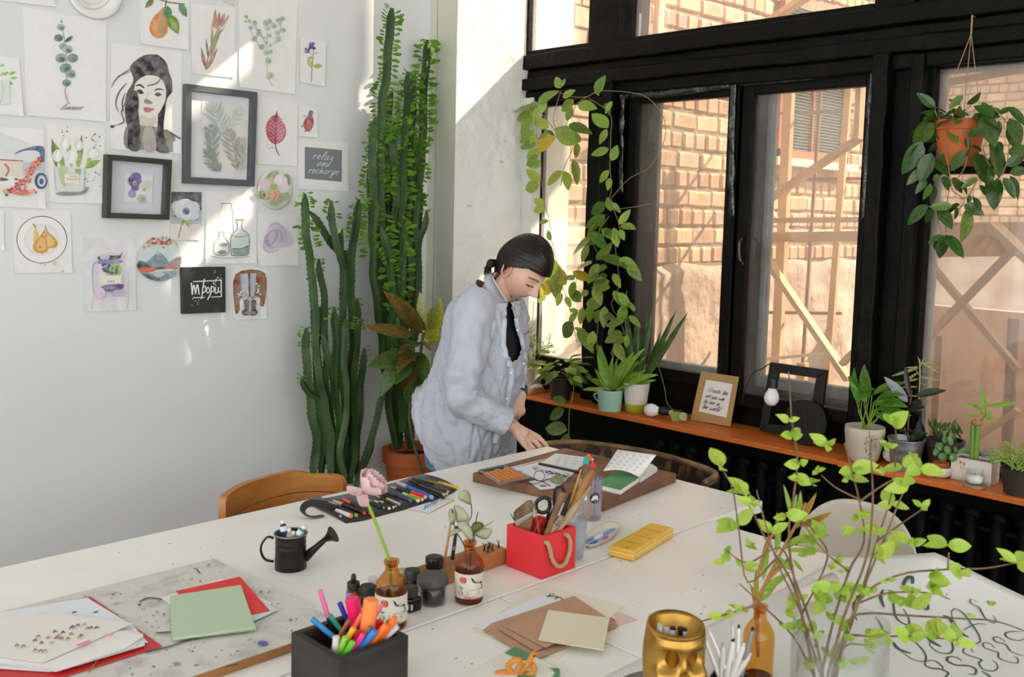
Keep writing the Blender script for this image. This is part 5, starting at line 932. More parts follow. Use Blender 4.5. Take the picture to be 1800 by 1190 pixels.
for lab, ax_, ay_, bx_, by_, rp, c1, c2, ce_ in (('white marker with orange end', 380,425,545,490,46,'#d9d0cc','#d9d0cc','#f08a2c'),('sage marker with green end', 300,340,600,480,40,'#a8c0ac','#25221f','#7cc83c'),('dusty pink marker', 350,325,690,455,42,'#e8a8a0','#25221f','#e2483c'),('orange-red marker', 455,300,755,455,36,'#ee5a34','#25221f','#ee4a2c'),('black brush pen at the left end', 240,360,430,480,26,'#3a3634','#26231f','#c8c4c0'),('black fineliner', 680,300,860,395,30,'#26231f','#1c1a18','#2b2825'),('lime-ended fineliner', 720,300,900,390,26,'#a8c86a','#26231f','#8fcf4a'),('silver pen with clear end', 800,320,960,400,34,'#b9b3aa','#26231f','#e6e2dc'),('pale grey pen', 860,320,1005,385,28,'#c8c2ba','#26231f','#d8d4ce'),('gold and grey pen', 930,290,1070,350,30,'#c8a84a','#b9b3a8','#c9c5c0'),('dark olive pen', 790,240,1030,370,22,'#b9b03c','#26231f','#cfcac2'),('black technical pen', 880,240,1090,325,28,'#1c1a18','#26231f','#6a8080'),('dark violet pen', 875,195,1195,320,42,'#5a4668','#4a3a5c','#7a6a90'),('green marker', 1110,240,1275,320,40,'#b8d88a','#6cae3a','#e8ecd8'),('orange marker', 1180,250,1320,305,36,'#f0a43c','#ee8a2c','#f5e2d0'),('red marker', 1200,225,1355,285,42,'#e03a34','#d8322c','#f0d8d0'),('blue marker with grey barrel', 1045,125,1425,290,48,'#b3aca4','#2f62b8','#9ab8e0'),('grey felt pen', 975,165,1190,230,30,'#9a958e','#26231f','#3a3632'),('black pen in the middle', 1140,125,1555,285,24,'#1c1a18','#26231f','#3a3a3a'),('black graphic pen', 1180,100,1560,250,34,'#1c1a18','#4a4744','#c8b890'),('slim black ruling pen', 1250,85,1590,240,26,'#26231f','#1c1a18','#c8c0a8'),('brown pen with pearl end', 1440,165,1600,215,26,'#6a4a38','#4a342a','#e0d8d0'),('gold dip pen', 1270,80,1510,120,16,'#d8b45a','#c89a3c','#d8b45a'),('gold fountain pen', 1500,115,1715,180,34,'#c8983a','#d8b04a','#e8c86a'),('violet-capped black pen', 1210,70,1440,130,26,'#3a3050','#26231f','#26231f'),('grey-violet pen', 800,190,1020,270,34,'#6a6478','#26231f','#26231f')):
    a, q = pz(*C62(ax_,ay_), TZ+.012), pz(*C62(bx_,by_), TZ+.011); r_ = rp/6.207*mpp(q)*.58; d = (q-a).normalized(); L = (q-a).length; tm = thing('pen', lab+' in the black pen roll', 'pen', (a.lerp(q,.5)-V((0,0,r_)))[:], group=GP)
    a.z = q.z = TZ+.008+r_; segs(tm, a, d, (('cap', [(0,0),(0,r_*.75),(L*.3,r_),(L*.3,0)], pl(c1)), ('barrel', [(L*.3,r_*.92),(L*.97,r_),(L*.97,0)], pl(c2 if c2 != '#25221f' else c1) if False else pl(c2)), ('end_plug', [(L*.97,r_*.9),(L,r_*.85),(L,0)], pl(ce_))))
t, A = flat('hello_card', ((709,894),(783,877),(800,879),(753,903)), TZ+.0006, 'small card lettered hello with a yellow edge', mat('yellow_edge','#e8a83a',.6)); A.T = C62(0,0)+(6.207,)
A.poly([(1135,398),(1530,292),(1650,305),(1385,448)], '#e3e8f2', False); A.write('hello', 1330, 415, 34, '#5a6a88', 6, .9, -.42, .3); A.done(t, 'lettering', M_ink)
# ================================================================ MORE THINGS ON THE TABLES
G_amber = glass('amber_glass', (.88,.55,.20), 1., ior=1.5); G_amber2 = glass('amber_glass_light', (.94,.66,.26), 1., ior=1.5)
M_lab = mat('bottle_label', '#dcd6c6', .6, var=.04, scale=30)
def cyl_art(p, r_, a0, z0, items, t, name='label_print', m_=None):   # flat print wrapped on a round bottle: polygons in (angle, z)
    b = B(); cols = []
    for k_, (pts, col) in enumerate(items):
        q = r_+.0002*(k_+1); b.add([p+V((q*math.cos(a0+a), q*math.sin(a0+a), z0+z)) for a, z in pts], [tuple(range(len(pts)))]); cols.append(lin(col))
    me = b.mesh(name, m_ or M_ink, recalc=False); at = me.color_attributes.new('Col', 'FLOAT_COLOR', 'CORNER')
    for f_, c_ in zip(me.polygons, cols):
        for li in f_.loop_indices: at.data[li].color = (*c_, 1)
    return mkobj(name, me, t)
def bottle(name, label, base, r_, h_, neck_r, lab=(.12,.52), art=True, g=None):
    t = thing(name, label, 'bottle', base[:]); hs = h_*.60
    B().lathe([(0,.001),(r_*.9,.001),(r_,.006),(r_,hs),(r_*.93,hs+h_*.07),(r_*.7,hs+h_*.15),(neck_r*1.05,hs+h_*.23),(neck_r,hs+h_*.26),(neck_r,h_*.93),(neck_r*1.22,h_*.94),(neck_r*1.22,h_*.99),(neck_r*.8,h_),(neck_r*.8,h_*.9)], 32, base).obj('glass', g or G_amber, t, smooth=True)
    B().lathe([(0,.003),(r_*.93,.003),(r_*.93,hs*.16),(0,hs*.16)], 24, base).obj('liquid', mat('brown_liquid','#4a2a10',.2), t, smooth=True)
    if lab:
        B().lathe([(r_*1.006,h_*lab[0]),(r_*1.012,h_*lab[0]+.001),(r_*1.012,h_*lab[1]),(r_*1.006,h_*lab[1])], 40, base, cap=False).obj('label', M_lab, t, smooth=True)
        vd = (O-base); a0 = math.atan2(vd.y, vd.x); zz, zh = h_*lab[0], h_*(lab[1]-lab[0]); I = []
        circ = lambda ca, cz, ra, rz: [(ca+ra*math.cos(s_*pi/9), (cz+rz*math.sin(s_*pi/9))*zh) for s_ in range(18)]
        I.append((circ(-.42,.76,.26,.14), '#c8453c')); I.append((circ(-.42,.76,.19,.10), '#d8645a'))
        I.append(([(a, z*zh) for a, z in ((.25,.86),(.35,.72),(.6,.74),(.95,.66),(1.1,.60),(.9,.58),(.55,.64),(.3,.66),(.2,.8))], '#4f4c4a'))
        I.append(([(a, z*zh) for a, z in ((.1,.9),(.22,.72),(.3,.70),(.24,.84))], '#2e2c2b')); I.append(([(a, z*zh) for a, z in ((.85,.56),(1.05,.40),(1.1,.42),(.92,.57))], '#3a3836')); I.append(([(a, z*zh) for a, z in ((-.75,.52),(-.5,.46),(0,.45),(.6,.40),(1.0,.42),(1.0,.36),(.2,.37),(-.6,.38))], '#8f8b82'))
        for k_ in range(6): I.append(([(a, z*zh) for a, z in ((-.15,.34-k_*.028),(.75,.34-k_*.028),(.75,.328-k_*.028),(-.15,.328-k_*.028))], '#a9a498'))
        I.append((circ(-.55,.24,.17,.10), '#8a8278')); I.append((circ(-.55,.24,.13,.075), '#dcd6c6')); I.append(([(a, z*zh) for a, z in ((-.68,.25),(-.42,.25),(-.42,.22),(-.68,.22))], '#c8574c'))
        x = -.3
        for ch_ in 'SHUBUSUKA':    # red block capitals
            segm = {'S':((0,1,1,1),(0,.5,1,.5),(0,0,1,0),(0,.5,0,1),(1,0,1,.5)),'H':((0,0,0,1),(1,0,1,1),(0,.5,1,.5)),'U':((0,0,0,1),(1,0,1,1),(0,0,1,0)),'B':((0,0,0,1),(1,0,1,1),(0,0,1,0),(0,.5,1,.5),(0,1,1,1)),'K':((0,0,0,1),(0,.5,1,1),(0,.5,1,0)),'A':((0,0,.5,1),(.5,1,1,0),(.2,.4,.8,.4))}[ch_]
            for (a_, b_, c_, d_) in segm:
                wv, wh = .012, .012
                if abs(a_-c_) < .01: q = [(x+a_*.07-wv,.05+b_*.1),(x+a_*.07+wv,.05+b_*.1),(x+c_*.07+wv,.05+d_*.1),(x+c_*.07-wv,.05+d_*.1)]
                else: q = [(x+a_*.07,.05+b_*.1-wh),(x+c_*.07,.05+d_*.1-wh),(x+c_*.07,.05+d_*.1+wh),(x+a_*.07,.05+b_*.1+wh)]
                I.append(([(a, z*zh) for a, z in q], '#d8645a'))
            x += .105
        cyl_art(base, r_*1.013, a0, zz, I, t)
    return t
p1 = pz(687,1100,TZ); bottle('amber_bottle', 'amber glass bottle holding a pink flower', p1, 28*mpp(p1), zup(p1,983)-TZ, 11*mpp(p1))
p2 = pz(824,1056,TZ); bottle('amber_bottle', 'amber glass bottle holding dried pale leaves', p2, 25.5*mpp(p2), zup(p2,950)-TZ, 9.5*mpp(p2))
p3 = pz(1330,1200,TZ); bottle('amber_bottle', 'tall orange bottle with green lily stems beside the pens', p3, 27*mpp(p3), zup(p3,1062)-TZ, 11*mpp(p3), lab=None, g=G_amber2)
# ---- pink ranunculus
t = thing('pink_flower', 'pale pink cut flower on a long green stem', 'flower', (p1+V((0,0,.06)))[:]); M_stem = mat('green_stem','#86a83a',.5); M_petal = mat('pink_petal','#ecc9cb',.6,col2='#f2dcd8',scale=12,trans=.35)
sp_ = [p1+V((.004,0,.05)), pn(683,985,p1,CH), pn(672,950,p1,CH), pn(655,905,p1,CH), pn(644,880,p1,CH)]; B().tube(cat(sp_, 6), .0032, 8).obj('stem', M_stem, t, smooth=True)
fc = pn(640,866,p1,CH); 
def petal(L, w_, cup, n=6, name='petal', m_=None, curl=0, tipw=.6):
    b = B(); vs = []
    for j in range(n+1):
        v_ = j/n
        for i in range(5):
            u_ = -1+i/2; ww = w_*math.sin(pi*min(.999,(v_*.82+.06)))**tipw; vs.append((u_*ww, v_*L, cup*(u_*u_*w_*.9+math.sin(pi*v_*.5)*.0)-cup*0+curl*v_*v_*L))
    b.add(vs, [(j*5+i, j*5+i+1, (j+1)*5+i+1, (j+1)*5+i) for j in range(n) for i in range(4)]); return b.mesh(name, m_, True)
pm = petal(.034, .0165, .5, m_=M_petal, curl=.3)
axd = (V((0,0,1))*.75+cr*.65).normalized(); fr = frame_to(axd)
for ring_, n_, tilt, s_ in ((0,5,.3,.85),(1,7,.55,1.1),(2,9,.85,1.3),(3,7,1.15,1.25)):
    for i in range(n_):
        a = 2*pi*(i+ring_*.5)/n_; rad = fr @ V((math.cos(a), math.sin(a), 0)); d = (axd*math.cos(tilt)+rad*math.sin(tilt)).normalized(); inst('petal', pm, t, place(fc+rad*.002, d, axd-rad*.2, s_))
for a in (2.2, 3.4): rad = fr @ V((math.cos(a), math.sin(a), 0)); inst('petal', pm, t, place(fc-axd*.004, (rad-axd*.7), axd, 1.0))
# ---- dried leaves
t = thing('dried_leaves', 'pale dried eucalyptus leaves standing in the amber bottle', 'branch', (p2+V((0,0,.06)))[:]); M_dry = mat('dried_leaf','#c3c5a4',.7,col2='#a5aa84',scale=16,trans=.3)
for q in ([(826,960),(822,925),(829,905),(828,885)],[(818,965),(800,930),(795,895)],[(830,960),(836,920),(840,900)]): B().tube(cat([p2+V((0,0,.04))]+[pn(*u_, p2, CH) for u_ in q], 5), .0013, 6).obj('twig', mat('dark_twig','#4a3a2c',.7), t)
def flatleaf(pts, p, t, m_, nm='leaf', bulge=.006, tilt=0):
    Q = cat([pn(*u_, p, CH) for u_ in pts], 4, True); c_ = sum(Q, V())/len(Q); n_ = len(Q); vs = [q-CH*(tilt*(q-c_).dot(cr)) for q in Q]+[c_+(q-c_)*.5-CH*bulge*.8 for q in Q]+[c_-CH*bulge]
    b = B(); b.add(vs, [(i, (i+1) % n_, n_+(i+1) % n_, n_+i) for i in range(n_)]+[(n_+i, n_+(i+1) % n_, 2*n_) for i in range(n_)]); return b.obj(nm, m_, t, smooth=True, solid=.0006)
C54 = lambda L: [(740+x/5.406, 850+y/5.406) for x, y in L]
for i, L in enumerate(([(350,130),(370,80),(420,60),(465,100),(470,200),(410,175)],[(262,270),(290,235),(325,290),(320,375),(280,380)],[(310,220),(370,215),(430,260),(460,310),(420,370),(340,370),(330,300)],[(345,375),(420,360),(490,440),(515,545),(460,545),(400,460)],[(480,420),(500,370),(560,365),(600,400),(540,450),(485,460)],[(490,480),(560,430),(660,420),(675,460),(620,525),(540,510)],[(262,500),(290,440),(350,430),(400,450),(340,470)],[(600,405),(690,350),(640,400),(560,440)])): flatleaf(C54(L), p2+CH*(.004*(i % 3)), t, M_dry if i not in (4,) else mat('olive_leaf','#6f7440',.7,trans=.2), tilt=.3*((i % 3)-1))
# ---- jars and inks
def jar(name, label, px_, py_, rp, ytop, lidh, body, lid, lidr=1.05, cat_='jar', sq=1, content=None, dz=0, neck=None):
    p = pz(px_, py_, TZ+dz); r_ = rp*mpp(p); h_ = zup(p, ytop)-p.z; t = thing(name, label, cat_, p[:]); hb = h_*(1-lidh)
    B().lathe([(0,.0005),(r_*.95,.0005),(r_,.004),(r_,hb*(.97 if not neck else .7)),(r_*(.93 if not neck else neck),hb),(r_*(.85 if not neck else neck*.9),hb),(r_*(.9 if not neck else neck*.9),hb*.6),(r_*.9,.006),(0,.006)], 28, p).obj('body', body, t, smooth=True)
    lr = r_*lidr*(neck or 1); B().lathe([(lr,hb*.985),(lr,h_*.96),(lr*.95,h_),(0,h_)], 28, p).obj('lid', lid, t, auto=40)
    if content: B().lathe([(0,.006),(r_*.88,.006),(r_*.88,hb*.8),(0,hb*.8)], 24, p).obj('pigment', content, t)
    return t
M_lid = pl('#2a2826',.4); M_ink_b = mat('black_ink','#141316',.3)
jar('pigment_jar', 'clear jar of black pigment with a grey-black lid', 760,1059,25,1011,.27,G_clear,mat('grey_lid','#4a4744',.45),1.1,content=M_ink_b)
jar('ink_jar', 'tall black screw-top jar behind the clear jar', 724,1038,13,1001,.4,pl('#161515'),pl('#3a3a38',.3))
jar('gold_jar', 'small jar with a pale gold lid beside the amber bottle', 707,1030,10,1001,.3,G_clear,mat('pale_gold','#c8bc90',.35,.5))
jar('dropper_ink', 'small ochre ink bottle with a black dropper top', 621,1062,13,1023,.24,glass('ochre_glass',(.8,.55,.2),1.),M_lid,1.15,'bottle',neck=.75,content=mat('ochre_ink','#b5812f',.3))
q = pz(621,1062,TZ); zt_ = zup(q,1023); B().lathe([(.003,0),(.006,.006),(.0055,.014),(.003,.019),(0,.02)], 14, V((q.x,q.y,zt_-.001))).obj('rubber_teat', M_lid, bpy.data.objects['dropper_ink'], smooth=True)
jar('ink_bottle', 'short black-capped ink bottle next to the dropper', 646,1066,12,1029,.42,glass('dark_ink_glass',(.3,.3,.32),1.),M_lid,1.15,'bottle',content=M_ink_b)
jar('white_capped_bottle', 'little bottle with a white cap behind the inks', 655,1052,7,1014,.3,pl('#3a3430'),pl('#d8d4ce'),1.1,'bottle')
p = pz(722,1072,TZ); t = thing('square_ink', 'square black ink bottle with a round cap', 'bottle', p[:]); r_ = 15*mpp(p); B().box(p+V((0,0,.0155)), (r_*1.9,r_*1.9,.03)).obj('body', glass('smoky_glass',(.25,.25,.27),1.), t, bevel=.004); B().box(p+V((0,0,.014)), (r_*1.6,r_*1.6,.022)).obj('ink', M_ink_b, t)
B().lathe([(r_*.8,.031),(r_*.82,.033),(r_*.82,.05),(r_*.7,.052),(0,.052)], 24, p).obj('cap', pl('#33332f'), t, auto=40); B().box(p-CH*r_*.96*1.2+V((0,0,.014)), (.012,.0006,.012), frame_to(V((0,0,1)), CH)).obj('label', M_wp, t)
# ---- wooden letter-stamp block
wb = [pz(*q, TZ) for q in ((740,1045),(893,990))]; d = (wb[1]-wb[0]).normalized(); n_ = V((-d.y,d.x,0)); t = thing('stamp_block', 'long wooden block with little black letters stuck in it', 'block', wb[0].lerp(wb[1],.5)[:])
hh = .036; B().prism([wb[0]+V((0,0,.001)), wb[1]+V((0,0,.001)), wb[1]+n_*.062+V((0,0,.001)), wb[0]+n_*.062+V((0,0,.001))], (0,0,1), hh).obj('block', mat('oak_block','#b57a45',.55,col2='#9c6536',scale=4,stretch=(1,1,8)), t, bevel=.002)
for i, (x, y) in enumerate(((850,968),(856,972),(859,965),(864,969),(875,963))):
    q = pz(x, y, TZ+hh+.001); b = B(); b.beam(q, q+V((0,0,.012))+cr*.002, .0022, .0022); b.beam(q+cr*.004, q+V((0,0,.012))+cr*.002, .0022, .0022); b.beam(q+V((0,0,.011))+cr*.002, q+V((0,0,.02))+cr*(.004 if i % 2 else -.003), .0016, .0016); b.beam(q+V((0,0,.011))+cr*.002, q+V((0,0,.018))+cr*(-.003 if i % 2 else .005), .0014, .0014); b.obj('letter', pl('#1b1a18'), t)
q = wb[0].lerp(wb[1], .235)+n_*.03+V((0,0,hh)); r_ = 16*mpp(q); t = thing('black_pot', 'glossy black paint pot standing on the stamp block', 'jar', q[:]); B().lathe([(0,.001),(r_*.93,.001),(r_*.95,.012),(r_,.013),(r_,.024),(r_*.96,.026),(0,.026)], 28, q).obj('pot', pl('#1a1918',.18), t, auto=35); B().lathe([(r_*.8,.0262),(r_*.8,.0275),(0,.0275)], 28, q).obj('lid_disc', pl('#2b2a29',.25), t, auto=35)
q = wb[0].lerp(wb[1], .36)+n_*.035+V((0,0,hh)); Tp = pn(792,922,q,CH); t = thing('wooden_dowel', 'thin wooden brush handle standing behind the dried leaves', 'brush', q[:]); B().tube([q, q.lerp(Tp,.6), Tp], [.0036,.003,.0022], 8).obj('handle', mat('tan_dowel','#b98a55',.5), t); B().tube([Tp, Tp+(Tp-q)*.12], [.0022,.0006], 8).obj('tip', pl('#6a4a30'), t)
q = wb[0].lerp(wb[1], .47)+n_*.04+V((0,0,hh)); Tp = pn(803,925,q,CH); t = thing('dark_pen', 'dark pen standing in the block behind the dried leaves', 'pen', q[:]); B().tube([q, Tp], [.0045,.0038], 8).obj('barrel', pl('#2b2320'), t); B().tube([q.lerp(Tp,.3), q.lerp(Tp,.42)], .0052, 8).obj('collar', pl('#8a7a90'), t)
# ---- kraft envelopes and cards
M_kraft = mat('kraft_envelope', '#c0987a', .75, var=.06, scale=20)
GE = 'envelopes and cards in the middle of the table'; C53 = (820,1020,5.294)
def card(name, pts, z, label, m_, th=.0012, crop=C53, cat_='paper'):
    Q = [pz(crop[0]+x/crop[2], crop[1]+y/crop[2], z) for x, y in pts]; c_ = sum(Q, V())/len(Q); t = thing(name, label, cat_, c_[:], group=GE); B().prism(Q, (0,0,1), th).obj('sheet', m_, t); return t, Art(Q[0]+V((0,0,th+.0001)), (0,0,1), crop)
z0 = TZ+.0008
t, A = card('cream_sheet', [(60,470),(700,40),(1470,245),(850,730)], z0, 'pale cream sheet at the bottom of the envelope pile', M_paper2)
t, A = card('pink_slip', [(1320,350),(1430,300),(1590,370),(1380,430)], z0, 'pale pink slip under the envelopes', pl('#e3c6bd',.7)); 
t, A = card('lettered_sheet', [(60,430),(690,140),(1000,200),(420,560)], z0+.0018, 'bluish white sheet with brush lettering under the envelopes', M_wp2)
for l in ([(740,150),(790,140),(750,158)],[(770,130),(785,125)],[(800,125),(815,132)],[(795,145),(885,165)],[(850,160),(820,182)],[(880,180),(905,182)]): A.line(l, 8, '#1b1b1e', taper=True)
A.done(t, 'lettering', M_ink)
t, A = card('kraft_envelope', [(235,405),(1000,150),(1415,425),(690,720),(150,470)][1:4]+[(600,715),(150,470),(235,405)], z0+.0034, 'largest kraft envelope at the bottom of the pile', M_kraft, .0015)
A.line([(1340,350),(1385,380)], 12, '#c8342c', False); A.done(t, 'red_mark', M_ink)
t, A = card('kraft_envelope', [(300,455),(800,265),(1150,420),(640,665)], z0+.0075, 'middle kraft envelope lifted at its edge', M_kraft, .0015)
t, A = card('kraft_envelope', [(370,440),(860,240),(1200,400),(735,632)], z0+.0105, 'top kraft envelope under the blank cream card', M_kraft, .0015)
t, A = card('blank_card', [(760,282),(1330,355),(1275,655),(668,560)], z0+.0135, 'blank cream card on top of the kraft envelopes', mat('cream_card','#e4dcc0',.7), .0016)
# ---- splattered painting board, coloured cards, red folder
C346 = (0,950,3.4615)
PB = [proj(q) for q in ((.35,2.075,TZ+.0006),(1.09,2.072,TZ+.0006),(1.105,1.56,TZ+.0006),(.35,1.56,TZ+.0006))]
t, A = flat('painting_board', PB, TZ+.0006, 'paint-splattered drawing board at the left', mat('splattered_paint','#d6d2ca',.6,col2='#b8b4b0',scale=16,ramp=(.5,.7)), .018, 'board'); A.step = .00002
A2 = Art((0,0,TZ+.0187), (0,0,1)); A2.step = .00001
bd = [V(q) for q in ((.35,2.075,TZ+.0187),(1.09,2.072,TZ+.0187),(1.105,1.56,TZ+.0187),(.35,1.56,TZ+.0187))]; B().bx(.36,1.10,1.5585,1.56,TZ+.001,TZ+.0182).obj('front_edge', mat('raw_edge','#9a6a3c',.6), t)
for i in range(300):
    u_, v_ = R(.05,.97), R(.04,.95); q = bd[0].lerp(bd[1],u_).lerp(bd[3].lerp(bd[2],u_),v_); x, y = proj(q); A2.ell(x, y, R(.5,3.5), R(.4,1.6), random.choice(['#5d6b8a','#8a8a8c','#b05a50','#4a4a50','#6fa0a8','#c8a0a0','#9a7fb0','#c9b27a','#3f6a70','#a8b0a0','#7a6a60']), R(-.6,.2), 8)
for l in ([(245,1060),(262,1053),(285,1056)],[(255,1150),(300,1138),(340,1125),(410,1112)],[(345,1002),(352,1010)],[(275,1115),(300,1113)],[(395,1175),(420,1170)]): A2.line(l, 2, '#4a4a4e')
A2.ell(462,1133,9,4,'#6a68b0'); A2.ell(310,1169,6,2.6,'#7a9aa8'); tag(A2.done(t, 'paint_splatters', M_ink), kind='stuff')
zb = TZ+.0195; C346b = C346
def tcard(name, pts, z, label, m_, th=.001):
    Q = [pz(C346[0]+x/C346[2], C346[1]+y/C346[2], z) for x, y in pts]; c_ = sum(Q, V())/len(Q); t = thing(name, label, 'card', c_[:], group='coloured cards on the painting board'); B().prism(Q, (0,0,1), th).obj('sheet', m_, t); return t
tcard('white_card', [(975,350),(1350,235),(1660,385),(1300,560)], zb, 'white card beneath the red and green cards', M_wp); tcard('pale_blue_card', [(1230,380),(1480,290),(1690,425),(1550,490)], zb+.002, 'pale blue card under the red card', pl('#c9e0e0',.7))
tcard('red_card', [(1070,310),(1460,222),(1640,428),(1300,500)], zb+.004, 'bright red card under the green card', pl('#e23a38',.65)); tcard('green_card', [(1032,345),(1465,278),(1555,535),(1050,605)], zb+.006, 'pale green card on top of the red card', mat('pale_green_card','#bccfb0',.7), .003)
tcard('pale_green_back', [(1055,520),(1540,480),(1560,545),(1060,608)], zb+.0052, 'second pale green sheet under the green card', pl('#a8bf9c',.7))
# folder
t = thing('red_folder', 'red document folder under loose papers at the left edge', 'folder', pz(150,1140,TZ)[:]); M_fold = pl('#c8282c',.4)
fz = TZ+.0205
B().prism([pz(C346[0]+x/3.4615, 950+y/3.4615, fz) for x, y in ((-300,520),(550,345),(985,645),(300,860),(-300,860))], (0,0,1), .002).obj('cover', M_fold, t, bevel=.0005)
B().tube([pz(C346[0]+x/3.4615, 950+y/3.4615, fz+.006) for x, y in ((480,760),(545,725),(590,740),(560,775),(540,800))], .0018, 8).obj('clip', mat('brass','#c8963c',.3,1), t, smooth=True)
def pp(name, pts, z, lab, m_, lift=0, arts=None):
    Q = [pz(C346[0]+x/3.4615, 950+y/3.4615, z) for x, y in pts]; c_ = sum(Q, V())/len(Q); t = thing(name, lab, 'paper', c_[:], group='loose papers in the red folder'); B().prism(Q, (0,0,1), .0008).obj('sheet', m_, t); return t, Art(Q[0]+V((0,0,.0009)), (0,0,1), C346)
t, A = pp('loose_sheet', [(-300,490),(530,350),(810,520),(900,620),(300,800),(-300,760)], fz+.004, 'bluish white sheet lowest in the red folder', M_wp2)
for x, y in ((195,497),(240,480),(440,440),(570,440)): A.line([(x,y),(x+25,y-6)], 7, '#3a3a40')
A.done(t, 'lettering', M_ink)
for i in range(3): pp('loose_sheet', [(-300,470+i*8),(380,440+i*14),(870,570+i*8),(880-i*60,640+i*10),(340+i*20,800-i*8),(-300,700)], fz+.0065+i*.0022, ('white sheet second in the folder pile','white sheet in the middle of the folder pile','white sheet third from the folder top')[i], M_wp)
t, A = pp('watercolour_quote', [(-300,620),(290,440),(810,505),(260,745),(-300,660)], fz+.0135, 'top sheet with brown watercolour lettering on the folder pile', mat('ivory_paper','#e9e4da',.7))
for (x, y) in ((420,540),(460,525),(500,520),(540,540),(575,540),(320,565),(370,570),(420,580),(480,590),(200,620),(240,635),(280,605),(330,605),(360,612),(400,612),(300,640),(90,655),(130,660),(200,685),(235,690),(260,690),(345,600),(430,545),(520,555),(220,605),(470,610)): A.line([(x,y),(x+14,y-14),(x+26,y-3)], 8, random.choice(['#8a6a50','#b98a50','#5a5048','#c8a070','#9a5a4a','#6a6a70']), taper=True)
A.line([(470,655),(550,625)], 14, '#f08aa8', False); A.line([(640,590),(690,585)], 14, '#f0a0b8', False); A.done(t, 'lettering', M_ink)
# ---- gift parcel with orange ribbon, bottom edge
gp = [pz(*q, TZ) for q in ((800,1215),(905,1153),(985,1195),(880,1262))]; t = thing('gift_parcel', 'small green and white parcel tied with an orange ribbon', 'gift', (sum(gp, V())/4)[:])
B().prism([q+V((0,0,.001)) for q in gp], (0,0,1), .02).obj('parcel', mat('parcel_paper','#4f8a60',.5,col2='#e6e2d6',scale=7,ramp=(.5,.52)), t, bevel=.003)
cg = pz(905,1185,TZ+.022); M_rib = mat('orange_ribbon','#d98f3f',.5,trans=.2)
for l in ([(870,1185),(888,1182),(905,1188)],[(905,1188),(925,1170),(938,1150),(942,1152)],[(905,1188),(915,1165),(905,1160),(893,1172),(903,1186)],[(905,1190),(925,1172),(935,1168),(938,1180),(920,1192)]): B().rib(cat([pn(*q, cg, CH) for q in l], 6), .011, -CH+V((0,0,.5))).obj('ribbon_loop', M_rib, t, smooth=True, solid=.0006)
# ---- golden skull cup on a round mat
p = pz(1182,1250,TZ); B().lathe([(0,.0005),(.118,.0005),(.12,.002),(.118,.004),(0,.004)], 48, p+cr*.012+CH*.03).obj('round_mat', mat('grey_felt','#7a736c',.85), label='round grey mat under the golden skull', cat_='mat', smooth=False)
M_gold = mat('antique_gold', '#b88f45', .32, .92, col2='#8a6428', scale=9, ramp=(.4,.7), bump=.15, bscale=40)
t = thing('skull_cup', 'golden skull-shaped pen cup', 'cup', (p+V((0,0,.004)))[:]); ps = p+V((0,0,.004)); hs = zup(ps,1098)-ps.z; rs = 54*mpp(ps); fy = (-CH*.96+cr*.16).normalized(); fx = V((-fy.y,fy.x,0)); 
b = B(); nu, nv = 72, 44; vs = []
def skull(a, v):   # a: angle from the face direction, v 0..1 height -> radius
    r_ = rs*(.78+.24*math.sin(pi*min(1,max(0,(v-.05)/1.15)))+.02); c_ = math.cos(a)
    if v < .35: r_ *= .86+.14*v/.35
    g = lambda a0, v0, sa, sv: math.exp(-((a-a0)/sa)**2-((v-v0)/sv)**2)
    r_ += rs*(-.50*(g(.44,.70,.30,.11)+g(-.44,.70,.30,.11))-.30*g(0,.50,.14,.075)+.10*(g(.44,.855,.36,.04)+g(-.44,.855,.36,.04))+.10*g(0,.66,.1,.08)+.14*(g(.78,.52,.25,.07)+g(-.78,.52,.25,.07))-.10*(g(1.15,.6,.3,.2)+g(-1.15,.6,.3,.2))+.07*g(0,.1,.5,.07))
    r_ += rs*.05*(g(.44,.69,.09,.035)+g(-.44,.69,.09,.035))
    if abs(a) < .6 and v < .16: r_ += rs*.018*math.cos(a*38)
    return r_
for j in range(nv+1):
    for i in range(nu):
        a = 2*pi*i/nu; a = a if a < pi else a-2*pi; v = j/nv; r_ = skull(a, v); q = ps+(fy*math.cos(a)+fx*math.sin(a))*r_+V((0,0,.001+v*hs+.006*math.cos(a)*(-1)*(v > .97))); vs.append(q)
for k_ in ((.9,1.0),(.86,.55)):
    for i in range(nu):
        a = 2*pi*i/nu; a = a if a < pi else a-2*pi; vs.append(ps+(fy*math.cos(a)+fx*math.sin(a))*skull(a,1)*k_[0]+V((0,0,hs*k_[1])))
nr = nv+3; b.add(vs, [(j*nu+i, j*nu+(i+1) % nu, (j+1)*nu+(i+1) % nu, (j+1)*nu+i) for j in range(nr-1) for i in range(nu)]+[tuple(range(nu-1,-1,-1)), tuple((nr-1)*nu+i for i in range(nu))]); b.obj('skull', M_gold, t, smooth=True)
for lab, x, y, cc, ce_ in (('white pen end at the left in the skull cup',1160,1097,'#e6e4e0','#b9b5b0'),('white pen with black ring in the skull cup',1183,1102,'#ebe9e6','#161616'),('clear pen end in the skull cup',1172,1103,'#d8d6d2','#c9c5c0'),('white pen with black dot at right in the skull cup',1203,1104,'#e8e6e2','#1b1b1b'),('black pen end in the skull cup',1196,1102,'#1c1b1a','#2a2a2a')):
    q = pn(x, y, ps, CH)+V((0,0,.0)); tm = thing('pen', lab, 'pen', (q-V((0,0,.05)))[:], group='pens in the skull cup'); segs(tm, q, V((0,0,-1))+cr*R(-.1,.1), (('end_cap', [(0,0),(0,.0045),(.004,.0052),(.004,0)], pl(ce_)), ('barrel', [(.004,.005),(.05,.005),(.05,0)], pl(cc))), 14)
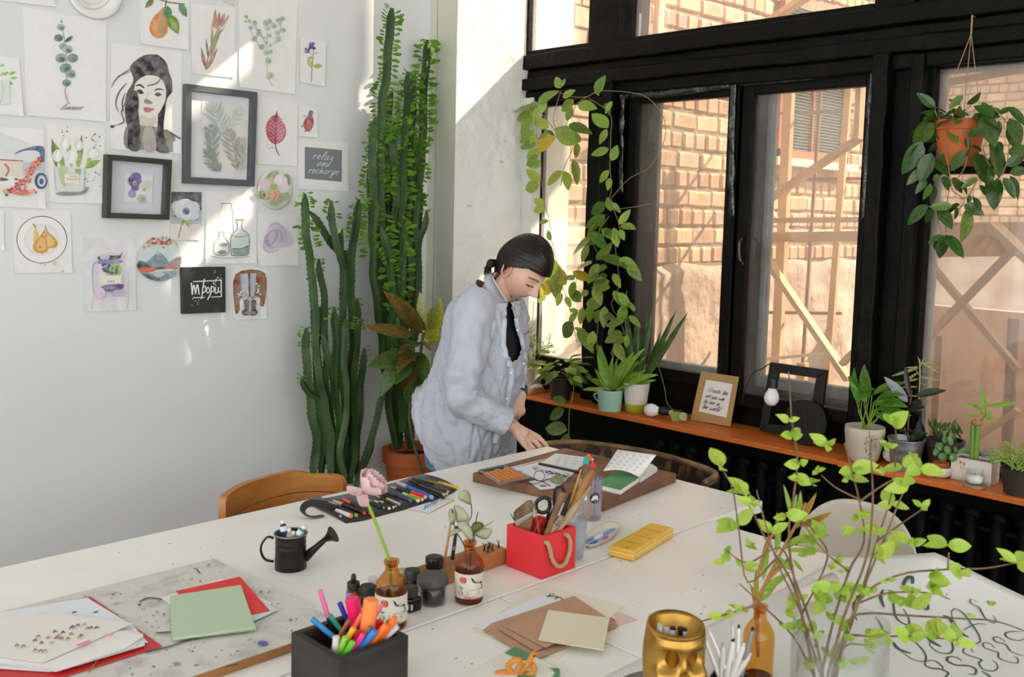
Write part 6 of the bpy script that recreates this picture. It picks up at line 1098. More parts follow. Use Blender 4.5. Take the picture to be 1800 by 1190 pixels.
# ---- black holder with white gel pens
p = pz(1282,1222,TZ); r_ = 37*mpp(p); hz = zup(p,1190)-TZ; t = thing('pen_holder', 'black pen holder with a tilted rim at the bottom edge', 'pen holder', p[:])
B().lathe([(0,.001),(r_*.95,.001),(r_,hz*.9),(r_,hz),(r_*.9,hz),(r_*.85,.01),(0,.01)], 6, p, rot=Matrix.Rotation(.3,3,'Z')).obj('holder', pl('#262422',.5), t)
C562 = lambda x, y: (1100+x/5.625, 1060+y/5.625); GW = 'white gel pens in the black holder'
for lab, a, b_, cc, ce_, rp in (('white gel pen with black button leaning left',(770,325),(890,640),'#dedcd8','#1b1b1b',17),('tall clear pen leaning left',(810,250),(930,520),'#e8e6e2','#d0cec8',14),('clear gel pen with black ball end',(1063,345),(1000,690),'#d8d6d2','#161616',24),('metal-tipped pen in the middle',(1052,190),(1060,420),'#cfcac4','#a8a49c',13),('white pen with black button in the middle',(1118,215),(1110,430),'#e2e0dc','#2b2b2b',15),('grey pen leaning right',(1258,240),(1180,560),'#8a8884','#161616',20),('clear capped pen in front',(965,400),(940,680),'#cbc7bf','#bdb9b0',24),('clear gel pen at the front right',(1170,390),(1060,690),'#d8d4ce','#c8c4bc',28),('short clear pen at the right',(1235,490),(1110,690),'#d0ccc4','#c0bcb4',24)):
    q = pn(*C562(*a), p, CH); e = pn(*C562(*b_), p, CH); d = (e-q).normalized(); L = (e-q).length+.03; rr = rp/5.625*mpp(p)*1.25; tm = thing('gel_pen', lab+' in the black holder', 'pen', (q+d*L)[:], group=GW)
    segs(tm, q, d, (('button', [(0,0),(0,rr*.6),(.006,rr*.7),(.006,0)], pl(ce_)), ('barrel', [(.006,rr*.7),(.012,rr),(L,rr*.95),(L,0)], pl(cc))))
# ---- calligraphy sheet with lifted corner
M_cal = mat('calligraphy_paper', '#e6e5e0', .7, var=.02, scale=8)
t = thing('calligraphy_sheet', 'huge curling paper sheet with green calligraphy loops', 'paper', (2.0,.8,TZ))
def sh(u, v):   # u along +x (far), v along -y (right)
    x, y = 1.30+.98*u, 1.09-.75*v
    lift = .075*max(0,(u-.72)/.28)**1.8*max(0,1-abs(v-.30)/.36)**1.2 + .05*max(0,(u-.8)/.2)**2*max(0,v-.3)
    return V((x+.012*math.sin(v*3)+lift*.1, y, TZ+.0012+lift))
b = B(); gu = gv = 44; vs = [sh(i/gu, j/gv) for j in range(gv+1) for i in range(gu+1)]; b.add(vs, [(j*(gu+1)+i, j*(gu+1)+i+1, (j+1)*(gu+1)+i+1, (j+1)*(gu+1)+i) for j in range(gv) for i in range(gu)]); b.obj('sheet', M_cal, t, smooth=True, solid=.0005)
b = B(); C428 = lambda x, y: (1380+x/4.286, 960+y/4.286)
def onsheet(x, y):
    lo = pz(*C428(x,y), TZ)
    for _ in range(12):
        u_, v_ = (lo.x-1.30)/.98, (1.09-lo.y)/.75; z_ = sh(min(1,max(0,u_)), min(1,max(0,v_))).z; lo = pz(*C428(x,y), z_+.0008)
    return lo
for l, w_ in (([(200,248),(260,262),(310,270),(318,240),(270,235)],7),([(1065,235),(1070,180),(1110,145),(1125,175),(1115,215)],7),([(1200,250),(1210,310),(1218,370)],9),([(1240,160),(1290,155),(1340,200),(1300,280),(1340,345),(1395,350),(1410,300),(1390,250)],6),([(905,345),(890,290),(920,235),(955,230),(960,280),(960,340)],14),([(745,460),(720,380),(740,325)],12),([(770,325),(810,360),(815,430),(830,520),(870,570),(930,590),(930,540),(890,470)],8),([(980,390),(1020,440),(1060,475),(1078,460),(1060,400),(1045,360)],9),([(540,560),(515,470),(530,400),(560,370),(580,385)],10),([(680,530),(720,590),(740,650),(735,740)],8),([(1455,420),(1400,400),(1400,430),(1460,460),(1500,530),(1560,575),(1590,560),(1565,520)],6),([(1190,520),(1240,540),(1280,600),(1330,655),(1380,685)],16),([(1340,720),(1420,735),(1470,715),(1450,650),(1400,580),(1350,510),(1290,470),(1255,490),(1260,540)],6),([(1340,635),(1400,600),(1460,583),(1525,590)],5),([(1065,605),(1080,565),(1120,575),(1180,630),(1240,690),(1265,770),(1230,808),(1150,795),(1095,750),(1090,720)],7),([(1070,680),(1110,720),(1175,757)],16),([(805,710),(850,770),(910,795),(950,808)],14),([(865,690),(880,655),(920,655),(990,730),(1050,800),(1060,860),(1010,865),(940,840),(860,780)],6),([(1330,865),(1290,835),(1230,835),(1225,865),(1290,895),(1380,900),(1435,925),(1430,965),(1380,960)],9),([(1420,800),(1390,765),(1345,775),(1350,805),(1410,830),(1480,855),(1460,880),(1490,925),(1560,940),(1600,920),(1590,880),(1560,860)],6),([(1580,765),(1540,730),(1495,730),(1500,760),(1560,785),(1605,800),(1610,840),(1680,870),(1750,878),(1750,840),(1720,830)],6),([(1660,720),(1610,685),(1570,690),(1590,720),(1660,740),(1700,790),(1760,815),(1820,825)],6),([(1790,645),(1720,640),(1660,655),(1680,690),(1760,710),(1820,690)],6),([(1055,870),(1060,900),(1110,920),(1170,925),(1230,955),(1200,990)],9),([(1060,870),(1120,860),(1180,900),(1190,925)],6),([(1480,940),(1530,970),(1560,1000)],8)):
    P = cat([V((x,y,0)) for x, y in l], 6); kk = len(P); P = [onsheet(q.x, q.y) for q in P]
    b.rib(P, (lambda s_, w_=w_: w_/4.286*.0021*(.5+.8*math.sin(pi*min(1,max(0,s_)))**1)), (0,0,1))
b.obj('calligraphy', mat('green_black_ink','#3f5a54',.5), t, kind='stuff')
# curled kraft-backed roll at the left of the sheet
q0 = pz(1395,1083,TZ+.0015); t = thing('paper_roll', 'loosely rolled end of peach paper on the table', 'paper', q0[:]); vs = []; b = B()
dq = (pz(1440,1060,TZ)-pz(1395,1083,TZ)).normalized(); nq = V((-dq.y,dq.x,0))
for i in range(22):
    a = -1.2+i/21*5.2; rr = .03-.0006*i
    for j in range(2): vs.append(q0+dq*(.0+j*.17)+nq*(rr*math.cos(a))*.75+V((0,0,.0305+rr*math.sin(a))))
b.add(vs, [(2*i, 2*i+1, 2*i+3, 2*i+2) for i in range(21)]); b.obj('curl', mat('peach_paper','#e3d5c4',.7,trans=.15), t, smooth=True, solid=.0006)
# ================================================================ PLANTS
def leafmesh(name, w_=.42, fold=.12, droop=.15, m_=None, n=7, tip=1.0, wavy=0):
    b = B(); vs = []
    for j in range(n+1):
        v_ = j/n; ww = w_/2*max(0, math.sin(pi*v_**.8))**.8 if j < n else 0
        for i in (-1,-.5,0,.5,1): vs.append((i*ww, v_, fold*abs(i)*ww*2-droop*v_*v_+(wavy*math.sin(v_*16+i*2)*abs(i) if wavy else 0)))
    b.add(vs, [(j*5+i, j*5+i+1, (j+1)*5+i+1, (j+1)*5+i) for j in range(n) for i in range(4)]); return b.mesh(name, m_, True)
M_hoya = mat('hoya_leaf', '#7d9a36', .35, col2='#98b04c', scale=9, trans=.32, rnd=.28, spec=.5)
M_hoyad = mat('dark_hoya_leaf', '#4a6826', .3, col2='#688538', scale=9, trans=.22, rnd=.25, spec=.5)
M_yl = mat('yellowing_leaf', '#b9b040', .4, col2='#c8a030', scale=8, trans=.35)
M_vine = mat('vine_stem', '#8d7a55', .6); M_vineg = mat('green_vine', '#7d8a4a', .6)
M_soil = mat('potting_soil', '#2e241c', .95, bump=.6, bscale=120)
L_hoya, L_hoyad, L_yl = leafmesh('leaf', .46, .1, .12, M_hoya), leafmesh('leaf', .46, .1, .15, M_hoyad), leafmesh('leaf', .46, .1, .12, M_yl)
def leaf_at(t, me, a, b_, up, wr=1): return inst('leaf', me, t, place(a, b_-a, up, (b_-a).length, wr))
def pxl(c, x, y, X): return px(c[0]+x/c[2], c[1]+y/c[2], X)
def vleaf(t, c, x0, y0, x1, y1, X, me=None, wr=1, jit=.02):
    a, b_ = pxl(c,x0,y0,X), pxl(c,x1,y1,X+R(-jit,jit)); b_ = a+(b_-a)*(1.45 if c[2] in (3.717,2.974) else 1.35 if c[2] == 2.977 else 1.1); up = -CH+V((R(-.5,.5), R(-.5,.5), R(.0,.8))); return leaf_at(t, me or L_hoya, a, b_, up, wr*R(.85,1.15))
def vstem(t, c, pts, X, r_=.0016, m_=None, nm='stem'): return B().tube(cat([pxl(c,x,y,X) for x, y in pts], 5), r_, 6).obj(nm, m_ or M_vine, t, smooth=True)
def pot(name_parent, c, r0, r1, h_, m_, rim=None, n=32, nm='pot'):
    t = name_parent; prof = [(0,.001),(r0,.001),(r0*1.01,.004),(r1*.99,h_-.002)]+([(r1*1.0,h_*(1-rim[0])),(r1*rim[1],h_*(1-rim[0])),(r1*rim[1],h_)] if rim else [(r1,h_)])+[(r1*.9,h_),(r1*.86,h_*.85),(0,h_*.85)]
    if rim: prof = [(0,.001),(r0,.001),(r0*1.01,.004),(r1*.97,h_*(1-rim[0])),(r1*rim[1],h_*(1-rim[0])+.001),(r1*rim[1],h_-.002),(r1*rim[1]*.97,h_),(r1*.9,h_),(r1*.86,h_*.85),(0,h_*.85)]
    B().lathe(prof, n, c).obj(nm, m_, t, auto=50); B().lathe([(0,h_*.88),(r1*.885,h_*.88),(r1*.885,h_*.86),(0,h_*.86)], n, c).obj('soil', M_soil, t)
# ---------------------------------------------------------------- tall cacti against the picture wall
M_euph = mat('euphorbia_stem', '#27401d', .5, col2='#3d5a28', scale=10, bump=.2, bscale=40, spec=.4)
M_eulf = mat('euphorbia_leaf', '#55822a', .45, col2='#7aa63a', scale=14, trans=.35)
M_terra = mat('terracotta', '#b8622f', .75, col2='#a5552a', scale=8, bump=.1, bscale=40)
def euphorbia(t, stems, leaves_name='leaves'):
    lv = B()
    for pts, Y, rp, lf, ll in stems:
        P = [py(x, y, Y+.0*i) for i, (x, y) in enumerate(pts)]; P = cat(P, 6); Lr = [0]
        for a, b_ in zip(P, P[1:]): Lr.append(Lr[-1]+(b_-a).length)
        n_ = max(6, int(Lr[-1]/.011)); Q = []
        for i in range(n_+1):
            s_ = Lr[-1]*i/n_; k_ = 0
            while k_ < len(Lr)-2 and Lr[k_+1] < s_: k_ += 1
            Q.append(P[k_].lerp(P[k_+1], (s_-Lr[k_])/max(1e-6, Lr[k_+1]-Lr[k_])))
        r_ = rp*.80*mpp(Q[0]); sd0 = R(0,99); Q = [p_+cr*(.010*noise.noise(V((i*.09,sd0,1))))+CH*(.012*noise.noise(V((i*.08,sd0,5)))) for i, p_ in enumerate(Q)]; rs = [r_*(1.04 if i % 2 else .9)*min(1, .35+(n_-i)*.16)*min(1,.7+.1*i) for i in range(n_+1)]; ph = R(0,2)
        prof = [(ph+2*pi*k_/12, (1.2, .66, .42, .66)[k_ % 4]) for k_ in range(12)]
        B().tube(Q, rs, 12, prof=prof).obj('stem', M_euph, t, auto=50)
        if lf:
            for i in range(int(n_*(1-lf)), n_+1):
                if random.random() < .12: continue
                tn = (Q[min(i+1,n_)]-Q[max(i-1,0)]).normalized(); fr = frame_to(tn)
                for k_ in range(3):
                    if random.random() < .2: continue
                    a = ph+2*pi*k_/3; rad = fr @ V((math.cos(a), math.sin(a), 0)); base = Q[i]+rad*rs[i]; l = ll*R(.7,1.15)*.9; d = (rad+tn*R(-.1,.6)+V((0,0,R(-.5,.1)))).normalized(); sd = (tn*.75+d.cross(tn)*.5).normalized()*l*.2
                    up = tn*0; lv.add([base, base+d*l*.55+sd+up, base+d*l, base+d*l*.55-sd+up, base+d*l*.9+sd*.7, base+d*l*.9-sd*.7], [(0,1,4,2), (0,2,5,3)])
    if lv.f: lv.obj(leaves_name, M_eulf, t, kind='stuff', recalc=False)
cb = py(606,868,3.44); t = thing('euphorbia', 'shorter tall cactus-like euphorbia behind the wooden armchair', 'cactus', (cb.x,cb.y,0))
Y0 = 3.42
S1 = [([(551,836),(555,775),(547,716),(541,637),(538,576)],Y0+.06,9,.12,.03),([(583,836),(581,756),(561,640),(556,560),(549,480),(541,400),(536,340)],Y0,9.5,.18,.042),([(601,838),(595,756),(585,657),(589,598),(588,540)],Y0-.05,9,.1,.03),([(606,845),(605,736),(615,677),(619,558),(616,470),(622,410),(631,350)],Y0,9.5,.14,.042),([(611,830),(619,736),(624,637),(629,525)],Y0+.05,8,.04,.02),([(624,800),(634,720),(639,612)],Y0-.03,8,.06,.025),([(603,520),(598,450),(579,425),(556,385),(545,372)],Y0+.02,8,.0,.03),([(606,470),(590,430),(583,390),(581,352)],Y0-.02,8,.22,.04),([(608,475),(601,440),(600,402)],Y0-.03,8.5,.1,.03),([(624,862),(645,800),(658,750),(678,688)],Y0-.04,8,.0,.03),([(630,850),(648,800),(658,772)],Y0-.02,7,.0,.03),([(592,720),(578,645),(567,588)],Y0-.04,8,.06,.025),([(608,780),(601,677),(598,572)],Y0-.06,8.5,.04,.02),([(570,800),(562,720),(556,640),(553,560),(548,470)],Y0+.05,8,.05,.03),([(615,850),(612,760),(602,640),(604,500),(607,440)],Y0+.06,8.5,.05,.03),([(560,700),(545,690),(534,672),(533,660)],Y0-.02,7,.1,.025),([(590,850),(575,790),(570,740),(575,690)],Y0+.04,7,.0,.02),([(628,850),(625,780),(630,740),(624,700)],Y0+.06,7,.0,.02)]
S1 += [([(566,836),(570,760),(558,690),(560,610),(563,540)],Y0+.07,8,.05,.03),([(596,840),(588,770),(578,700),(574,620),(570,520),(562,455)],Y0+.03,8,.06,.03),([(618,838),(628,770),(622,690),(629,600),(634,560)],Y0-.06,8,.05,.03),([(609,840),(600,790),(612,720),(606,640),(611,560)],Y0-.08,8,.04,.03)]
euphorbia(t, S1); pot(t, V((cb.x,cb.y,0)), .13, .17, .30, M_terra, (.2,1.06))
pb = py(728,788,3.40); t = thing('euphorbia', 'tallest leafy euphorbia in the corner beside the pier', 'cactus', (pb.x,pb.y,0))
Y1 = 3.46
S2 = [([(700,788),(692,700),(684,600),(672,480),(668,380),(668,270),(670,180),(677,140),(683,80),(690,14)],Y1,9.5,.42,.045),([(716,788),(722,640),(732,470),(736,330),(742,215),(745,150),(752,70)],3.55,9,.26,.06),([(712,600),(714,420),(715,280),(717,180),(719,127)],3.50,8.5,.35,.045),([(720,560),(724,400),(723,260),(727,190),(729,130)],3.53,8.5,.4,.05),([(705,740),(702,600),(700,450),(706,363),(708,290),(709,205)],Y1-.06,9,.4,.05),([(682,640),(670,540),(662,440),(656,340),(655,270),(661,206)],Y1,9,.3,.04),([(690,560),(682,420),(686,300),(681,215),(686,160)],Y1+.04,9,.35,.045),([(728,470),(737,425),(746,400),(749,370)],3.5,7,.1,.03),([(704,760),(708,640),(703,520),(707,450),(711,400)],Y1-.1,10,.6,.06),([(680,700),(668,600),(657,520),(655,440),(660,350)],Y1-.05,9,.3,.045),([(719,790),(718,740),(712,690),(716,600)],Y1-.1,9,.0,.03),([(696,788),(686,745),(682,700),(690,650)],Y1-.08,8.5,.0,.03),([(693,600),(690,480),(694,380),(700,310)],Y1+.02,9,.3,.045),([(728,600),(735,500),(730,400),(734,340),(740,290)],3.5,8,.2,.04),([(665,500),(653,420),(651,330),(650,290)],Y1+.03,8.5,.35,.04),([(700,520),(694,430),(697,340),(692,270),(697,225)],Y1-.03,9,.4,.05)]
S2 += [([(712,720),(714,620),(706,540),(690,440),(676,330)],Y1+.05,8.5,.25,.04),([(690,700),(696,620),(716,520),(722,430),(728,330),(733,240)],3.52,8.5,.25,.05),([(700,660),(684,600),(690,520),(680,450),(671,400)],Y1-.08,8.5,.3,.05)]
euphorbia(t, S2)
pot(t, V((pb.x,pb.y,.17)), .105, .135, .35, M_terra, (.17,1.08)); B().lathe([(0,0),(.14,0),(.15,.02),(.15,.16),(.13,.17),(0,.17)], 24, (pb.x,pb.y,.001)).obj('pot_stand', mat('dark_stand','#4a3a2c',.6), t)
# little euphorbia by the reveal
t = thing('small_euphorbia', 'small bright cactus tip on the sill behind her shoulder', 'cactus', px(826,640,3.40)[:]); 
b0 = px(826,560,3.42); 
def sm(pts, r_):
    Q = cat([px(x,y,3.42) for x, y in pts], 8); B().tube(Q, [r_*(1 if i % 2 else .88)*min(1,.3+(len(Q)-1-i)*.2) for i in range(len(Q))], 12, prof=[(2*pi*k_/12,(1.12,.75,.55,.75)[k_ % 4]) for k_ in range(12)]).obj('stem', mat('bright_euphorbia','#5a8f2c',.5,trans=.15), t, auto=50)
sm([(826,668),(825,600),(825,540),(828,476)], .012); lv = B()
for i in range(16):
    q = px(827+R(-3,3), 480+R(0,70), 3.42); d = (cr*random.choice((-1,1))+V((0,0,R(-.6,.3)))).normalized(); l = .035*R(.5,1); s_ = d.cross(CH).normalized()*l*.2; lv.add([q, q+d*l*.6+s_, q+d*l, q+d*l*.6-s_], [(0,1,2,3)])
lv.obj('leaves', M_eulf, t, kind='stuff', recalc=False); pot(t, V((b0.x, b0.y, SZ)), .04, .05, .08, pl('#d8d4ca',.5))
# ---------------------------------------------------------------- croton
t = thing('croton', 'croton with yellow and rust patterned leaves behind her back', 'plant', (2.72,3.22,0)); cbase = V((2.70,3.25,.45))
M_cr = [mat('croton_green','#3c5a2a',.35,col2='#5d7a34',scale=14,trans=.2), mat('croton_yellow','#c8b83a',.4,col2='#86a03a',scale=22,trans=.35), mat('croton_rust','#9a6a2e',.45,col2='#4a5a2a',scale=16,trans=.25), mat('croton_dark','#4a4424',.4,col2='#7a5a2a',scale=18,trans=.15), mat('croton_cream','#d8d0a0',.5,col2='#8fae5a',scale=24,trans=.35)]
L_cr = [leafmesh('leaf', .40, .15, .2, q) for q in M_cr]; CZ = (500,400,2.53)
for x0, y0, x1, y1, k_, wr in ((600,440,478,302,2,.6),(620,470,598,290,4,.6),(630,500,690,345,1,1.2),(650,490,700,335,4,.7),(570,480,375,432,2,.55),(600,520,512,518,3,1.1),(600,555,498,600,2,.9),(545,590,400,590,0,1.1),(505,600,418,745,0,1.1),(575,590,560,700,3,.9),(600,610,640,705,0,1),(560,690,550,815,0,1),(590,560,640,640,0,1),(610,500,655,545,2,.7),(560,600,500,680,0,1.1),(520,650,545,760,3,.9),(600,640,590,760,0,1),(640,520,690,470,1,1),(560,520,500,560,3,1),(610,470,560,380,2,.8),(640,450,640,360,1,.8)):
    a, b_ = py(500+x0/2.53, 400+y0/2.53, 3.22+R(-.04,.04)), py(500+x1/2.53, 400+y1/2.53, 3.16+R(-.08,.08)); leaf_at(t, L_cr[k_], a, b_, -CH+V((R(-.4,.4),R(-.4,.4),R(.2,.9))), wr*R(.9,1.1))
B().tube(cat([V((2.72,3.22,.35)), py(720,740,3.24), py(735,660,3.22), py(742,600,3.22), py(748,560,3.2)], 5), .007, 8).obj('stem', mat('woody_stem','#6a5540',.8), t, smooth=True)
pot(t, V((2.72,3.22,0)), .09, .11, .36, pl('#3a332c',.7))
# ---------------------------------------------------------------- vine by the narrow pane
V1 = (900,100,3.717); XV = 3.42
t = thing('wall_vine', 'hoya vine trained around the narrow pane and beam', 'vine', px(985,700,XV)[:])
for pts in ([(150,300),(165,560),(185,640),(195,830),(215,960),(245,1080),(255,1190)],[(320,220),(270,400),(300,500),(235,420),(200,380)],[(315,235),(390,260),(490,260),(560,225),(690,225),(820,240),(890,268)],[(890,268),(950,330),(1000,430),(990,560),(900,720),(760,800),(640,935)],[(500,270),(640,370),(645,520),(640,720),(650,850),(635,930)],[(405,325),(360,430),(340,490),(300,510),(245,560)],[(420,540),(375,650),(335,740),(320,840)],[(640,935),(700,1100),(690,1190)],[(640,1000),(800,980),(900,960)],[(560,225),(430,300),(400,380)]): vstem(t, V1, pts, XV)
for x0, y0, x1, y1, k_ in ((145,335,38,330,0),(165,300,258,240,0),(185,375,210,280,0),(150,410,140,320,0),(125,380,48,386,0),(130,400,72,480,0),(160,330,155,415,0),(145,480,72,540,0),(165,505,125,550,0),(155,580,78,575,0),(165,605,240,545,2),(180,600,115,650,0),(175,640,110,690,0),(190,715,125,695,0),(185,820,120,755,0),(180,835,105,855,0),(210,970,160,935,0),(215,985,155,1000,0),(240,1075,192,1078,0),(240,465,170,420,0),(230,480,265,505,1),(250,500,180,520,0),(405,280,342,335,0),(430,310,512,325,0),(395,330,362,395,0),(318,205,290,150,0),(330,265,385,230,0),(310,200,338,160,0),(545,240,585,160,0),(540,210,560,240,0),(440,560,318,490,0),(370,440,475,475,1),(420,500,440,540,0),(425,560,422,635,0),(400,670,425,785,0),(330,745,252,810,0),(345,745,365,830,0),(430,560,385,490,0),(610,300,630,350,1),(655,290,620,345,0),(628,465,552,390,0),(620,470,585,540,0),(635,600,548,630,0),(650,680,678,605,0),(635,740,585,800,0),(640,790,630,845,0),(610,950,540,1010,1),(650,1010,630,940,0),(660,950,695,1000,0),(610,1030,515,1100,1),(640,1040,575,1120,0),(700,1095,750,1025,0),(710,1100,775,1110,0),(700,1130,725,1180,0),(640,1120,590,1165,1),(660,1115,690,1190,0),(600,1060,520,1130,0),(560,1150,500,1210,0)): vleaf(t, V1, x0, y0, x1, y1, XV, (L_hoya, L_hoyad, L_yl)[k_])
V2 = (900,400,2.974)
for pts in ([(200,40),(215,100),(250,240),(262,300),(300,420),(340,600)],[(530,0),(545,150),(560,300),(520,400),(560,480),(590,560)],[(400,20),(430,100),(470,170)],[(600,330),(590,480),(610,600)],[(420,60),(350,220),(330,300),(290,400)],[(450,490),(440,640)]): vstem(t, V2, pts, XV+.02)
for x0, y0, x1, y1, k_ in ((200,70,190,30,0),(415,60,335,110,0),(415,20,470,85,1),(400,90,372,155,0),(470,5,520,45,0),(530,30,545,80,0),(565,10,580,45,0),(440,170,500,110,0),(470,150,555,175,1),(455,190,415,240,0),(560,160,630,205,0),(600,190,655,250,1),(450,200,410,270,0),(500,210,420,230,0),(420,185,350,205,0),(395,280,340,235,2),(285,300,240,235,2),(325,275,285,255,0),(325,280,310,340,0),(500,250,440,275,1),(510,280,440,300,0),(530,240,555,290,0),(515,315,440,310,0),(430,310,455,375,0),(470,390,405,400,0),(485,410,480,490,0),(530,330,565,385,0),(555,340,600,395,0),(360,390,320,340,1),(370,415,360,480,0),(410,400,405,470,0),(320,495,275,555,1),(345,440,310,430,0),(300,500,330,450,0),(590,400,570,480,0),(585,490,515,500,0),(510,520,495,505,0),(540,510,510,545,0),(580,555,505,580,0),(590,570,540,600,0),(600,560,600,610,0),(425,540,410,610,0),(345,530,400,610,0),(380,560,345,525,0),(230,290,160,330,2),(240,230,230,330,0),(260,340,240,390,0),(280,360,300,400,0),(400,330,370,350,0),(480,450,520,470,1),(460,430,440,480,0),(570,440,600,410,0),(610,460,655,500,0),(540,600,570,670,0),(560,620,530,660,0),(640,440,620,400,0)): vleaf(t, V2, x0, y0, x1, y1, XV, (L_hoya, L_hoyad, L_yl)[k_])
# big translucent leaves by her face
Lb = leafmesh('leaf', .55, .08, .1, mat('backlit_leaf','#9fc23a',.4,col2='#b8cc58',scale=10,trans=.5))
for x0, y0, x1, y1 in ((190,345,165,270),(200,340,215,262),(235,335,222,220),(240,330,250,240),(165,350,150,385)): vleaf(t, V2, x0, y0, x1, y1, XV+.03, Lb)
# thick-leaved plant in the dark plastic pot
SX = 3.43
def sillp(x, y): q = px(x, y, SX); return V((SX, q.y, SZ))
c = V((3.405, px(985,700,3.405).y, SZ)); t = thing('hoya_pot', 'dark plastic pot of glossy hoya on the window board', 'potted plant', c[:]); pot(t, c, .045, .058, .105, pl('#2b1f1a',.5))
for i in range(75):
    a, e = R(0,2*pi), R(-.1,.95); b0 = c+V((R(-.035,.035),R(-.035,.035),.11+R(0,.04))); L = R(.055,.085); d = V((math.cos(a)*math.cos(e)*.8, math.sin(a)*math.cos(e)*1.3, math.sin(e)*.9)); b1 = b0+d*R(.03,.11); b1.x = min(b1.x, 3.47); e1 = b1+(d+V((0,0,-.5))).normalized()*L; e1.x = min(e1.x, 3.49); leaf_at(t, random.choice((L_hoya,L_hoyad,L_hoya)), b1, e1, V((R(-.6,-.1),R(-.5,.2),R(.5,1))), R(.8,1.1))
B().tube(cat([pxl(V2,325,800,3.40), pxl(V2,318,880,3.36), pxl(V2,300,960,3.345), pxl(V2,297,1100,3.345)], 5), .0018, 6).obj('trailing_stem', M_vineg, t)
for x0, y0, x1, y1 in ((290,1060,198,1045),(290,1075,275,1155),(285,905,228,898),(275,950,212,985)): vleaf(t, V2, x0, y0, x1, y1, 3.34, L_hoyad, 1.1)
# rhipsalis in the beige pot by her shirt
c = V((3.43, px(932,665,3.43).y, SZ+.03)); t = thing('rhipsalis_pot', 'beige pot of wiry twiggy green plant beside her shirt', 'potted plant', (c.x,c.y,SZ)); B().box((c.x,c.y,SZ+.016), (.12,.12,.028)).obj('wooden_base', mat('pine_block','#b5834e',.6), t); pot(t, c, .042, .052, .095, mat('beige_ceramic','#b9ac8c',.6))
def wiry(t, c, n, hgt, spr, m_, nm='twigs', droop=0, r_=.0014, rec=3):
    b = B()
    def grow(p, d, l, k_):
        e = p+d*l; e.x = min(e.x, 3.49); b.tube([p, p.lerp(e,.5)+V((R(-.004,.004),R(-.004,.004),R(-.002,.004))), e], r_*(.6+.15*k_), 4, cap=False)
        if k_ > 0:
            for _ in range(random.choice((2,2,3))): grow(e, (d+V((R(-.9,.9),R(-.9,.9),R(-.5,.6)-droop))).normalized(), l*R(.6,.85), k_-1)
    for _ in range(n): grow(c+V((R(-.02,.02),R(-.02,.02),0)), V((R(-spr,spr)*.6,R(-spr,spr),1)).normalized(), hgt*R(.7,1.1), rec)
    return b.obj(nm, m_, t, kind='stuff')
wiry(t, c+V((0,0,.085)), 11, .075, .9, mat('wiry_stem','#7d7f3c',.6,col2='#5d7a34',scale=20), rec=4); B().tube([c+V((0,0,.08)), c+V((0,-.01,.42))], .002, 6).obj('support_cane', mat('yellow_cane','#c8b04a',.6), t)
# fern in the mint can
c = V((3.395, px(1072,712,3.395).y, SZ)); t = thing('fern_can', "mint green can-shaped pot with a bright bird's nest fern", 'potted plant', c[:]); M_mint = mat('mint_enamel','#9fc4ae',.4)
r_ = 22.5*mpp(c); h_ = zup(c,684)-SZ; prof = [(0,.001),(r_*.88,.001)]+[(r_*(.88+.12*i/14)+(.0012 if i % 2 else -.0008), .002+(h_-.004)*i/14) for i in range(15)]+[(r_*.95,h_),(r_*.92,h_*.85),(0,h_*.85)]
B().lathe(prof, 32, c).obj('pot', M_mint, t, smooth=True); B().tube(cat([c+V((-.01,r_*.95,h_*.75)), c+V((-.02,r_*1.35,h_*.62)), c+V((-.01,r_*1.0,h_*.3))], 5), .004, 8).obj('handle', M_mint, t, smooth=True); B().lathe([(0,h_*.87),(r_*.9,h_*.87)], 24, c, cap=False).obj('soil', M_soil, t)
M_fern = mat('fern_leaf','#7fa83a',.35,col2='#9ac44e',scale=8,trans=.3,rnd=.12); L_fern = leafmesh('frond', .19, .1, .35, M_fern, 18, wavy=.012)
for x0, y0, x1, y1 in ((520,850,400,610),(520,850,480,690),(525,850,520,690),(530,850,570,690),(540,850,640,700),(545,850,735,715),(540,850,650,770),(520,860,400,770),(515,860,370,890),(520,850,440,720),(540,850,690,790),(530,840,545,700),(515,840,410,700),(535,845,620,680),(545,860,700,830)):
    a, b_ = pxl(V2,x0,y0,3.42), pxl(V2,x1,y1,3.42+R(-.07,.03)); inst('frond', L_fern, t, place(a, b_-a+V((0,0,.06)), V((-1,R(-.3,.3),.8)), (b_-a).length*1.05, R(.9,1.4)))
# dark strappy plant in the white and yellow pot
c = V((3.46, px(1118,700,3.46).y, SZ)); t = thing('strap_plant', 'white pot with yellow foot and dark strap leaves', 'potted plant', c[:]); r_ = 23*mpp(c); h_ = zup(c,672)-SZ
B().lathe([(0,.001),(r_*.8,.001),(r_*.84,h_*.3),(r_*.84,h_*.31)], 32, c).obj('yellow_foot', mat('yellow_glaze','#b8b832',.35), t, smooth=True); B().lathe([(r_*.845,h_*.3),(r_*1.03,h_),(r_*.95,h_),(r_*.9,h_*.85),(0,h_*.85)], 32, c).obj('pot', mat('white_glaze','#dfd9cc',.4), t, auto=50)
M_strap = mat('strap_leaf','#2f4a26',.35,col2='#4f6a34',scale=6,stretch=(1,1,.2),trans=.15); L_st = leafmesh('leaf', .075, .3, .12, M_strap, 10)
for x0, y0, x1, y1 in ((640,830,610,520),(650,830,660,560),(660,830,800,575),(670,830,832,578),(655,830,700,560),(645,830,720,540),(640,820,590,600),(665,830,750,640),(650,820,640,570),(660,830,690,600),(655,830,620,640)): vleaf(t, V2, x0, y0, x1, y1, 3.46, L_st, 1.1, .01)
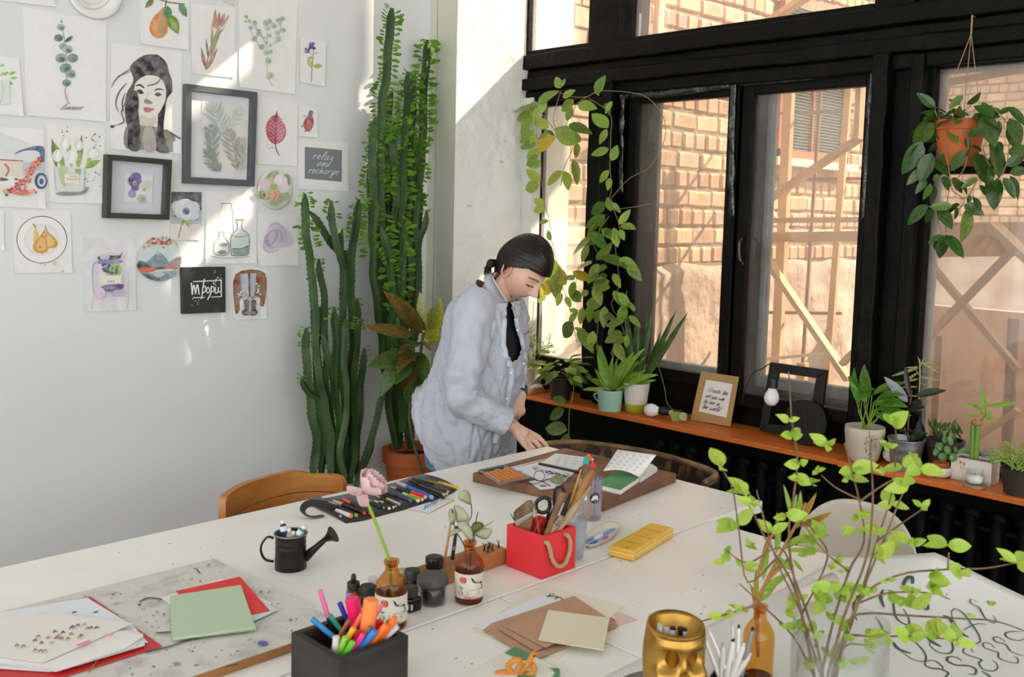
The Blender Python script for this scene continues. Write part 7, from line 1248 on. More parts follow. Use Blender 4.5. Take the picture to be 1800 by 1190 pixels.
# strand with two round leaves on the board
t = thing('hoya_strand', 'thin trailing strand with two round leaves on the board', 'vine', pz(1195,738,SZ)[:]); C54b = (1080,560,5.408); vstem(t, C54b, [(390,390),(440,520),(480,680),(500,800),(560,865),(640,875)], 3.44, .0013, M_vineg)
Lr_ = leafmesh('leaf', .8, .05, .05, mat('round_leaf','#a9bd72',.4,trans=.25))
for x0, y0, x1, y1 in ((625,890,560,970),(635,890,672,968),(530,870,550,915)): vleaf(t, C54b, x0, y0, x1, y1, 3.42, Lr_, 1, .005)
# ---------------------------------------------------------------- right end of the sill
C35 = (1450,560,3.5)
c = V((3.41, px(1518,800,3.41).y, SZ)); r_ = 34*mpp(c); h_ = zup(c,749)-SZ; t = thing('peace_lily', 'cream pot with a printed black tree and a peace lily', 'potted plant', c[:]); M_cream = mat('speckled_cream','#cfc6b0',.6,col2='#b8ae98',scale=9)
B().lathe([(0,.001),(r_*.62,.001),(r_*.75,h_*.12),(r_*.92,h_*.5),(r_,h_*.85),(r_*.985,h_),(r_*.9,h_),(r_*.86,h_*.86),(0,h_*.86)], 40, c).obj('pot', M_cream, t, smooth=True)
I = []; a0 = math.atan2(-c.y, -c.x)+.35
prf = [(0,.62),(.12,.75),(.5,.92),(.85,1.0),(1,.985)]
def rad_at(z):
    for (z0_, r0_), (z1_, r1_) in zip(prf, prf[1:]):
        if z <= z1_: return r_*(r0_+(r1_-r0_)*(z-z0_)/(z1_-z0_))
    return r_
b = B()
def onpot(a, z): q = rad_at(z)*1.012; return c+V((q*math.cos(a0+a), q*math.sin(a0+a), z*h_))
for i in range(120):
    a, z = R(-.34,.34), R(.3,.85); 
    if ((a)/.36)**2+((z-.58)/.3)**2 > 1: continue
    q = onpot(a, z); s_ = .0018*R(.6,1.3); tx = V((-math.sin(a0+a), math.cos(a0+a), 0)); b.add([q+tx*s_, q+V((0,0,s_)), q-tx*s_, q-V((0,0,s_))], [(0,1,2,3)])
b.rib([onpot(0,z) for z in (.15,.3,.45,.6,.78)], .002, V((math.cos(a0),math.sin(a0),0))); b.obj('tree_print', mat('tree_ink','#3a3322',.7), t, kind='stuff')
M_pl = mat('peace_lily_leaf','#4f8030',.35,col2='#6fa23c',scale=9,trans=.3,rnd=.15); L_pl = leafmesh('leaf', .34, .15, .25, M_pl, 9)
for x0, y0, x1, y1, bx_, by_ in ((270,500,218,285,240,660),(225,510,140,325,215,655),(290,470,470,360,270,660),(300,510,470,500,280,660),(310,560,435,540,285,660),(255,520,205,400,235,660),(330,480,460,440,290,665),(190,430,150,350,205,655),(300,540,410,480,275,660),(240,450,290,420,245,660),(330,600,480,565,300,665),(210,520,175,390,200,650),(280,560,360,610,270,660),(330,590,500,560,300,665)):
    a, b_ = pxl(C35,x0,y0,3.42+R(-.03,.02)), pxl(C35,x1,y1,3.40+R(-.05,.03)); leaf_at(t, L_pl, a, b_, V((-.6,R(-.5,.5),.7)), R(.9,1.2)); B().tube([c+V((R(-.02,.02),R(-.02,.02),h_*.86)), pxl(C35,bx_,by_,3.42).lerp(a,.6), a], .0016, 6).obj('stalk', M_stem, t)
# galvanised bucket with rubber plant
c = V((3.42, px(1591,808,3.42).y, SZ)); r_ = 31*mpp(c); h_ = zup(c,770)-SZ; t = thing('rubber_plant', 'galvanised bucket with a dark-leaved rubber plant', 'potted plant', c[:]); M_galv = mat('galvanised_steel','#a9abab',.35,.8,var=.2,scale=14)
B().lathe([(0,.001),(r_*.72,.001),(r_*.73,.006)]+[(r_*(.73+.25*i/12)+(.0015 if i in (4,5,8,9) else 0), .006+(h_-.01)*i/12) for i in range(13)]+[(r_*1.03,h_-.003),(r_*1.03,h_),(r_*.95,h_),(r_*.86,h_*.82),(0,h_*.82)], 36, c).obj('bucket', M_galv, t, auto=45)
for l in ([(510,745),(515,600),(530,480),(535,440)],[(500,720),(490,670)]): vstem(t, C35, l, 3.42, .003, mat('rubber_stem','#6a4a38',.6))
M_rub = [mat('rubber_grey','#8a8f92',.3,col2='#70767a',scale=6), mat('rubber_dark','#22301f',.25,col2='#2f3f28',scale=6,spec=.6), mat('rubber_brown','#3a2a20',.3)]
for x0, y0, x1, y1, k_, wr in ((510,515,370,355,0,.75),(560,475,738,432,1,.8),(530,480,485,290,2,.5),(500,560,580,545,2,1.3),(520,740,620,700,1,1),(500,690,455,685,2,1.3),(500,690,535,690,2,1.2),(550,500,590,540,1,1.2),(495,565,600,535,2,1)):
    me = leafmesh('leaf', .40, .12, .12, M_rub[k_], 9); leaf_at(t, me, pxl(C35,x0,y0,3.42), pxl(C35,x1,y1,3.40+R(-.03,.03)), V((-.8,R(-.3,.3),.6)), wr)
# pale grassy pedilanthus behind it and the dark bottle
c = V((3.475, px(1612,770,3.475).y, SZ)); h_ = zup(c,722)-SZ; B().lathe([(0,.001),(.028,.001),(.03,.01),(.03,h_*.55),(.024,h_*.7),(.012,h_*.8),(.011,h_),(.008,h_),(.008,h_*.8),(0,.01)], 28, c).obj('dark_bottle', glass('dark_green_glass',(.12,.16,.13),1.), label='dark glass bottle behind the galvanised bucket', cat_='bottle', smooth=True)
t = thing('pale_twig_plant', 'pale narrow-leaved twigs standing in the dark bottle', 'plant', (c.x,c.y,SZ+h_*.3)); vstem(t, C35, [(575,640),(580,470),(585,350),(583,250)], 3.475, .0022, mat('pale_stem','#b5b488',.6)); L_pw = leafmesh('leaf', .1, .1, .1, mat('pale_narrow_leaf','#a8ad6a',.5,trans=.3))
for x0, y0, x1, y1 in ((580,270,575,235),(590,270,695,325),(600,275,680,270),(575,300,500,300),(580,300,415,355),(590,320,640,335),(585,360,690,375),(580,370,480,390),(585,400,645,410),(575,420,450,420),(590,440,640,445),(580,350,560,310),(575,330,470,400),(582,300,610,245),(580,480,500,470),(590,510,640,518),(575,290,460,330)): vleaf(t, C35, x0, y0, x1, y1, 3.475, L_pw, 1.2, .015)
# brown pot with finger jade
c = V((3.50, px(1660,795,3.50).y, SZ)); r_ = 32*mpp(c); h_ = zup(c,772)-SZ; t = thing('finger_jade', 'dark brown pot of finger-leaved jade', 'potted plant', c[:]); pot(t, c, r_*.72, r_, h_, mat('dark_brown_pot','#3a2f2b',.6), (.2,1.03))
L_fj = leafmesh('leaf', .28, .25, -.1, mat('jade_leaf','#3f6030',.35,col2='#5a7a3c',scale=8))
for i in range(46):
    a = R(0,2*pi); q = c+V((R(-.03,.03),R(-.05,.05),h_*.9+R(.0,.05))); leaf_at(t, L_fj, q, q+V((math.cos(a)*.5,math.sin(a)*.6,R(.6,1.2))).normalized()*R(.025,.045), V((-1,R(-.5,.5),.2)), 1)
# opuntia
c = V((3.41, px(1653,832,3.41).y, SZ)); t = thing('opuntia', 'small bunny-ear cactus in a terracotta pot and white bowl', 'cactus', c[:]); B().lathe([(0,.001),(.02,.001),(.034,.012),(.037,.028),(.035,.038),(.031,.038),(.03,.02),(0,.012)], 28, c).obj('bowl', pl('#d9d2c6',.4), t, smooth=True)
B().lathe([(0,.012),(.02,.012),(.025,.045),(.027,.046),(.027,.054),(.023,.054),(.02,.04),(0,.04)], 24, c).obj('pot', M_terra, t, auto=50); M_op = mat('opuntia_pad','#5a7f45',.6,col2='#86a86a',scale=90,ramp=(.55,.65),bump=.3,bscale=200)
for x, y, rx, ry, an in ((725,850,30,26,0),(755,810,22,30,.3),(710,790,22,28,-.3),(685,820,20,28,-.5),(735,745,16,24,-.1),(772,750,18,32,.1),(735,705,10,16,0),(788,855,28,26,.9),(845,810,36,14,.5),(805,810,12,20,.1),(690,780,12,18,-.3)):
    q = pxl(C35, x, y, 3.39+R(-.008,.008)); s_ = mpp(q)/3.5; B().ell(q, (rx*s_, ry*s_, .006), frame_to(-CH+V((0,0,.3)), V((0,0,1))) @ Matrix.Rotation(an,3,'Z'), 16, 10).obj('pad', M_op, t, smooth=True)
# bamboo in the house-shaped planter
cy = px(1714,825,3.46).y; c = V((3.46, cy, SZ)); t = thing('bamboo_planter', 'white house-shaped planter with lucky bamboo', 'potted plant', c[:]); M_hw = mat('white_bisque','#e2ddd2',.6); wy = 34*mpp(c); hp_ = zup(c,805)-SZ
B().bx(3.42,3.425,cy-wy,cy+wy,SZ+.001,SZ+hp_).obj('front', M_hw, t); B().bx(3.495,3.50,cy-wy,cy+wy,SZ+.001,SZ+hp_).obj('back', M_hw, t); B().bx(3.425,3.495,cy-wy,cy-wy+.005,SZ+.001,SZ+hp_).obj('side', M_hw, t); B().bx(3.425,3.495,cy+wy-.005,cy+wy,SZ+.001,SZ+hp_).obj('side', M_hw, t); B().bx(3.42,3.50,cy-wy,cy+wy,SZ+.001,SZ+.012).obj('floor_plate', M_hw, t); B().bx(3.425,3.495,cy-wy+.005,cy+wy-.005,SZ+.012,SZ+hp_-.008).obj('pebbles', mat('grey_pebbles','#8d8a82',.7,col2='#6a675f',scale=60,bump=.8,bscale=90), t)
for s_ in (-1,1):
    y_ = cy+s_*wy*.52; B().prism([(3.496,y_-wy*.46,SZ+hp_),(3.496,y_+wy*.46,SZ+hp_),(3.496,y_+wy*.46,SZ+hp_+.022),(3.496,y_,SZ+hp_+.055),(3.496,y_-wy*.46,SZ+hp_+.022)], (1,0,0), .004).obj('gable', glass('gable_pane',(.9,.93,.9),.6,.3,'#d8dccf',8), t)
A = Art((3.4195,cy,SZ), (-1,0,0), C35); A.poly([(830,880),(840,875),(842,890),(832,893)], '#c8584a', False); A.poly([(848,885),(862,880),(865,900),(850,905)], '#d88a78', False); A.line([(835,900),(838,930)], 4, '#8aa070'); A.line([(855,905),(858,930)], 4, '#c89a6a'); tag(A.done(t, 'house_print', M_ink), kind='stuff')
M_bam = mat('bamboo_cane','#5f8a34',.35,col2='#7aa040',scale=10)
for x0, x1, yb_, yt_, X in ((905,912,860,650,3.43),(930,940,862,655,3.43)):
    a, b_ = pxl(C35,x0,yb_,X), pxl(C35,x1,yt_,X); P = [a.lerp(b_, i/12) for i in range(13)]; B().tube(P, [.0085*(1.12 if i % 4 == 0 else 1) for i in range(13)], 12).obj('cane', M_bam, t, smooth=True)
B().ell(pxl(C35,935,640,3.43), (.016,.02,.012), None).obj('cane_top', mat('dry_sheath','#a8784a',.7), t, smooth=True); L_bm = leafmesh('leaf', .16, .15, .2, mat('bamboo_leaf','#7fae3a',.4,trans=.3))
for x0, y0, x1, y1 in ((985,560,965,440),(985,560,880,520),(1000,540,1165,520),(1000,560,1040,620),(950,600,870,590),(970,600,940,520),(990,580,1030,630),(980,610,1040,625),(985,570,960,600),(1000,545,1010,520)): vleaf(t, C35, x0, y0, x1, y1, 3.43, L_bm, 1.2)
vstem(t, C35, [(940,640),(985,600),(990,550)], 3.43, .003, M_bam)
# candle on a wood slice
c = V((3.375, px(1713,850,3.375).y, SZ)); B().lathe([(0,.001),(.036,.001),(.037,.008),(.036,.01),(0,.01)], 32, c).obj('wood_slice', mat('wood_slice','#b5946a',.7,col2='#8d6a48',scale=30), label='round wood slice coaster under the candle', cat_='coaster', smooth=False)
c = c+V((0,0,.0105)); t = thing('candle_jar', 'white candle in a small round glass jar', 'candle', c[:]); r_ = .029; B().lathe([(0,.001),(r_*.85,.001),(r_,.012),(r_,.032),(r_*.88,.043),(r_*.92,.05),(r_*.86,.05),(r_*.82,.043),(r_*.93,.03),(r_*.8,.005),(0,.005)], 32, c).obj('jar', G_clear, t, smooth=True); B().lathe([(0,.005),(r_*.8,.005),(r_*.92,.014),(r_*.92,.029),(0,.029)], 28, c).obj('wax', mat('white_wax','#efece4',.5,sss=.2), t, smooth=True); B().tube([c+V((0,0,.028)), c+V((0,.001,.037))], .0008, 6).obj('wick', pl('#2b2622'), t)
# rhipsalis in the dark pot at the right edge
c = V((3.40, px(1790,850,3.40).y, SZ)); r_ = .058; t = thing('rhipsalis_pot', 'dark pot of pencil-thin green succulent at the right edge', 'potted plant', c[:]); pot(t, c, r_*.72, r_, .085, mat('dark_clay','#352b25',.7)); wiry(t, c+V((0,0,.08)), 26, .045, 1.6, mat('pencil_stem','#86a83c',.45,col2='#a8bf5a',scale=20,trans=.1), 'stems', .35, .0026, 2)
# ---------------------------------------------------------------- hanging pot
C1 = (1540,60,2.977); XH = 3.44; L_hoyk = leafmesh('leaf', .48, .1, .15, mat('deep_hoya_leaf','#33521f',.25,col2='#4a6a2c',scale=9,trans=.18,rnd=.2,spec=.5))
pc = px(1683,292,XH); t = thing('hanging_hoya', 'terracotta pot of glossy hoya hung from twine at the window', 'hanging plant', (pc.x,pc.y,pc.z)); r1 = 42*mpp(pc); h_ = zup(V((pc.x,pc.y,pc.z)),212)-pc.z; pot(t, pc, r1*.68, r1, h_, mat('orange_terracotta','#c0622e',.65,col2='#a85426',scale=7), (.22,1.05))
nail = px(1709,28,3.465); kn = px(1707,60,XH); M_tw = mat('twine','#a98a5e',.9)
B().tube([nail, kn], .003, 6).obj('twine', M_tw, t); B().lathe([(0,0),(.004,0),(.004,.003),(.0015,.003),(.0015,.03)], 8, nail, rot=frame_to(V((1,0,0)))).obj('nail', pl('#8a7a5a'), t)
for a in (0.3,2.4,4.5): B().tube([kn, pc+V((r1*1.04*math.cos(a), r1*1.04*math.sin(a)*.9, h_*.97))], .0014, 6).obj('twine', M_tw, t)
for pts in ([(350,490),(370,620),(385,740),(400,820)],[(440,460),(480,560),(470,680),(430,750)],[(600,370),(690,480),(690,640),(660,740)],[(400,820),(460,870),(430,920)],[(530,760),(480,850),(440,860)],[(310,900),(330,1000),(350,1050)],[(560,600),(590,680),(640,740)],[(385,800),(370,900),(365,1040)],[(310,380),(315,420),(360,480)],[(350,1050),(400,1130),(435,1160)]): vstem(t, C1, pts, XH-.07, .0018)
for x0, y0, x1, y1 in ((310,385,238,325),(440,370,395,345),(455,320,400,370),(480,370,530,330),(350,410,205,485),(300,460,215,560),(240,560,168,690),(230,570,185,680),(365,480,265,550),(380,490,415,545),(350,545,295,610),(390,550,420,620),(290,620,240,740),(285,650,365,715),(330,620,400,690),(340,560,310,480),(250,700,182,765),(265,760,220,815),(285,780,260,850),(300,790,300,870),(320,730,305,760),(355,740,375,795),(395,750,445,810),(440,770,475,820),(470,610,405,690),(470,640,490,610),(480,520,545,510),(470,540,485,585),(500,580,540,600),(520,620,580,740),(540,690,565,760),(600,690,600,760),(530,750,465,790),(540,790,585,840),(490,840,485,880),(510,850,540,900),(460,890,540,930),(480,910,470,1045),(440,890,355,940),(420,900,420,950),(400,900,310,900),(330,910,380,985),(290,910,270,975),(275,895,180,970),(350,1055,285,1080),(345,1055,345,1150),(360,1050,437,1130),(330,1070,315,1120),(450,400,460,430),(560,420,610,540),(600,450,570,370),(620,430,540,380),(650,400,590,390),(640,420,700,385),(690,380,770,450),(700,440,745,540),(700,470,735,570),(640,450,645,520),(600,540,630,640),(610,570,650,700),(640,560,660,610),(690,620,770,600),(680,690,760,640),(700,720,774,715),(700,740,745,830),(665,750,720,830),(640,690,610,640),(610,760,620,880),(630,750,650,840),(740,600,715,520),(640,500,580,440),(500,440,560,430),(480,430,440,400),(420,400,360,420),(400,470,440,490),(585,760,580,800),(720,610,750,625)): vleaf(t, C1, x0, y0, x1, y1, XH-.06+R(-.03,.03), L_hoyk if random.random() < .75 else L_hoyad, 1, .03)
for i in range(30):
    a = R(0,2*pi); q_ = pc+V((math.cos(a)*r1*R(.4,1), math.sin(a)*r1*R(.4,1), h_+R(-.01,.03))); d_ = V((math.cos(a)*.8-.25, math.sin(a), R(-.5,.7))).normalized(); leaf_at(t, random.choice((L_hoyk,L_hoyk,L_hoyad)), q_, q_+d_*R(.055,.085), V((R(-.8,-.2),R(-.4,.4),R(.3,1))), R(.9,1.2))
# ---------------------------------------------------------------- sill: bulbs, card, frame, disc
M_bulb = mat('opal_bulb','#ece8e2',.35,sss=.1); M_sock = pl('#1a1817',.4)
def bulb(label, c, d, par=None, s_=1):
    t = thing('light_bulb', label, 'light bulb', c[:]); rot = frame_to(d); B().lathe([(0,0),(.016*s_,.003),(.0265*s_,.016),(.03*s_,.032),(.026*s_,.048),(.018*s_,.062),(.0145*s_,.072)], 28, c, rot=rot).obj('globe', M_bulb, t, smooth=True); B().lathe([(.0145*s_,.07),(.0185*s_,.072),(.0185*s_,.105),(.012*s_,.118),(.004,.122)], 20, c, rot=rot).obj('socket', M_sock, t, auto=40); return t
bulb('white bulb lying by the yellow-footed pot', pz(1133,720,SZ+.03)+V((.0,0,0)), V((.25,-1,.05)))
bulb('white bulb lying by the twiggy plant', px(935,684,3.40)+V((0,.02,.0)), V((.9,-.3,.05)), s_=.85)
bulb('white bulb tucked behind the tree-print pot', V((3.46, px(1552,800,3.46).y, SZ+.031)), V((.1,-1,.05)), s_=1.0)
hb = px(1355,713,3.42); t = bulb('white bulb hanging in front of the black frame', hb, V((.05,-.02,1)))
cd = [hb+V((.006,-.002,.12)), px(1360,640,3.43), px(1352,640,3.43), px(1340,648,3.42), px(1322,658,3.43), px(1308,690,3.44), px(1305,706,3.46)]; B().tube(cat(cd, 6), .0022, 6).obj('cord', mat('twisted_cord','#2b2420',.7), t, smooth=True)
# kraft card with lettering
C425 = (1180,560,4.25); q4 = [(223,393),(505,436),(440,806),(143,742)]
bl, br = [V((3.508, px(x,y,3.508).y, SZ+.001)) for x, y in ((1180+143/4.25,738),(1180+440/4.25,752))]; tl = px(1180+223/4.25, 560+393/4.25, 3.526); tr = px(1180+505/4.25, 560+436/4.25, 3.526); n_ = (tr-tl).cross(bl-tl).normalized(); n_ = n_ if n_.dot(O-tl) > 0 else -n_
t = thing('quote_card', 'kraft board with a white hand-lettered quote leaning on the window', 'sign', ((bl+br)/2)[:]); B().prism([tl,tr,pn(1180+440/4.25,560+806/4.25,tl,n_),bl], -n_, .003).obj('backing', mat('kraft_board','#b58f5c',.75,var=.1,scale=10), t)
A = Art(tl+n_*.0002, n_, C425); A.poly([(262,455),(458,490),(412,740),(205,692)], '#e9e4da', False)
for tx_, x, y, h_ in (('Create the',272,545,19),('art you wish',256,586,15.5),('to see in',242,628,19),('the world',234,668,19)): A.write(tx_, x, y, h_, '#3a2f26', 3.4, .45, .2, .02)
A.done(t, 'lettering', M_ink)
# black frame
FO = [(735,325),(1162,385),(1095,905),(655,838)]; bl, br = [V((3.508, px(x,y,3.508).y, SZ+.001)) for x, y in ((1180+655/4.25,760),(1180+1095/4.25,776))]; tl = px(1180+735/4.25,560+325/4.25,3.525); n_ = (br-bl).cross(tl-bl).normalized(); n_ = n_ if n_.dot(O-tl) > 0 else -n_
t = thing('empty_frame', 'empty black wooden frame leaning on the window', 'picture frame', ((bl+br)/2)[:]); Pq = [pn(1180+x/4.25, 560+y/4.25, bl, n_) for x, y in FO]; In = [pn(1180+x/4.25, 560+y/4.25, bl, n_) for x, y in ((800,405),(1080,445),(1010,820),(725,785))]; M_fk = mat('black_frame_wood','#16140f',.5,var=.3,scale=20)
for i in range(4): j = (i+1) % 4; B().prism([Pq[i],Pq[j],In[j],In[i]], -n_, .018).obj('rail', M_fk, t, bevel=.003)
dc = V((3.482, px(1420,778,3.482).y, SZ+.001)); cq = pn(1419,738,dc,n_); cq.z = SZ+.0895; t = thing('black_disc', 'round black wooden disc leaning on the empty frame', 'disc', dc[:]); B().lathe([(0,0),(.088,0),(.089,.002),(.089,.012),(.087,.014),(0,.014)], 56, cq+n_*.004, rot=frame_to(n_)).obj('disc', mat('black_grain','#0f0d0b',.5,col2='#2a2622',scale=5,stretch=(1,8,8),ramp=(.55,.8)), t, auto=40)
# ---------------------------------------------------------------- twig bouquet in the glass vase, lily stems in the orange bottle
pv = pz(1470,1240,TZ); rv = 82*mpp(pv); hv = zup(pv,1090)-TZ; t = thing('glass_vase', 'wide clear glass vase in the foreground', 'vase', pv[:]); B().lathe([(0,.001),(rv*.96,.001),(rv,.006),(rv,hv),(rv*.965,hv),(rv*.96,.012),(0,.012)], 40, pv).obj('glass', G_clear, t, smooth=True)
t = thing('budding_twigs', 'bunch of budding green twigs in the clear vase', 'branches', (pv+V((0,0,.02)))[:]); M_twig = mat('brown_twig','#614632',.7,col2='#84694a',scale=30); M_bud = mat('spring_leaf','#a3c244',.4,col2='#b8d25e',scale=12,trans=.35,rnd=.15); L_bud = leafmesh('leaf', .55, .12, .2, M_bud, 6)
CT = (1220,740,2.645)
TW = [[(560,1190),(500,900),(440,560),(470,300),(480,160),(455,0),(440,-230)],[(560,1190),(520,980),(460,760),(340,560),(260,400),(210,360)],[(590,1190),(500,900),(380,640),(290,320)],[(560,1190),(460,1000),(310,850),(210,755)],[(590,1190),(640,960),(720,700),(790,560),(770,380),(720,180),(700,100)],[(620,1190),(700,900),(800,640),(830,400),(825,200),(815,50)],[(640,1190),(760,850),(850,560),(920,330),(940,120),(935,20)],[(650,1190),(780,800),(880,560),(960,360),(1010,260)],[(660,1190),(760,850),(940,720),(1180,690),(1350,685),(1490,660)],[(640,1190),(720,940),(800,895),(1000,905),(1260,920),(1400,930),(1534,975)],[(640,1190),(700,1010),(850,1005),(1010,1000),(1240,1020)],[(600,1190),(560,1000),(470,740),(400,590),(250,660),(150,600)],[(780,370),(660,310),(590,250)],[(770,375),(860,310),(930,270)],[(500,900),(620,640),(560,520),(480,420)],[(720,700),(600,600),(500,470),(430,440)],[(380,640),(250,750),(210,520),(180,320),(140,240)],[(850,560),(960,480),(1060,410)],[(640,1190),(700,1050),(780,1040),(850,1040)],[(310,850),(150,900),(0,940)],[(760,850),(900,800),(1100,800),(1190,830)],[(1180,690),(1185,610)]]
def tp(x, y, k_): return pn(CT[0]+x/CT[2], CT[1]+y/CT[2], pv+CH*(.05*math.sin(k_*2.3)*(1 if y < 900 else .4)), CH)
for k_, l in enumerate(TW):
    P = cat([tp(x, y, k_) for x, y in l], 4); B().tube(P, [.0026 if k_ < 12 else .0018, .0011], 6).obj('twig', M_twig, t, smooth=True)
for x, y, s_, k_ in ((130,215,2.2,16),(190,310,1.6,16),(250,340,2.2,2),(270,380,1.6,2),(190,475,2.3,16),(150,620,1.6,11),(240,575,1.4,11),(145,655,1.2,11),(230,675,1.6,11),(360,520,1.8,1),(440,1,1.4,0),(455,70,1.4,0),(495,200,1.4,0),(480,270,1.4,0),(540,290,2,0),(570,235,1.4,12),(430,440,2,15),(500,460,1.8,14),(590,520,2,14),(420,680,1.6,1),(520,610,2.4,1),(540,540,1.8,14),(640,670,1.2,4),(640,780,1.8,4),(600,850,2,4),(490,830,1.4,3),(430,880,1.4,3),(560,880,1.2,3),(730,225,2.2,4),(715,265,1.8,4),(620,110,1.8,4),(920,20,2.4,6),(900,120,1.6,6),(970,210,2.4,6),(1050,220,2,7),(1000,300,2.4,7),(920,390,2,6),(1060,400,1.6,17),(880,250,1.4,13),(760,440,2,4),(750,510,1.6,4),(850,520,2,6),(900,580,1.6,6),(1000,570,1.8,7),(850,640,2.2,5),(900,740,1.2,8),(1090,720,1.8,8),(1110,770,2,20),(1250,720,2.2,8),(1180,580,2.2,21),(1500,660,2.6,8),(1020,800,1.6,20),(1010,870,2.4,9),(940,850,1.6,9),(1270,900,1,9),(1380,860,1.2,9),(820,800,1.4,8),(710,840,1.8,4),(720,970,1.6,8),(800,1000,2.4,10),(1000,1020,2,10),(1070,985,2.2,10),(1160,985,2.2,10),(1220,1020,1.8,10),(540,980,1.4,3),(600,990,1.2,4),(640,930,1.6,4),(690,1000,1.4,5),(520,1140,1.6,0),(640,1090,1.6,4),(770,1120,1.2,6),(670,1140,1.4,5),(830,1060,1.4,18),(480,960,1.4,3),(140,915,1.6,19),(215,880,1.4,19),(410,960,1.2,3),(560,1040,1,3),(700,700,1.2,4),(660,660,1.2,4),(600,800,1.6,4),(680,780,1.6,4)):
    q = tp(x, y, k_)
    for j in range(random.choice((3,4,4)) if s_ > 1.3 else 2):
        a = R(0,2*pi); d = V((math.cos(a)*.8, math.sin(a)*.8, R(-.1,.8))).normalized(); inst('leaf', L_bud, t, place(q, d, -CH*.9+V((R(-.6,.6),R(-.6,.6),R(.2,1))), s_*.0185*R(.6,1.15), R(.8,1.2)))
t = thing('lily_stems', 'green lily stems with long leaves in the orange bottle', 'branches', (p3+V((0,0,.05)))[:]); L_li = leafmesh('leaf', .17, .2, .15, mat('lily_leaf','#8aa63a',.4,col2='#a3b84c',scale=8,trans=.3), 9); L_lo = leafmesh('leaf', .17, .2, .15, mat('lily_orange_leaf','#b0782c',.45,col2='#8a8a34',scale=8,trans=.3), 9)
def lp_(x, y): return pn(CT[0]+x/CT[2], CT[1]+y/CT[2], p3, CH)
for l in ([(290,870),(300,820),(400,620),(480,470),(520,380)],[(285,870),(280,790),(330,600),(400,470)],[(300,860),(330,760),(440,640)]): B().tube(cat([p3+V((0,0,.05))]+[lp_(x,y) for x, y in l], 4), .003, 8).obj('stem', mat('rust_stem','#a8763a',.6), t, smooth=True)
for x0, y0, x1, y1, k_ in ((280,850,300,690,0),(290,850,265,750,0),(310,840,380,765,0),(300,800,450,700,0),(320,740,340,540,0),(340,720,450,640,0),(380,620,400,430,0),(430,600,550,600,0),(440,560,640,525,0),(480,500,500,330,0),(470,490,580,340,1),(490,490,650,430,1),(450,440,425,300,0),(460,430,475,340,0),(400,600,520,540,0),(460,640,510,710,0),(500,480,600,440,1),(310,840,330,760,0)): a, b_ = lp_(x0,y0), lp_(x1,y1); leaf_at(t, (L_li,L_lo)[k_], a, b_, -CH+V((R(-.5,.5),R(-.5,.5),R(0,.8))), R(.9,1.2))
# ================================================================ PERSON
from mathutils.bvhtree import BVHTree
HC = py(815, 790, 2.76)
def PP(x, y, off=0): return pn(x, y, HC+CH*off, CH)
FW = (cr*.955-CH*.294); FW.z = 0; FW.normalize(); RT = V((FW.y, -FW.x, 0))      # RT: her right, towards the viewer
per = thing('person', 'person in a pale blue-grey shirt and jeans leaning over the table', 'person', (HC.x, HC.y, 0))
# ---- head frame
HD = PP(919.5, 476, -.03); _hy, _hp = math.radians(35), math.radians(43); _hh = (cr*math.cos(_hy)-CH*math.sin(_hy)).normalized()
h_f = (_hh*math.cos(_hp)-cu*math.sin(_hp)).normalized(); h_r = h_f.cross(_hh*math.sin(_hp)+cu*math.cos(_hp)).normalized(); h_up = h_r.cross(h_f).normalized()
HM = Matrix((h_r, h_f, h_up)).transposed(); HMi = HM.transposed()
g1 = lambda v, c, s: math.exp(-((v-c)/s)**2)
def headpt(th, ph):     # th 0..pi from crown, ph around (0 = face)
    z = math.cos(th); s = math.sin(th); x, y = s*math.sin(ph), s*math.cos(ph)
    P = V((x*.0735, y*(.098 if y < 0 else .090), z*.114)); f = max(0, y)
    if P.z < .0: P.x *= 1-.40*(min(1, -P.z/.114))**1.5; P.y *= 1-.05*(-P.z/.114) if y > 0 else 1-.35*(-P.z/.114)
    if f > 0:
        P.y -= .006*f*g1(P.z,.06,.05)*-1*0
        P.y += f**2*(.031*g1(P.x,0,.0105)*(g1(P.z,-.030,.016)+.42*g1(P.z,-.004,.024)) + .003*g1(P.z,.024,.010) - .0105*(g1(P.x,.031,.017)+g1(P.x,-.031,.017))*g1(P.z,.006,.013) + .0075*g1(P.x,0,.02)*g1(P.z,-.064,.009) - .004*g1(P.x,0,.02)*g1(P.z,-.078,.006) + .010*g1(P.x,0,.022)*g1(P.z,-.098,.016) + .005*(g1(P.x,.042,.02)+g1(P.x,-.042,.02))*g1(P.z,-.03,.022))
        P.y += f**2*.006*(g1(P.x,.013,.007)+g1(P.x,-.013,.007))*g1(P.z,-.036,.008)
        P.y += f**2*.0075*(g1(P.x,.031,.012)+g1(P.x,-.031,.012))*g1(P.z,.003,.008)
    return P
bd = B(); nu, nv = 96, 80; vs = []
for i in range(nv+1):
    for j in range(nu): vs.append(HD+HM @ headpt(pi*i/nv, 2*pi*j/nu))
bd.add(vs, [(i*nu+j, (i+1)*nu+j, (i+1)*nu+(j+1) % nu, i*nu+(j+1) % nu) for i in range(nv) for j in range(nu)])
def hl(x, y, z): return HD+HM @ V((x, y, z))
for s in (1, -1):      # ears
    er = HM @ Matrix.Rotation(s*-.35, 3, 'Z') @ Matrix.Rotation(.15, 3, 'X'); ec = hl(s*.076, -.012, -.006)
    bd.tube([ec+er @ V((s*(.010-.006*math.cos(a)), .018*math.cos(a), .031*math.sin(a)-.004*math.cos(a))) for a in [2*pi*k/16 for k in range(17)]], .0042, 8, cap=False); bd.ell(ec+er @ V((-s*.002,.002,-.002)), (.005,.013,.025), er); bd.ell(ec+er @ V((s*.004,.010,-.024)), (.006,.007,.008), er)
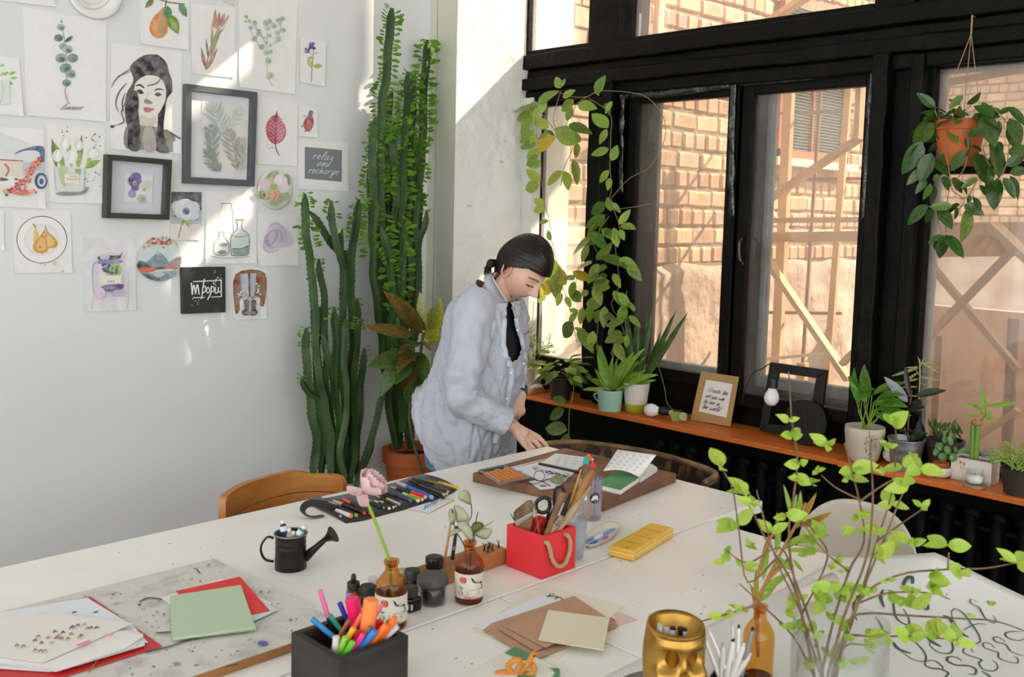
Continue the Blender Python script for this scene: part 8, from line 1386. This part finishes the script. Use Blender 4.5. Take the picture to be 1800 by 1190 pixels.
def limb(P, r, n=16): P = [V(p) for p in P]; bd.tube(cat(P, 4), r, n); bd.ell(P[0], (r[0],)*3); bd.ell(P[-1], (r[-1],)*3)
neck0 = PP(868, 522, .0); limb([hl(0,-.035,-.05), hl(0,-.045,-.085).lerp(neck0,.35), neck0], [.052,.054,.062])
# trunk and legs (under the clothes)
chest, belly, hip = PP(858,580), PP(842,690), PP(818,770); bd.tube(cat([neck0, chest, belly, hip], 4), [.07,.105,.098,.11], 20); bd.ell(chest, (.10,.115,.14)); bd.ell(hip, (.13,.13,.12))
shR, shL = PP(833,552,-.165), PP(895,545,.165)
bd.tube([shR, neck0+V((0,0,-.03)), shL], [.055,.065,.055], 14); bd.ell(shR, (.055,)*3); bd.ell(shL, (.055,)*3)
elR, wrR = PP(812,700,-.235), PP(903,750,-.20); elL, wrL = PP(893,655,.20), PP(915,697,.03)
limb([shR, shR.lerp(elR,.5), elR], [.048,.044,.037]); limb([elR, elR.lerp(wrR,.4), wrR], [.037,.036,.0255]); limb([shL, elL], [.046,.036]); limb([elL, wrL], [.036,.025])
hipR, hipL = hip+RT*.085+V((0,0,.02)), hip-RT*.085+V((0,0,.02))
LG = []
for h in (hipR, hipL):
    k = V((h.x+FW.x*.03, h.y+FW.y*.03, .46)); a = V((h.x-FW.x*.02, h.y-FW.y*.02, .09)); LG.append((h, k, a)); limb([h, h.lerp(k,.5), k], [.085,.075,.055]); limb([k, k.lerp(a,.4), a], [.055,.053,.038]); limb([a, a+FW*.07+V((0,0,-.045)), a+FW*.15+V((0,0,-.06))], [.036,.032,.026])
# right hand: palm, four fingers, thumb
def finger(P, r): bd.tube(cat(P, 4), r, 10); [bd.ell(p, (q,)*3, None, 10, 6) for p, q in zip((P[0], P[-1]), (r[0], r[-1]))]
kn = [PP(922,781,-.215), PP(929,779,-.20), PP(938,774,-.182), PP(946,769,-.165)]
for k in kn: bd.tube([wrR.lerp(k,.02), wrR.lerp(k,.5), k], [.020,.0165,.0125], 10); bd.ell(k, (.0125,)*3)
bd.ell(wrR.lerp(kn[1].lerp(kn[2],.5), .5), (.03,.022,.020), frame_to(kn[1]-wrR) @ Matrix.Rotation(pi/2,3,'Z'))
FINGERS = [[kn[0], PP(931,794,-.225), PP(936,802,-.218)], [kn[1], PP(941,793,-.212), PP(944,803,-.202)], [kn[2], PP(951,789,-.195), PP(952,801,-.185)], [kn[3], PP(960,783,-.175), PP(961,797,-.166)]]
for F_, r in zip(FINGERS, (.0083,.0092,.0096,.0095)): finger(F_, [r*1.15, r, r*.86])
finger([wrR.lerp(kn[3],.3)+CH*.012, PP(938,768,-.14), PP(950,780,-.145), PP(955,792,-.155)], [.0135,.0115,.0102,.0085])
# left hand: loose fist by the shirt front
kl = [PP(899,713,.0), PP(904,716,-.012), PP(911,717,-.012), PP(917,714,.0)]
bd.ell(wrL.lerp(kl[1],.55), (.024,.024,.03))
for k in kl: bd.tube([wrL, wrL.lerp(k,.6), k], [.02,.016,.0125], 10)
for k, (dx, dy) in zip(kl, ((-2,14),(0,17),(2,18),(3,15))):
    x_, y_ = proj(k); finger([k, pn(x_+dx, y_+dy*.6, k-CH*.012, CH), pn(x_+dx*.5-2, y_+dy, k+CH*.004, CH)], [.0108,.0092,.0082])
finger([wrL.lerp(kl[0],.2), PP(895,706,-.02), PP(896,719,-.03), PP(900,729,-.03)], [.013,.011,.0098,.0085])
tmp = bd.obj('tmp_body', [mat('skin','#dbb098',.5,attr='Col',sss=.12,spec=.35,bump=.03,bscale=300)]); tmp.name = 'tmp_body'
md = tmp.modifiers.new('r', 'REMESH'); md.mode = 'VOXEL'; md.voxel_size = .0031; md.use_smooth_shade = True
md = tmp.modifiers.new('s', 'SMOOTH'); md.factor = .5; md.iterations = 2
dg = bpy.context.evaluated_depsgraph_get(); me = bpy.data.meshes.new_from_object(tmp.evaluated_get(dg)); bpy.data.objects.remove(tmp)
me.name = 'body'; me.materials.clear(); me.materials.append(MT['skin']); at = me.color_attributes.new('Col', 'FLOAT_COLOR', 'POINT')
SK, LIP, BRW, LSH, TAT, BLS = [V(lin(c)) for c in ('#dfb59d','#bd7468','#5d4436','#33241e','#6a6a5c','#dc9f8a')]
import array
cols = array.array('f', [0.0]*(4*len(me.vertices)))
for i, v in enumerate(me.vertices):
    c = SK; p = v.co
    if p.z > 1.2:
        q = HMi @ (p-HD)
        if q.y > .03:
            ax = abs(q.x); c = c.lerp(BLS, .5*g1(ax,.042,.02)*g1(q.z,-.032,.02)+.35*g1(ax,0,.012)*g1(q.z,-.034,.012))
            if q.y > .06: lw = g1(q.x,0,.019)*g1(q.z,-.0655,.0075); c = c.lerp(LIP, min(1, lw*1.25)); c = c.lerp(LSH, .6*g1(q.x,0,.018)*g1(q.z,-.0655,.0016))
            bz = .0275-.25*max(0, ax-.034)+.10*min(0, ax-.034); c = c.lerp(BRW, min(1, 1.1*g1(q.z,bz,.0035)*(1 if .012 < ax < .052 else 0)))
            lz = -.004-.12*abs(ax-.031); c = c.lerp(LSH, min(1, 1.2*g1(q.z,lz,.0028)*(1 if .017 < ax < .047 else 0)))
            c = c.lerp(BRW, .25*g1(ax,.031,.014)*g1(q.z,.012,.005))
        if abs(q.x) > .0765 and abs(q.y+.012) < .034 and abs(q.z) < .045: c = c.lerp(V(lin('#cf8f78')), .75)
    elif .82 < p.z < .98 and (p-wrR).length < .085:
        n_ = noise.noise(V((p.x*55, p.y*55, p.z*55)))+.5*noise.noise(p*120); d_ = (p-wrR).length
        if n_ > .12: c = c.lerp(TAT, .55*min(1, (n_-.12)*6)*(1 if d_ < .05 else .5))
    cols[4*i:4*i+4] = array.array('f', (c.x, c.y, c.z, 1))
at.data.foreach_set('color', cols); body = mkobj('body', me, per)
# ---- eyelashes, rings, watch, earring
b = B(); b.tube([hl(.047-.002*k, headpt(pi/2+.03,.5).y*0+.0765+.0022*k-.0003*k*k, -.0045-.0009*k*(8-k)*.25) for k in range(9)], .0011, 5); b.obj('eyelashes', pl('#241a16',.7), per)
M_slv = mat('silver','#d8d4cc',.2,1)
for F_, t_ in ((FINGERS[1],.45),(FINGERS[2],.45)):
    q = F_[0].lerp(F_[1], t_+.35); d = (F_[1]-F_[0]).normalized(); fr = frame_to(d); B().tube([q+fr @ V((.0108*math.cos(a), .0108*math.sin(a), 0)) for a in [2*pi*k/20 for k in range(21)]], .0014, 6, cap=False).obj('ring', M_slv, per, smooth=True)
d = (wrL-elL).normalized(); fr = frame_to(d); q = wrL-d*.012; B().tube([q+fr @ V((.0285*math.cos(a), .0285*math.sin(a), 0)) for a in [2*pi*k/24 for k in range(25)]], .005, 8, cap=False, sx=.6).obj('watch_band', pl('#23262a',.5), per, smooth=True)
# ---- hair
def hairline(y, ax): return (.052+.1*max(0,y-.06) if y > .045 else .016+(y-.0)*.8 if y > 0 else .016+y*.75 if y > -.03 else -.0065+(y+.03)*1.9) if True else 0
M_hair = mat('dark_hair', '#0e0a08', .36, col2='#1b1411', scale=26, bump=.2, bscale=90, bdist=.002, spec=.35)
b = B(); nu, nv = 180, 120; vs = []; okv = []; td0 = V((0,-1,-.38)).normalized(); te2 = td0.cross(V((1,0,0)))
for i in range(nv+1):
    for j in range(nu):
        th_, ph = pi*i/nv, 2*pi*j/nu; z = math.cos(th_); s = math.sin(th_); x, y = s*math.sin(ph), s*math.cos(ph); P = V((x*.083, y*(.112 if y < 0 else .104), (z*.140 if z > 0 else z*.124)+.002)); 
        if P.z < 0: P.x *= 1-.25*(-P.z/.12); P.y *= 1-.15*(-P.z/.12)
        u_ = V((x,y,z)); ps = math.atan2(u_.dot(te2), u_.x); fd = math.sqrt(max(0, 1-u_.dot(td0)**2)); P *= 1+fd*(.020*noise.noise(V((ps*9, u_.dot(td0)*.8, 1)))+.016*noise.noise(V((ps*26, u_.dot(td0)*1.2, 4))))
        P.y -= .006; okv.append(P.z > hairline(P.y, abs(P.x))); vs.append(hl(*P))
fs = [(i*nu+j, (i+1)*nu+j, (i+1)*nu+(j+1) % nu, i*nu+(j+1) % nu) for i in range(nv) for j in range(nu)]
b.add(vs, [f for f in fs if sum(okv[k] for k in f) >= 3])
hair = b.obj('hair', M_hair, per, smooth=True, solid=-.008)
def hdir(u):
    P = V((u.x*.085, u.y*(.114 if u.y < 0 else .106), u.z*(.1425 if u.z > 0 else .1265)+.002)); 
    if P.z < 0: P.x *= 1-.25*(-P.z/.12); P.y *= 1-.15*(-P.z/.12)
    P.y -= .006; return P
b = B(); td = V((0,-1,-.38)).normalized()
for k in range(300):
    ph = R(-1.75,1.75); y_ = math.cos(ph); x_ = math.sin(ph); top_ = R(0,1)**1.6*.75
    yy_ = y_*.09; z_ = max(-.05, hairline(yy_, 0))/.124-.03+top_*(.9-.3*abs(ph)); z_ = min(.93, z_); rr_ = math.sqrt(max(.02,1-z_*z_)); u0 = V((x_*rr_, y_*rr_, z_)); q0 = u0.angle(td); sw = R(-.05,.05); lift = R(.985,1.04); P = []
    for j in range(13):
        t_ = j/12*.97; u = (u0*math.sin((1-t_)*q0)+td*math.sin(t_*q0))/max(.05, math.sin(q0)); u.normalize(); u = (u+V((sw*math.sin(pi*t_),0,.10*math.sin(pi*t_)*abs(x_)*0))).normalized(); P.append(hl(*(hdir(u)*lift)))
    b.tube(P, [.0012,.003,.003,.0028,.0016], 4)
b.obj('hair_strands', M_hair, per, smooth=True, kind='stuff')
tie = hl(0,-.104,-.048); 
b = B(); B().tube([tie+HM @ V((.018*math.cos(a), -.004+.004*math.sin(2*a), .018*math.sin(a))) for a in [2*pi*k/18 for k in range(19)]], .005, 8, cap=False).obj('hair_tie', pl('#15110f',.6), per, smooth=True)
for k in range(26):
    a = R(0,2*pi); r = R(0,.012); s0 = hl(0,-.094,-.044)+HM @ V((r*math.cos(a),0,r*math.sin(a))); m_ = PP(862+R(-5,4), 463+R(-5,7), R(-.02,.03)-.01); e = PP(856+R(-6,8), 479+R(-8,8), R(-.03,.03)-.01); b.tube(cat([s0, s0.lerp(m_,.6), m_, e], 4), [.007,.008,.006,.0015], 6)
b.obj('ponytail', M_hair, per, smooth=True)
b = B()
for k in range(7):
    s0 = hl(.074, -.03+R(-.01,.01), .0); b.tube(cat([s0, hl(.076,-.035+R(-.01,.006),-.04), hl(.066,-.04+R(-.006,.01),-.085-R(0,.03))], 4), [.002,.0016,.0006], 5)
b.obj('loose_strands', M_hair, per)
# ---- shirt
M_shirt = mat('chambray_shirt', '#bcbfc8', .8, col2='#b2b6c2', scale=180, detail=3, bump=.45, bscale=13, bdist=.012, sheen=.1, stretch=(1,1,1))
M_shirtw = mat('shirt_facing', '#c8ccd6', .8, bump=.15, bscale=30)
RG = [(868,497,.064,.075),(866,508,.088,.115),(860,524,.115,.172),(856,545,.138,.200),(853,580,.152,.200),(849,620,.163,.195),(838,670,.168,.190),(824,720,.176,.197),(815,760,.182,.205),(812,795,.186,.210)]
def ringpt(s, a, grow=0):    # s 0..1 down, a: 0 front, +90 towards viewer
    k = s*(len(RG)-1); i = min(int(k), len(RG)-2); f = k-i; cr_ = lambda n: cat([V((q[n],0,0)) for q in RG[max(0,i-1):i+3]], 1)
    def cm(n):
        A_ = [RG[min(max(i+d_,0),len(RG)-1)][n] for d_ in (-1,0,1,2)]; t = f
        return .5*((2*A_[1])+(A_[2]-A_[0])*t+(2*A_[0]-5*A_[1]+4*A_[2]-A_[3])*t*t+(3*A_[1]-A_[0]-3*A_[2]+A_[3])*t**3)
    C_ = PP(cm(0), cm(1)); fa, fb = cm(2)+grow, cm(3)+grow; e = .82
    ca, sa = math.cos(a), math.sin(a); u = math.copysign(abs(ca)**e, ca); w_ = math.copysign(abs(sa)**e, sa)
    hem = (max(0, s-.5)/.5)**1.6; tp_ = max(0, 1-s/.24); dz = tp_*(-.085*max(0,ca)-.035*abs(sa)*(1-.5*max(0,-ca))+.01*max(0,-ca))
    if hem > 0: dz += hem*(-.045*abs(sa)**1.3 + .25*max(0,-ca) + .012*max(0,ca)**2)
    return C_+FW*fa*u+RT*fb*w_+V((0,0,dz))
b = B(); nu, nv = 190, 170; vs = []
for i in range(nv+1):
    s = i/nv
    for j in range(nu):
        a = 2*pi*j/nu; P = ringpt(s, a); N_ = (FW*math.cos(a)+RT*math.sin(a)); amp = min(1, s*3)
        w1 = noise.noise(V((a*2.2, s*5.5+a*1.4, 2.))); w2 = noise.noise(V((a*5, s*14-a*4, 7.))); w3 = abs(noise.noise(V((a*3.1+s*6, s*4.2, 11.))))
        vs.append(P+N_*amp*(.011*w1+.009*w2+.004*noise.noise(V((a*9-s*11, s*22+a*5, 31.)))-.10*max(0,.12-w3)-.05*max(0,.08-abs(noise.noise(V((a*1.7-s*9, s*3.+a, 23.)))))*s))
OPN = [(893,522),(897,527),(900,541),(905,560),(913,590),(917,612),(910,632),(900,636),(891,622),(885,602),(887,574),(890,549)]
def inpoly(x, y, P):
    c = False
    for (x0, y0), (x1, y1) in zip(P, P[1:]+P[:1]):
        if (y0 > y) != (y1 > y) and x < (x1-x0)*(y-y0)/(y1-y0)+x0: c = not c
    return c
fs = []
for i in range(nv):
    for j in range(nu):
        f = (i*nu+j, (i+1)*nu+j, (i+1)*nu+(j+1) % nu, i*nu+(j+1) % nu); c_ = sum((vs[k] for k in f), V())/4; a = 2*pi*(j+.5)/nu
        if math.cos(a-.6) > .2 and inpoly(*proj(c_), OPN): continue
        fs.append(f)
b.add(vs, fs); shirt = b.obj('shirt', M_shirt, per, smooth=True, solid=-.0022)
bv = BVHTree.FromPolygons([V(v) for v in vs], fs)
fs_all = [(i*nu+j, (i+1)*nu+j, (i+1)*nu+(j+1) % nu, i*nu+(j+1) % nu) for i in range(nv) for j in range(nu)]; bva = BVHTree.FromPolygons([V(v) for v in vs], fs_all)
def ons(x, y, up_=.003, fallback=0):
    d = ray(x, y).normalized(); h = bva.ray_cast(O, d); return (h[0]+h[1]*(up_ if h[1].dot(d) < 0 else -up_)) if h[0] else PP(x, y, fallback)
# black top seen in the open front
b = B(); nu2, nv2 = 60, 40; vs2 = [ringpt(.17+.45*i/nv2, -.9+3.0*j/(nu2-1), -.02) for i in range(nv2+1) for j in range(nu2)]; b.add(vs2, [(i*nu2+j, (i+1)*nu2+j, (i+1)*nu2+j+1, i*nu2+j+1) for i in range(nv2) for j in range(nu2-1)]); b.obj('black_top', mat('black_jersey','#17181c',.8,bump=.1,bscale=60), per, smooth=True)
# sleeves with folds
def sleeve(P, rad, name, cuff=True, seed=0):
    Q = cat(P, 14); k = len(Q); L_ = [0]
    for a_, b_ in zip(Q, Q[1:]): L_.append(L_[-1]+(b_-a_).length)
    n = 40; fr = None; v_ = []
    for i, p in enumerate(Q):
        t = (Q[min(i+1,k-1)]-Q[max(i-1,0)]).normalized(); fr = frame_to(t, RT) if fr is None else fr.col[2].rotation_difference(t).to_matrix() @ fr; s = L_[i]/L_[-1]; x = s*(len(rad)-1); m_ = min(int(x), len(rad)-2); r = rad[m_]+(rad[m_+1]-rad[m_])*(x-m_)
        for j in range(n):
            a = 2*pi*j/n; d = fr @ V((math.cos(a), math.sin(a), 0)); fold = .012*noise.noise(V((math.cos(a)*1.5+seed, math.sin(a)*1.5, s*13+math.sin(a)*2)))+.007*math.sin(s*46+2.5*math.sin(a+seed))*g1(s,.58,.18)+.006*noise.noise(V((math.cos(a)*4, math.sin(a)*4, s*20+seed))); v_.append(p+d*(r+fold*min(1, s*5)))
    bb = B(); bb.add(v_, [(i*n+j, i*n+(j+1) % n, (i+1)*n+(j+1) % n, (i+1)*n+j) for i in range(k-1) for j in range(n)]); o = bb.obj(name, M_shirt, per, smooth=True, solid=-.002)
    if cuff:
        d = (Q[-1]-Q[-6]).normalized(); r = rad[-1]; rot = frame_to(d, RT); B().lathe([(r*1.06,-.066),(r*1.13,-.062),(r*1.12,-.002),(r*1.08,.002),(r*1.0,0),(r*.98,-.05)], 36, Q[-1], rot=rot, cap=False).obj('cuff', M_shirt, o, smooth=True)
    return o
cuR = wrR.lerp(elR, .12); sleeve([PP(845,527,-.115), shR+V((0,0,-.005)), shR.lerp(elR,.5)+V((-.01,-.01,0)), elR+V((0,0,.012)), elR.lerp(cuR,.5), cuR], [.066,.079,.075,.069,.068,.066,.058,.050,.046], 'sleeve')
sleeve([PP(883,530,.11), shL, shL.lerp(elL,.5), elL, elL.lerp(wrL,.75)], [.062,.072,.066,.058,.045], 'sleeve', seed=4)
# collar
def collar(P, name='collar'):
    Q = [PP(x, y, o_) for x, y, o_ in P]; n_ = len(Q); c_ = sum(Q, V())/n_; bb = B(); N_ = (Q[1]-Q[0]).cross(Q[-1]-Q[0]).normalized(); bb.add(Q+[c_], [(i, (i+1) % n_, n_) for i in range(n_)]); return bb.obj(name, M_shirt, per, smooth=False, solid=.004)
def collar2(inner, outer):
    a_, b_ = cat([PP(*q) for q in inner], 6), cat([PP(*q) for q in outer], 6); n_ = min(len(a_), len(b_)); bb = B(); vv = []
    for i in range(n_): m_ = a_[i].lerp(b_[i], .5)+(-CH*.5+FW*.3).normalized()*.008; vv += [a_[i], m_, b_[i]]
    bb.add(vv, [(3*i+k_, 3*i+k_+1, 3*i+k_+4, 3*i+k_+3) for i in range(n_-1) for k_ in (0,1)]); return bb.obj('collar', M_shirt, per, smooth=True, solid=.004)
collar2([(862,476,.03),(864,484,-.05),(874,506,-.085),(887,527,-.085),(895,541,-.075)], [(853,482,.02),(850,492,-.075),(859,520,-.14),(870,545,-.15),(876,559,-.14)])
collar2([(866,478,.05),(880,492,.07),(897,520,.05),(901,535,.0),(899,543,-.05)], [(864,484,.07),(884,505,.1),(910,530,.07),(918,543,.02),(909,555,-.04)])
B().tube(cat([PP(862,477,.03), PP(866,488,-.055), PP(878,510,-.08), PP(892,533,-.078)], 5), .004, 6).obj('collar_edge', M_shirtw, per, smooth=True)
# placket, buttons, pocket
def strip(P, w_, name, m_=M_shirtw, up_=.004):
    Q = [ons(x, y, up_) for x, y in [(q.x, q.y) for q in cat([V((x,y,0)) for x, y in P], 6)]]; bb = B(); bb.rib(Q, w_, -CH); return bb.obj(name, m_, per, smooth=True, solid=.0018)
strip([(884,560),(883,600),(888,630),(897,650),(893,690),(880,740),(868,780)], .024, 'placket'); strip([(905,560),(916,600),(921,630),(920,660),(914,700)], .016, 'placket')
for x, y in ((907,580),(918,640),(896,655),(889,700),(878,745)):
    q = ons(x, y, .0065); B().lathe([(0,0),(.0052,0),(.0058,.001),(.0052,.0022),(.002,.0018),(0,.0018)], 14, q, rot=frame_to((O-q))).obj('button', pl('#dfe0e2',.3), per, smooth=True)
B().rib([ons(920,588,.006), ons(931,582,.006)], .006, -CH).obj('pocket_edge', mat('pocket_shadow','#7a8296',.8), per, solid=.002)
strip([(800,523),(820,520),(845,512)], .006, 'yoke_seam', M_shirt, .004)
# ---- jeans and shoes
M_jean = mat('blue_denim', '#3f6d92', .8, col2='#5a88a8', scale=12, bump=.2, bscale=160, bdist=.003, sheen=.1)
b = B(); n = 40
def tubej(P, rad, nm, seed):
    Q = cat(P, 10); k = len(Q); bb = B(); vv = []
    for i, p in enumerate(Q):
        s = i/(k-1); x = s*(len(rad)-1); m_ = min(int(x), len(rad)-2); r = rad[m_]+(rad[m_+1]-rad[m_])*(x-m_)
        for j in range(n): a = 2*pi*j/n; vv.append(p+(FW*math.cos(a)+RT*math.sin(a))*(r+.004*noise.noise(V((a*2, s*18+seed, 3)))))
    bb.add(vv, [(i*n+j, i*n+(j+1) % n, (i+1)*n+(j+1) % n, (i+1)*n+j) for i in range(k-1) for j in range(n)]); return bb
J = B()
for k, (h, kk, a) in enumerate(LG):
    q = tubej([h+V((0,0,.06)), h-V((0,0,.1)), h.lerp(kk,.5), kk, kk.lerp(a,.5), a+V((0,0,.0))], [.088,.102,.095,.075,.07,.066], 'x', k*9); J.add(q.v, q.f)
hp_ = hip+V((0,0,.05)); vv = []
for i in range(10):
    s = i/9
    for j in range(n): a = 2*pi*j/n; vv.append(hp_+V((0,0,.05-.2*s))-FW*.015+FW*math.cos(a)*(.132+.015*math.sin(pi*s))+RT*math.sin(a)*(.150+.02*s))
J.add(vv, [(i*n+j, i*n+(j+1) % n, (i+1)*n+(j+1) % n, (i+1)*n+j) for i in range(9) for j in range(n)])
jo = J.obj('tmpj', M_jean, None); md = jo.modifiers.new('r','REMESH'); md.mode = 'VOXEL'; md.voxel_size = .008; md.use_smooth_shade = True; sd_ = jo.modifiers.new('s','SOLIDIFY')
jo.modifiers.remove(sd_); md.voxel_size = .009
me_open = J.mesh('jeans', M_jean, True); bpy.data.objects.remove(jo); mkobj('jeans', me_open, per)
sx0 = (HC-RT*0)
B().tube(cat([hip+RT*.172+FW*.01+V((0,0,.05)), hip+RT*.19+FW*.01-V((0,0,.1)), LG[0][1]+RT*.078], 6), .0018, 5).obj('side_seam', mat('seam_thread','#2b4a66',.8), per)
for h, k, a in LG:
    q = V((a.x, a.y, 0)); B().ell(q+FW*.06+V((0,0,.045)), (.042,.14,.042), Matrix((RT,FW,V((0,0,1)))).transposed(), 16, 10).obj('shoe', pl('#e0ddd8',.6), per, smooth=True); B().box(q+FW*.06+V((0,0,.008)), (.08,.27,.014), Matrix((RT,FW,V((0,0,1)))).transposed()).obj('sole', pl('#f0eeea',.6), per, bevel=.005)
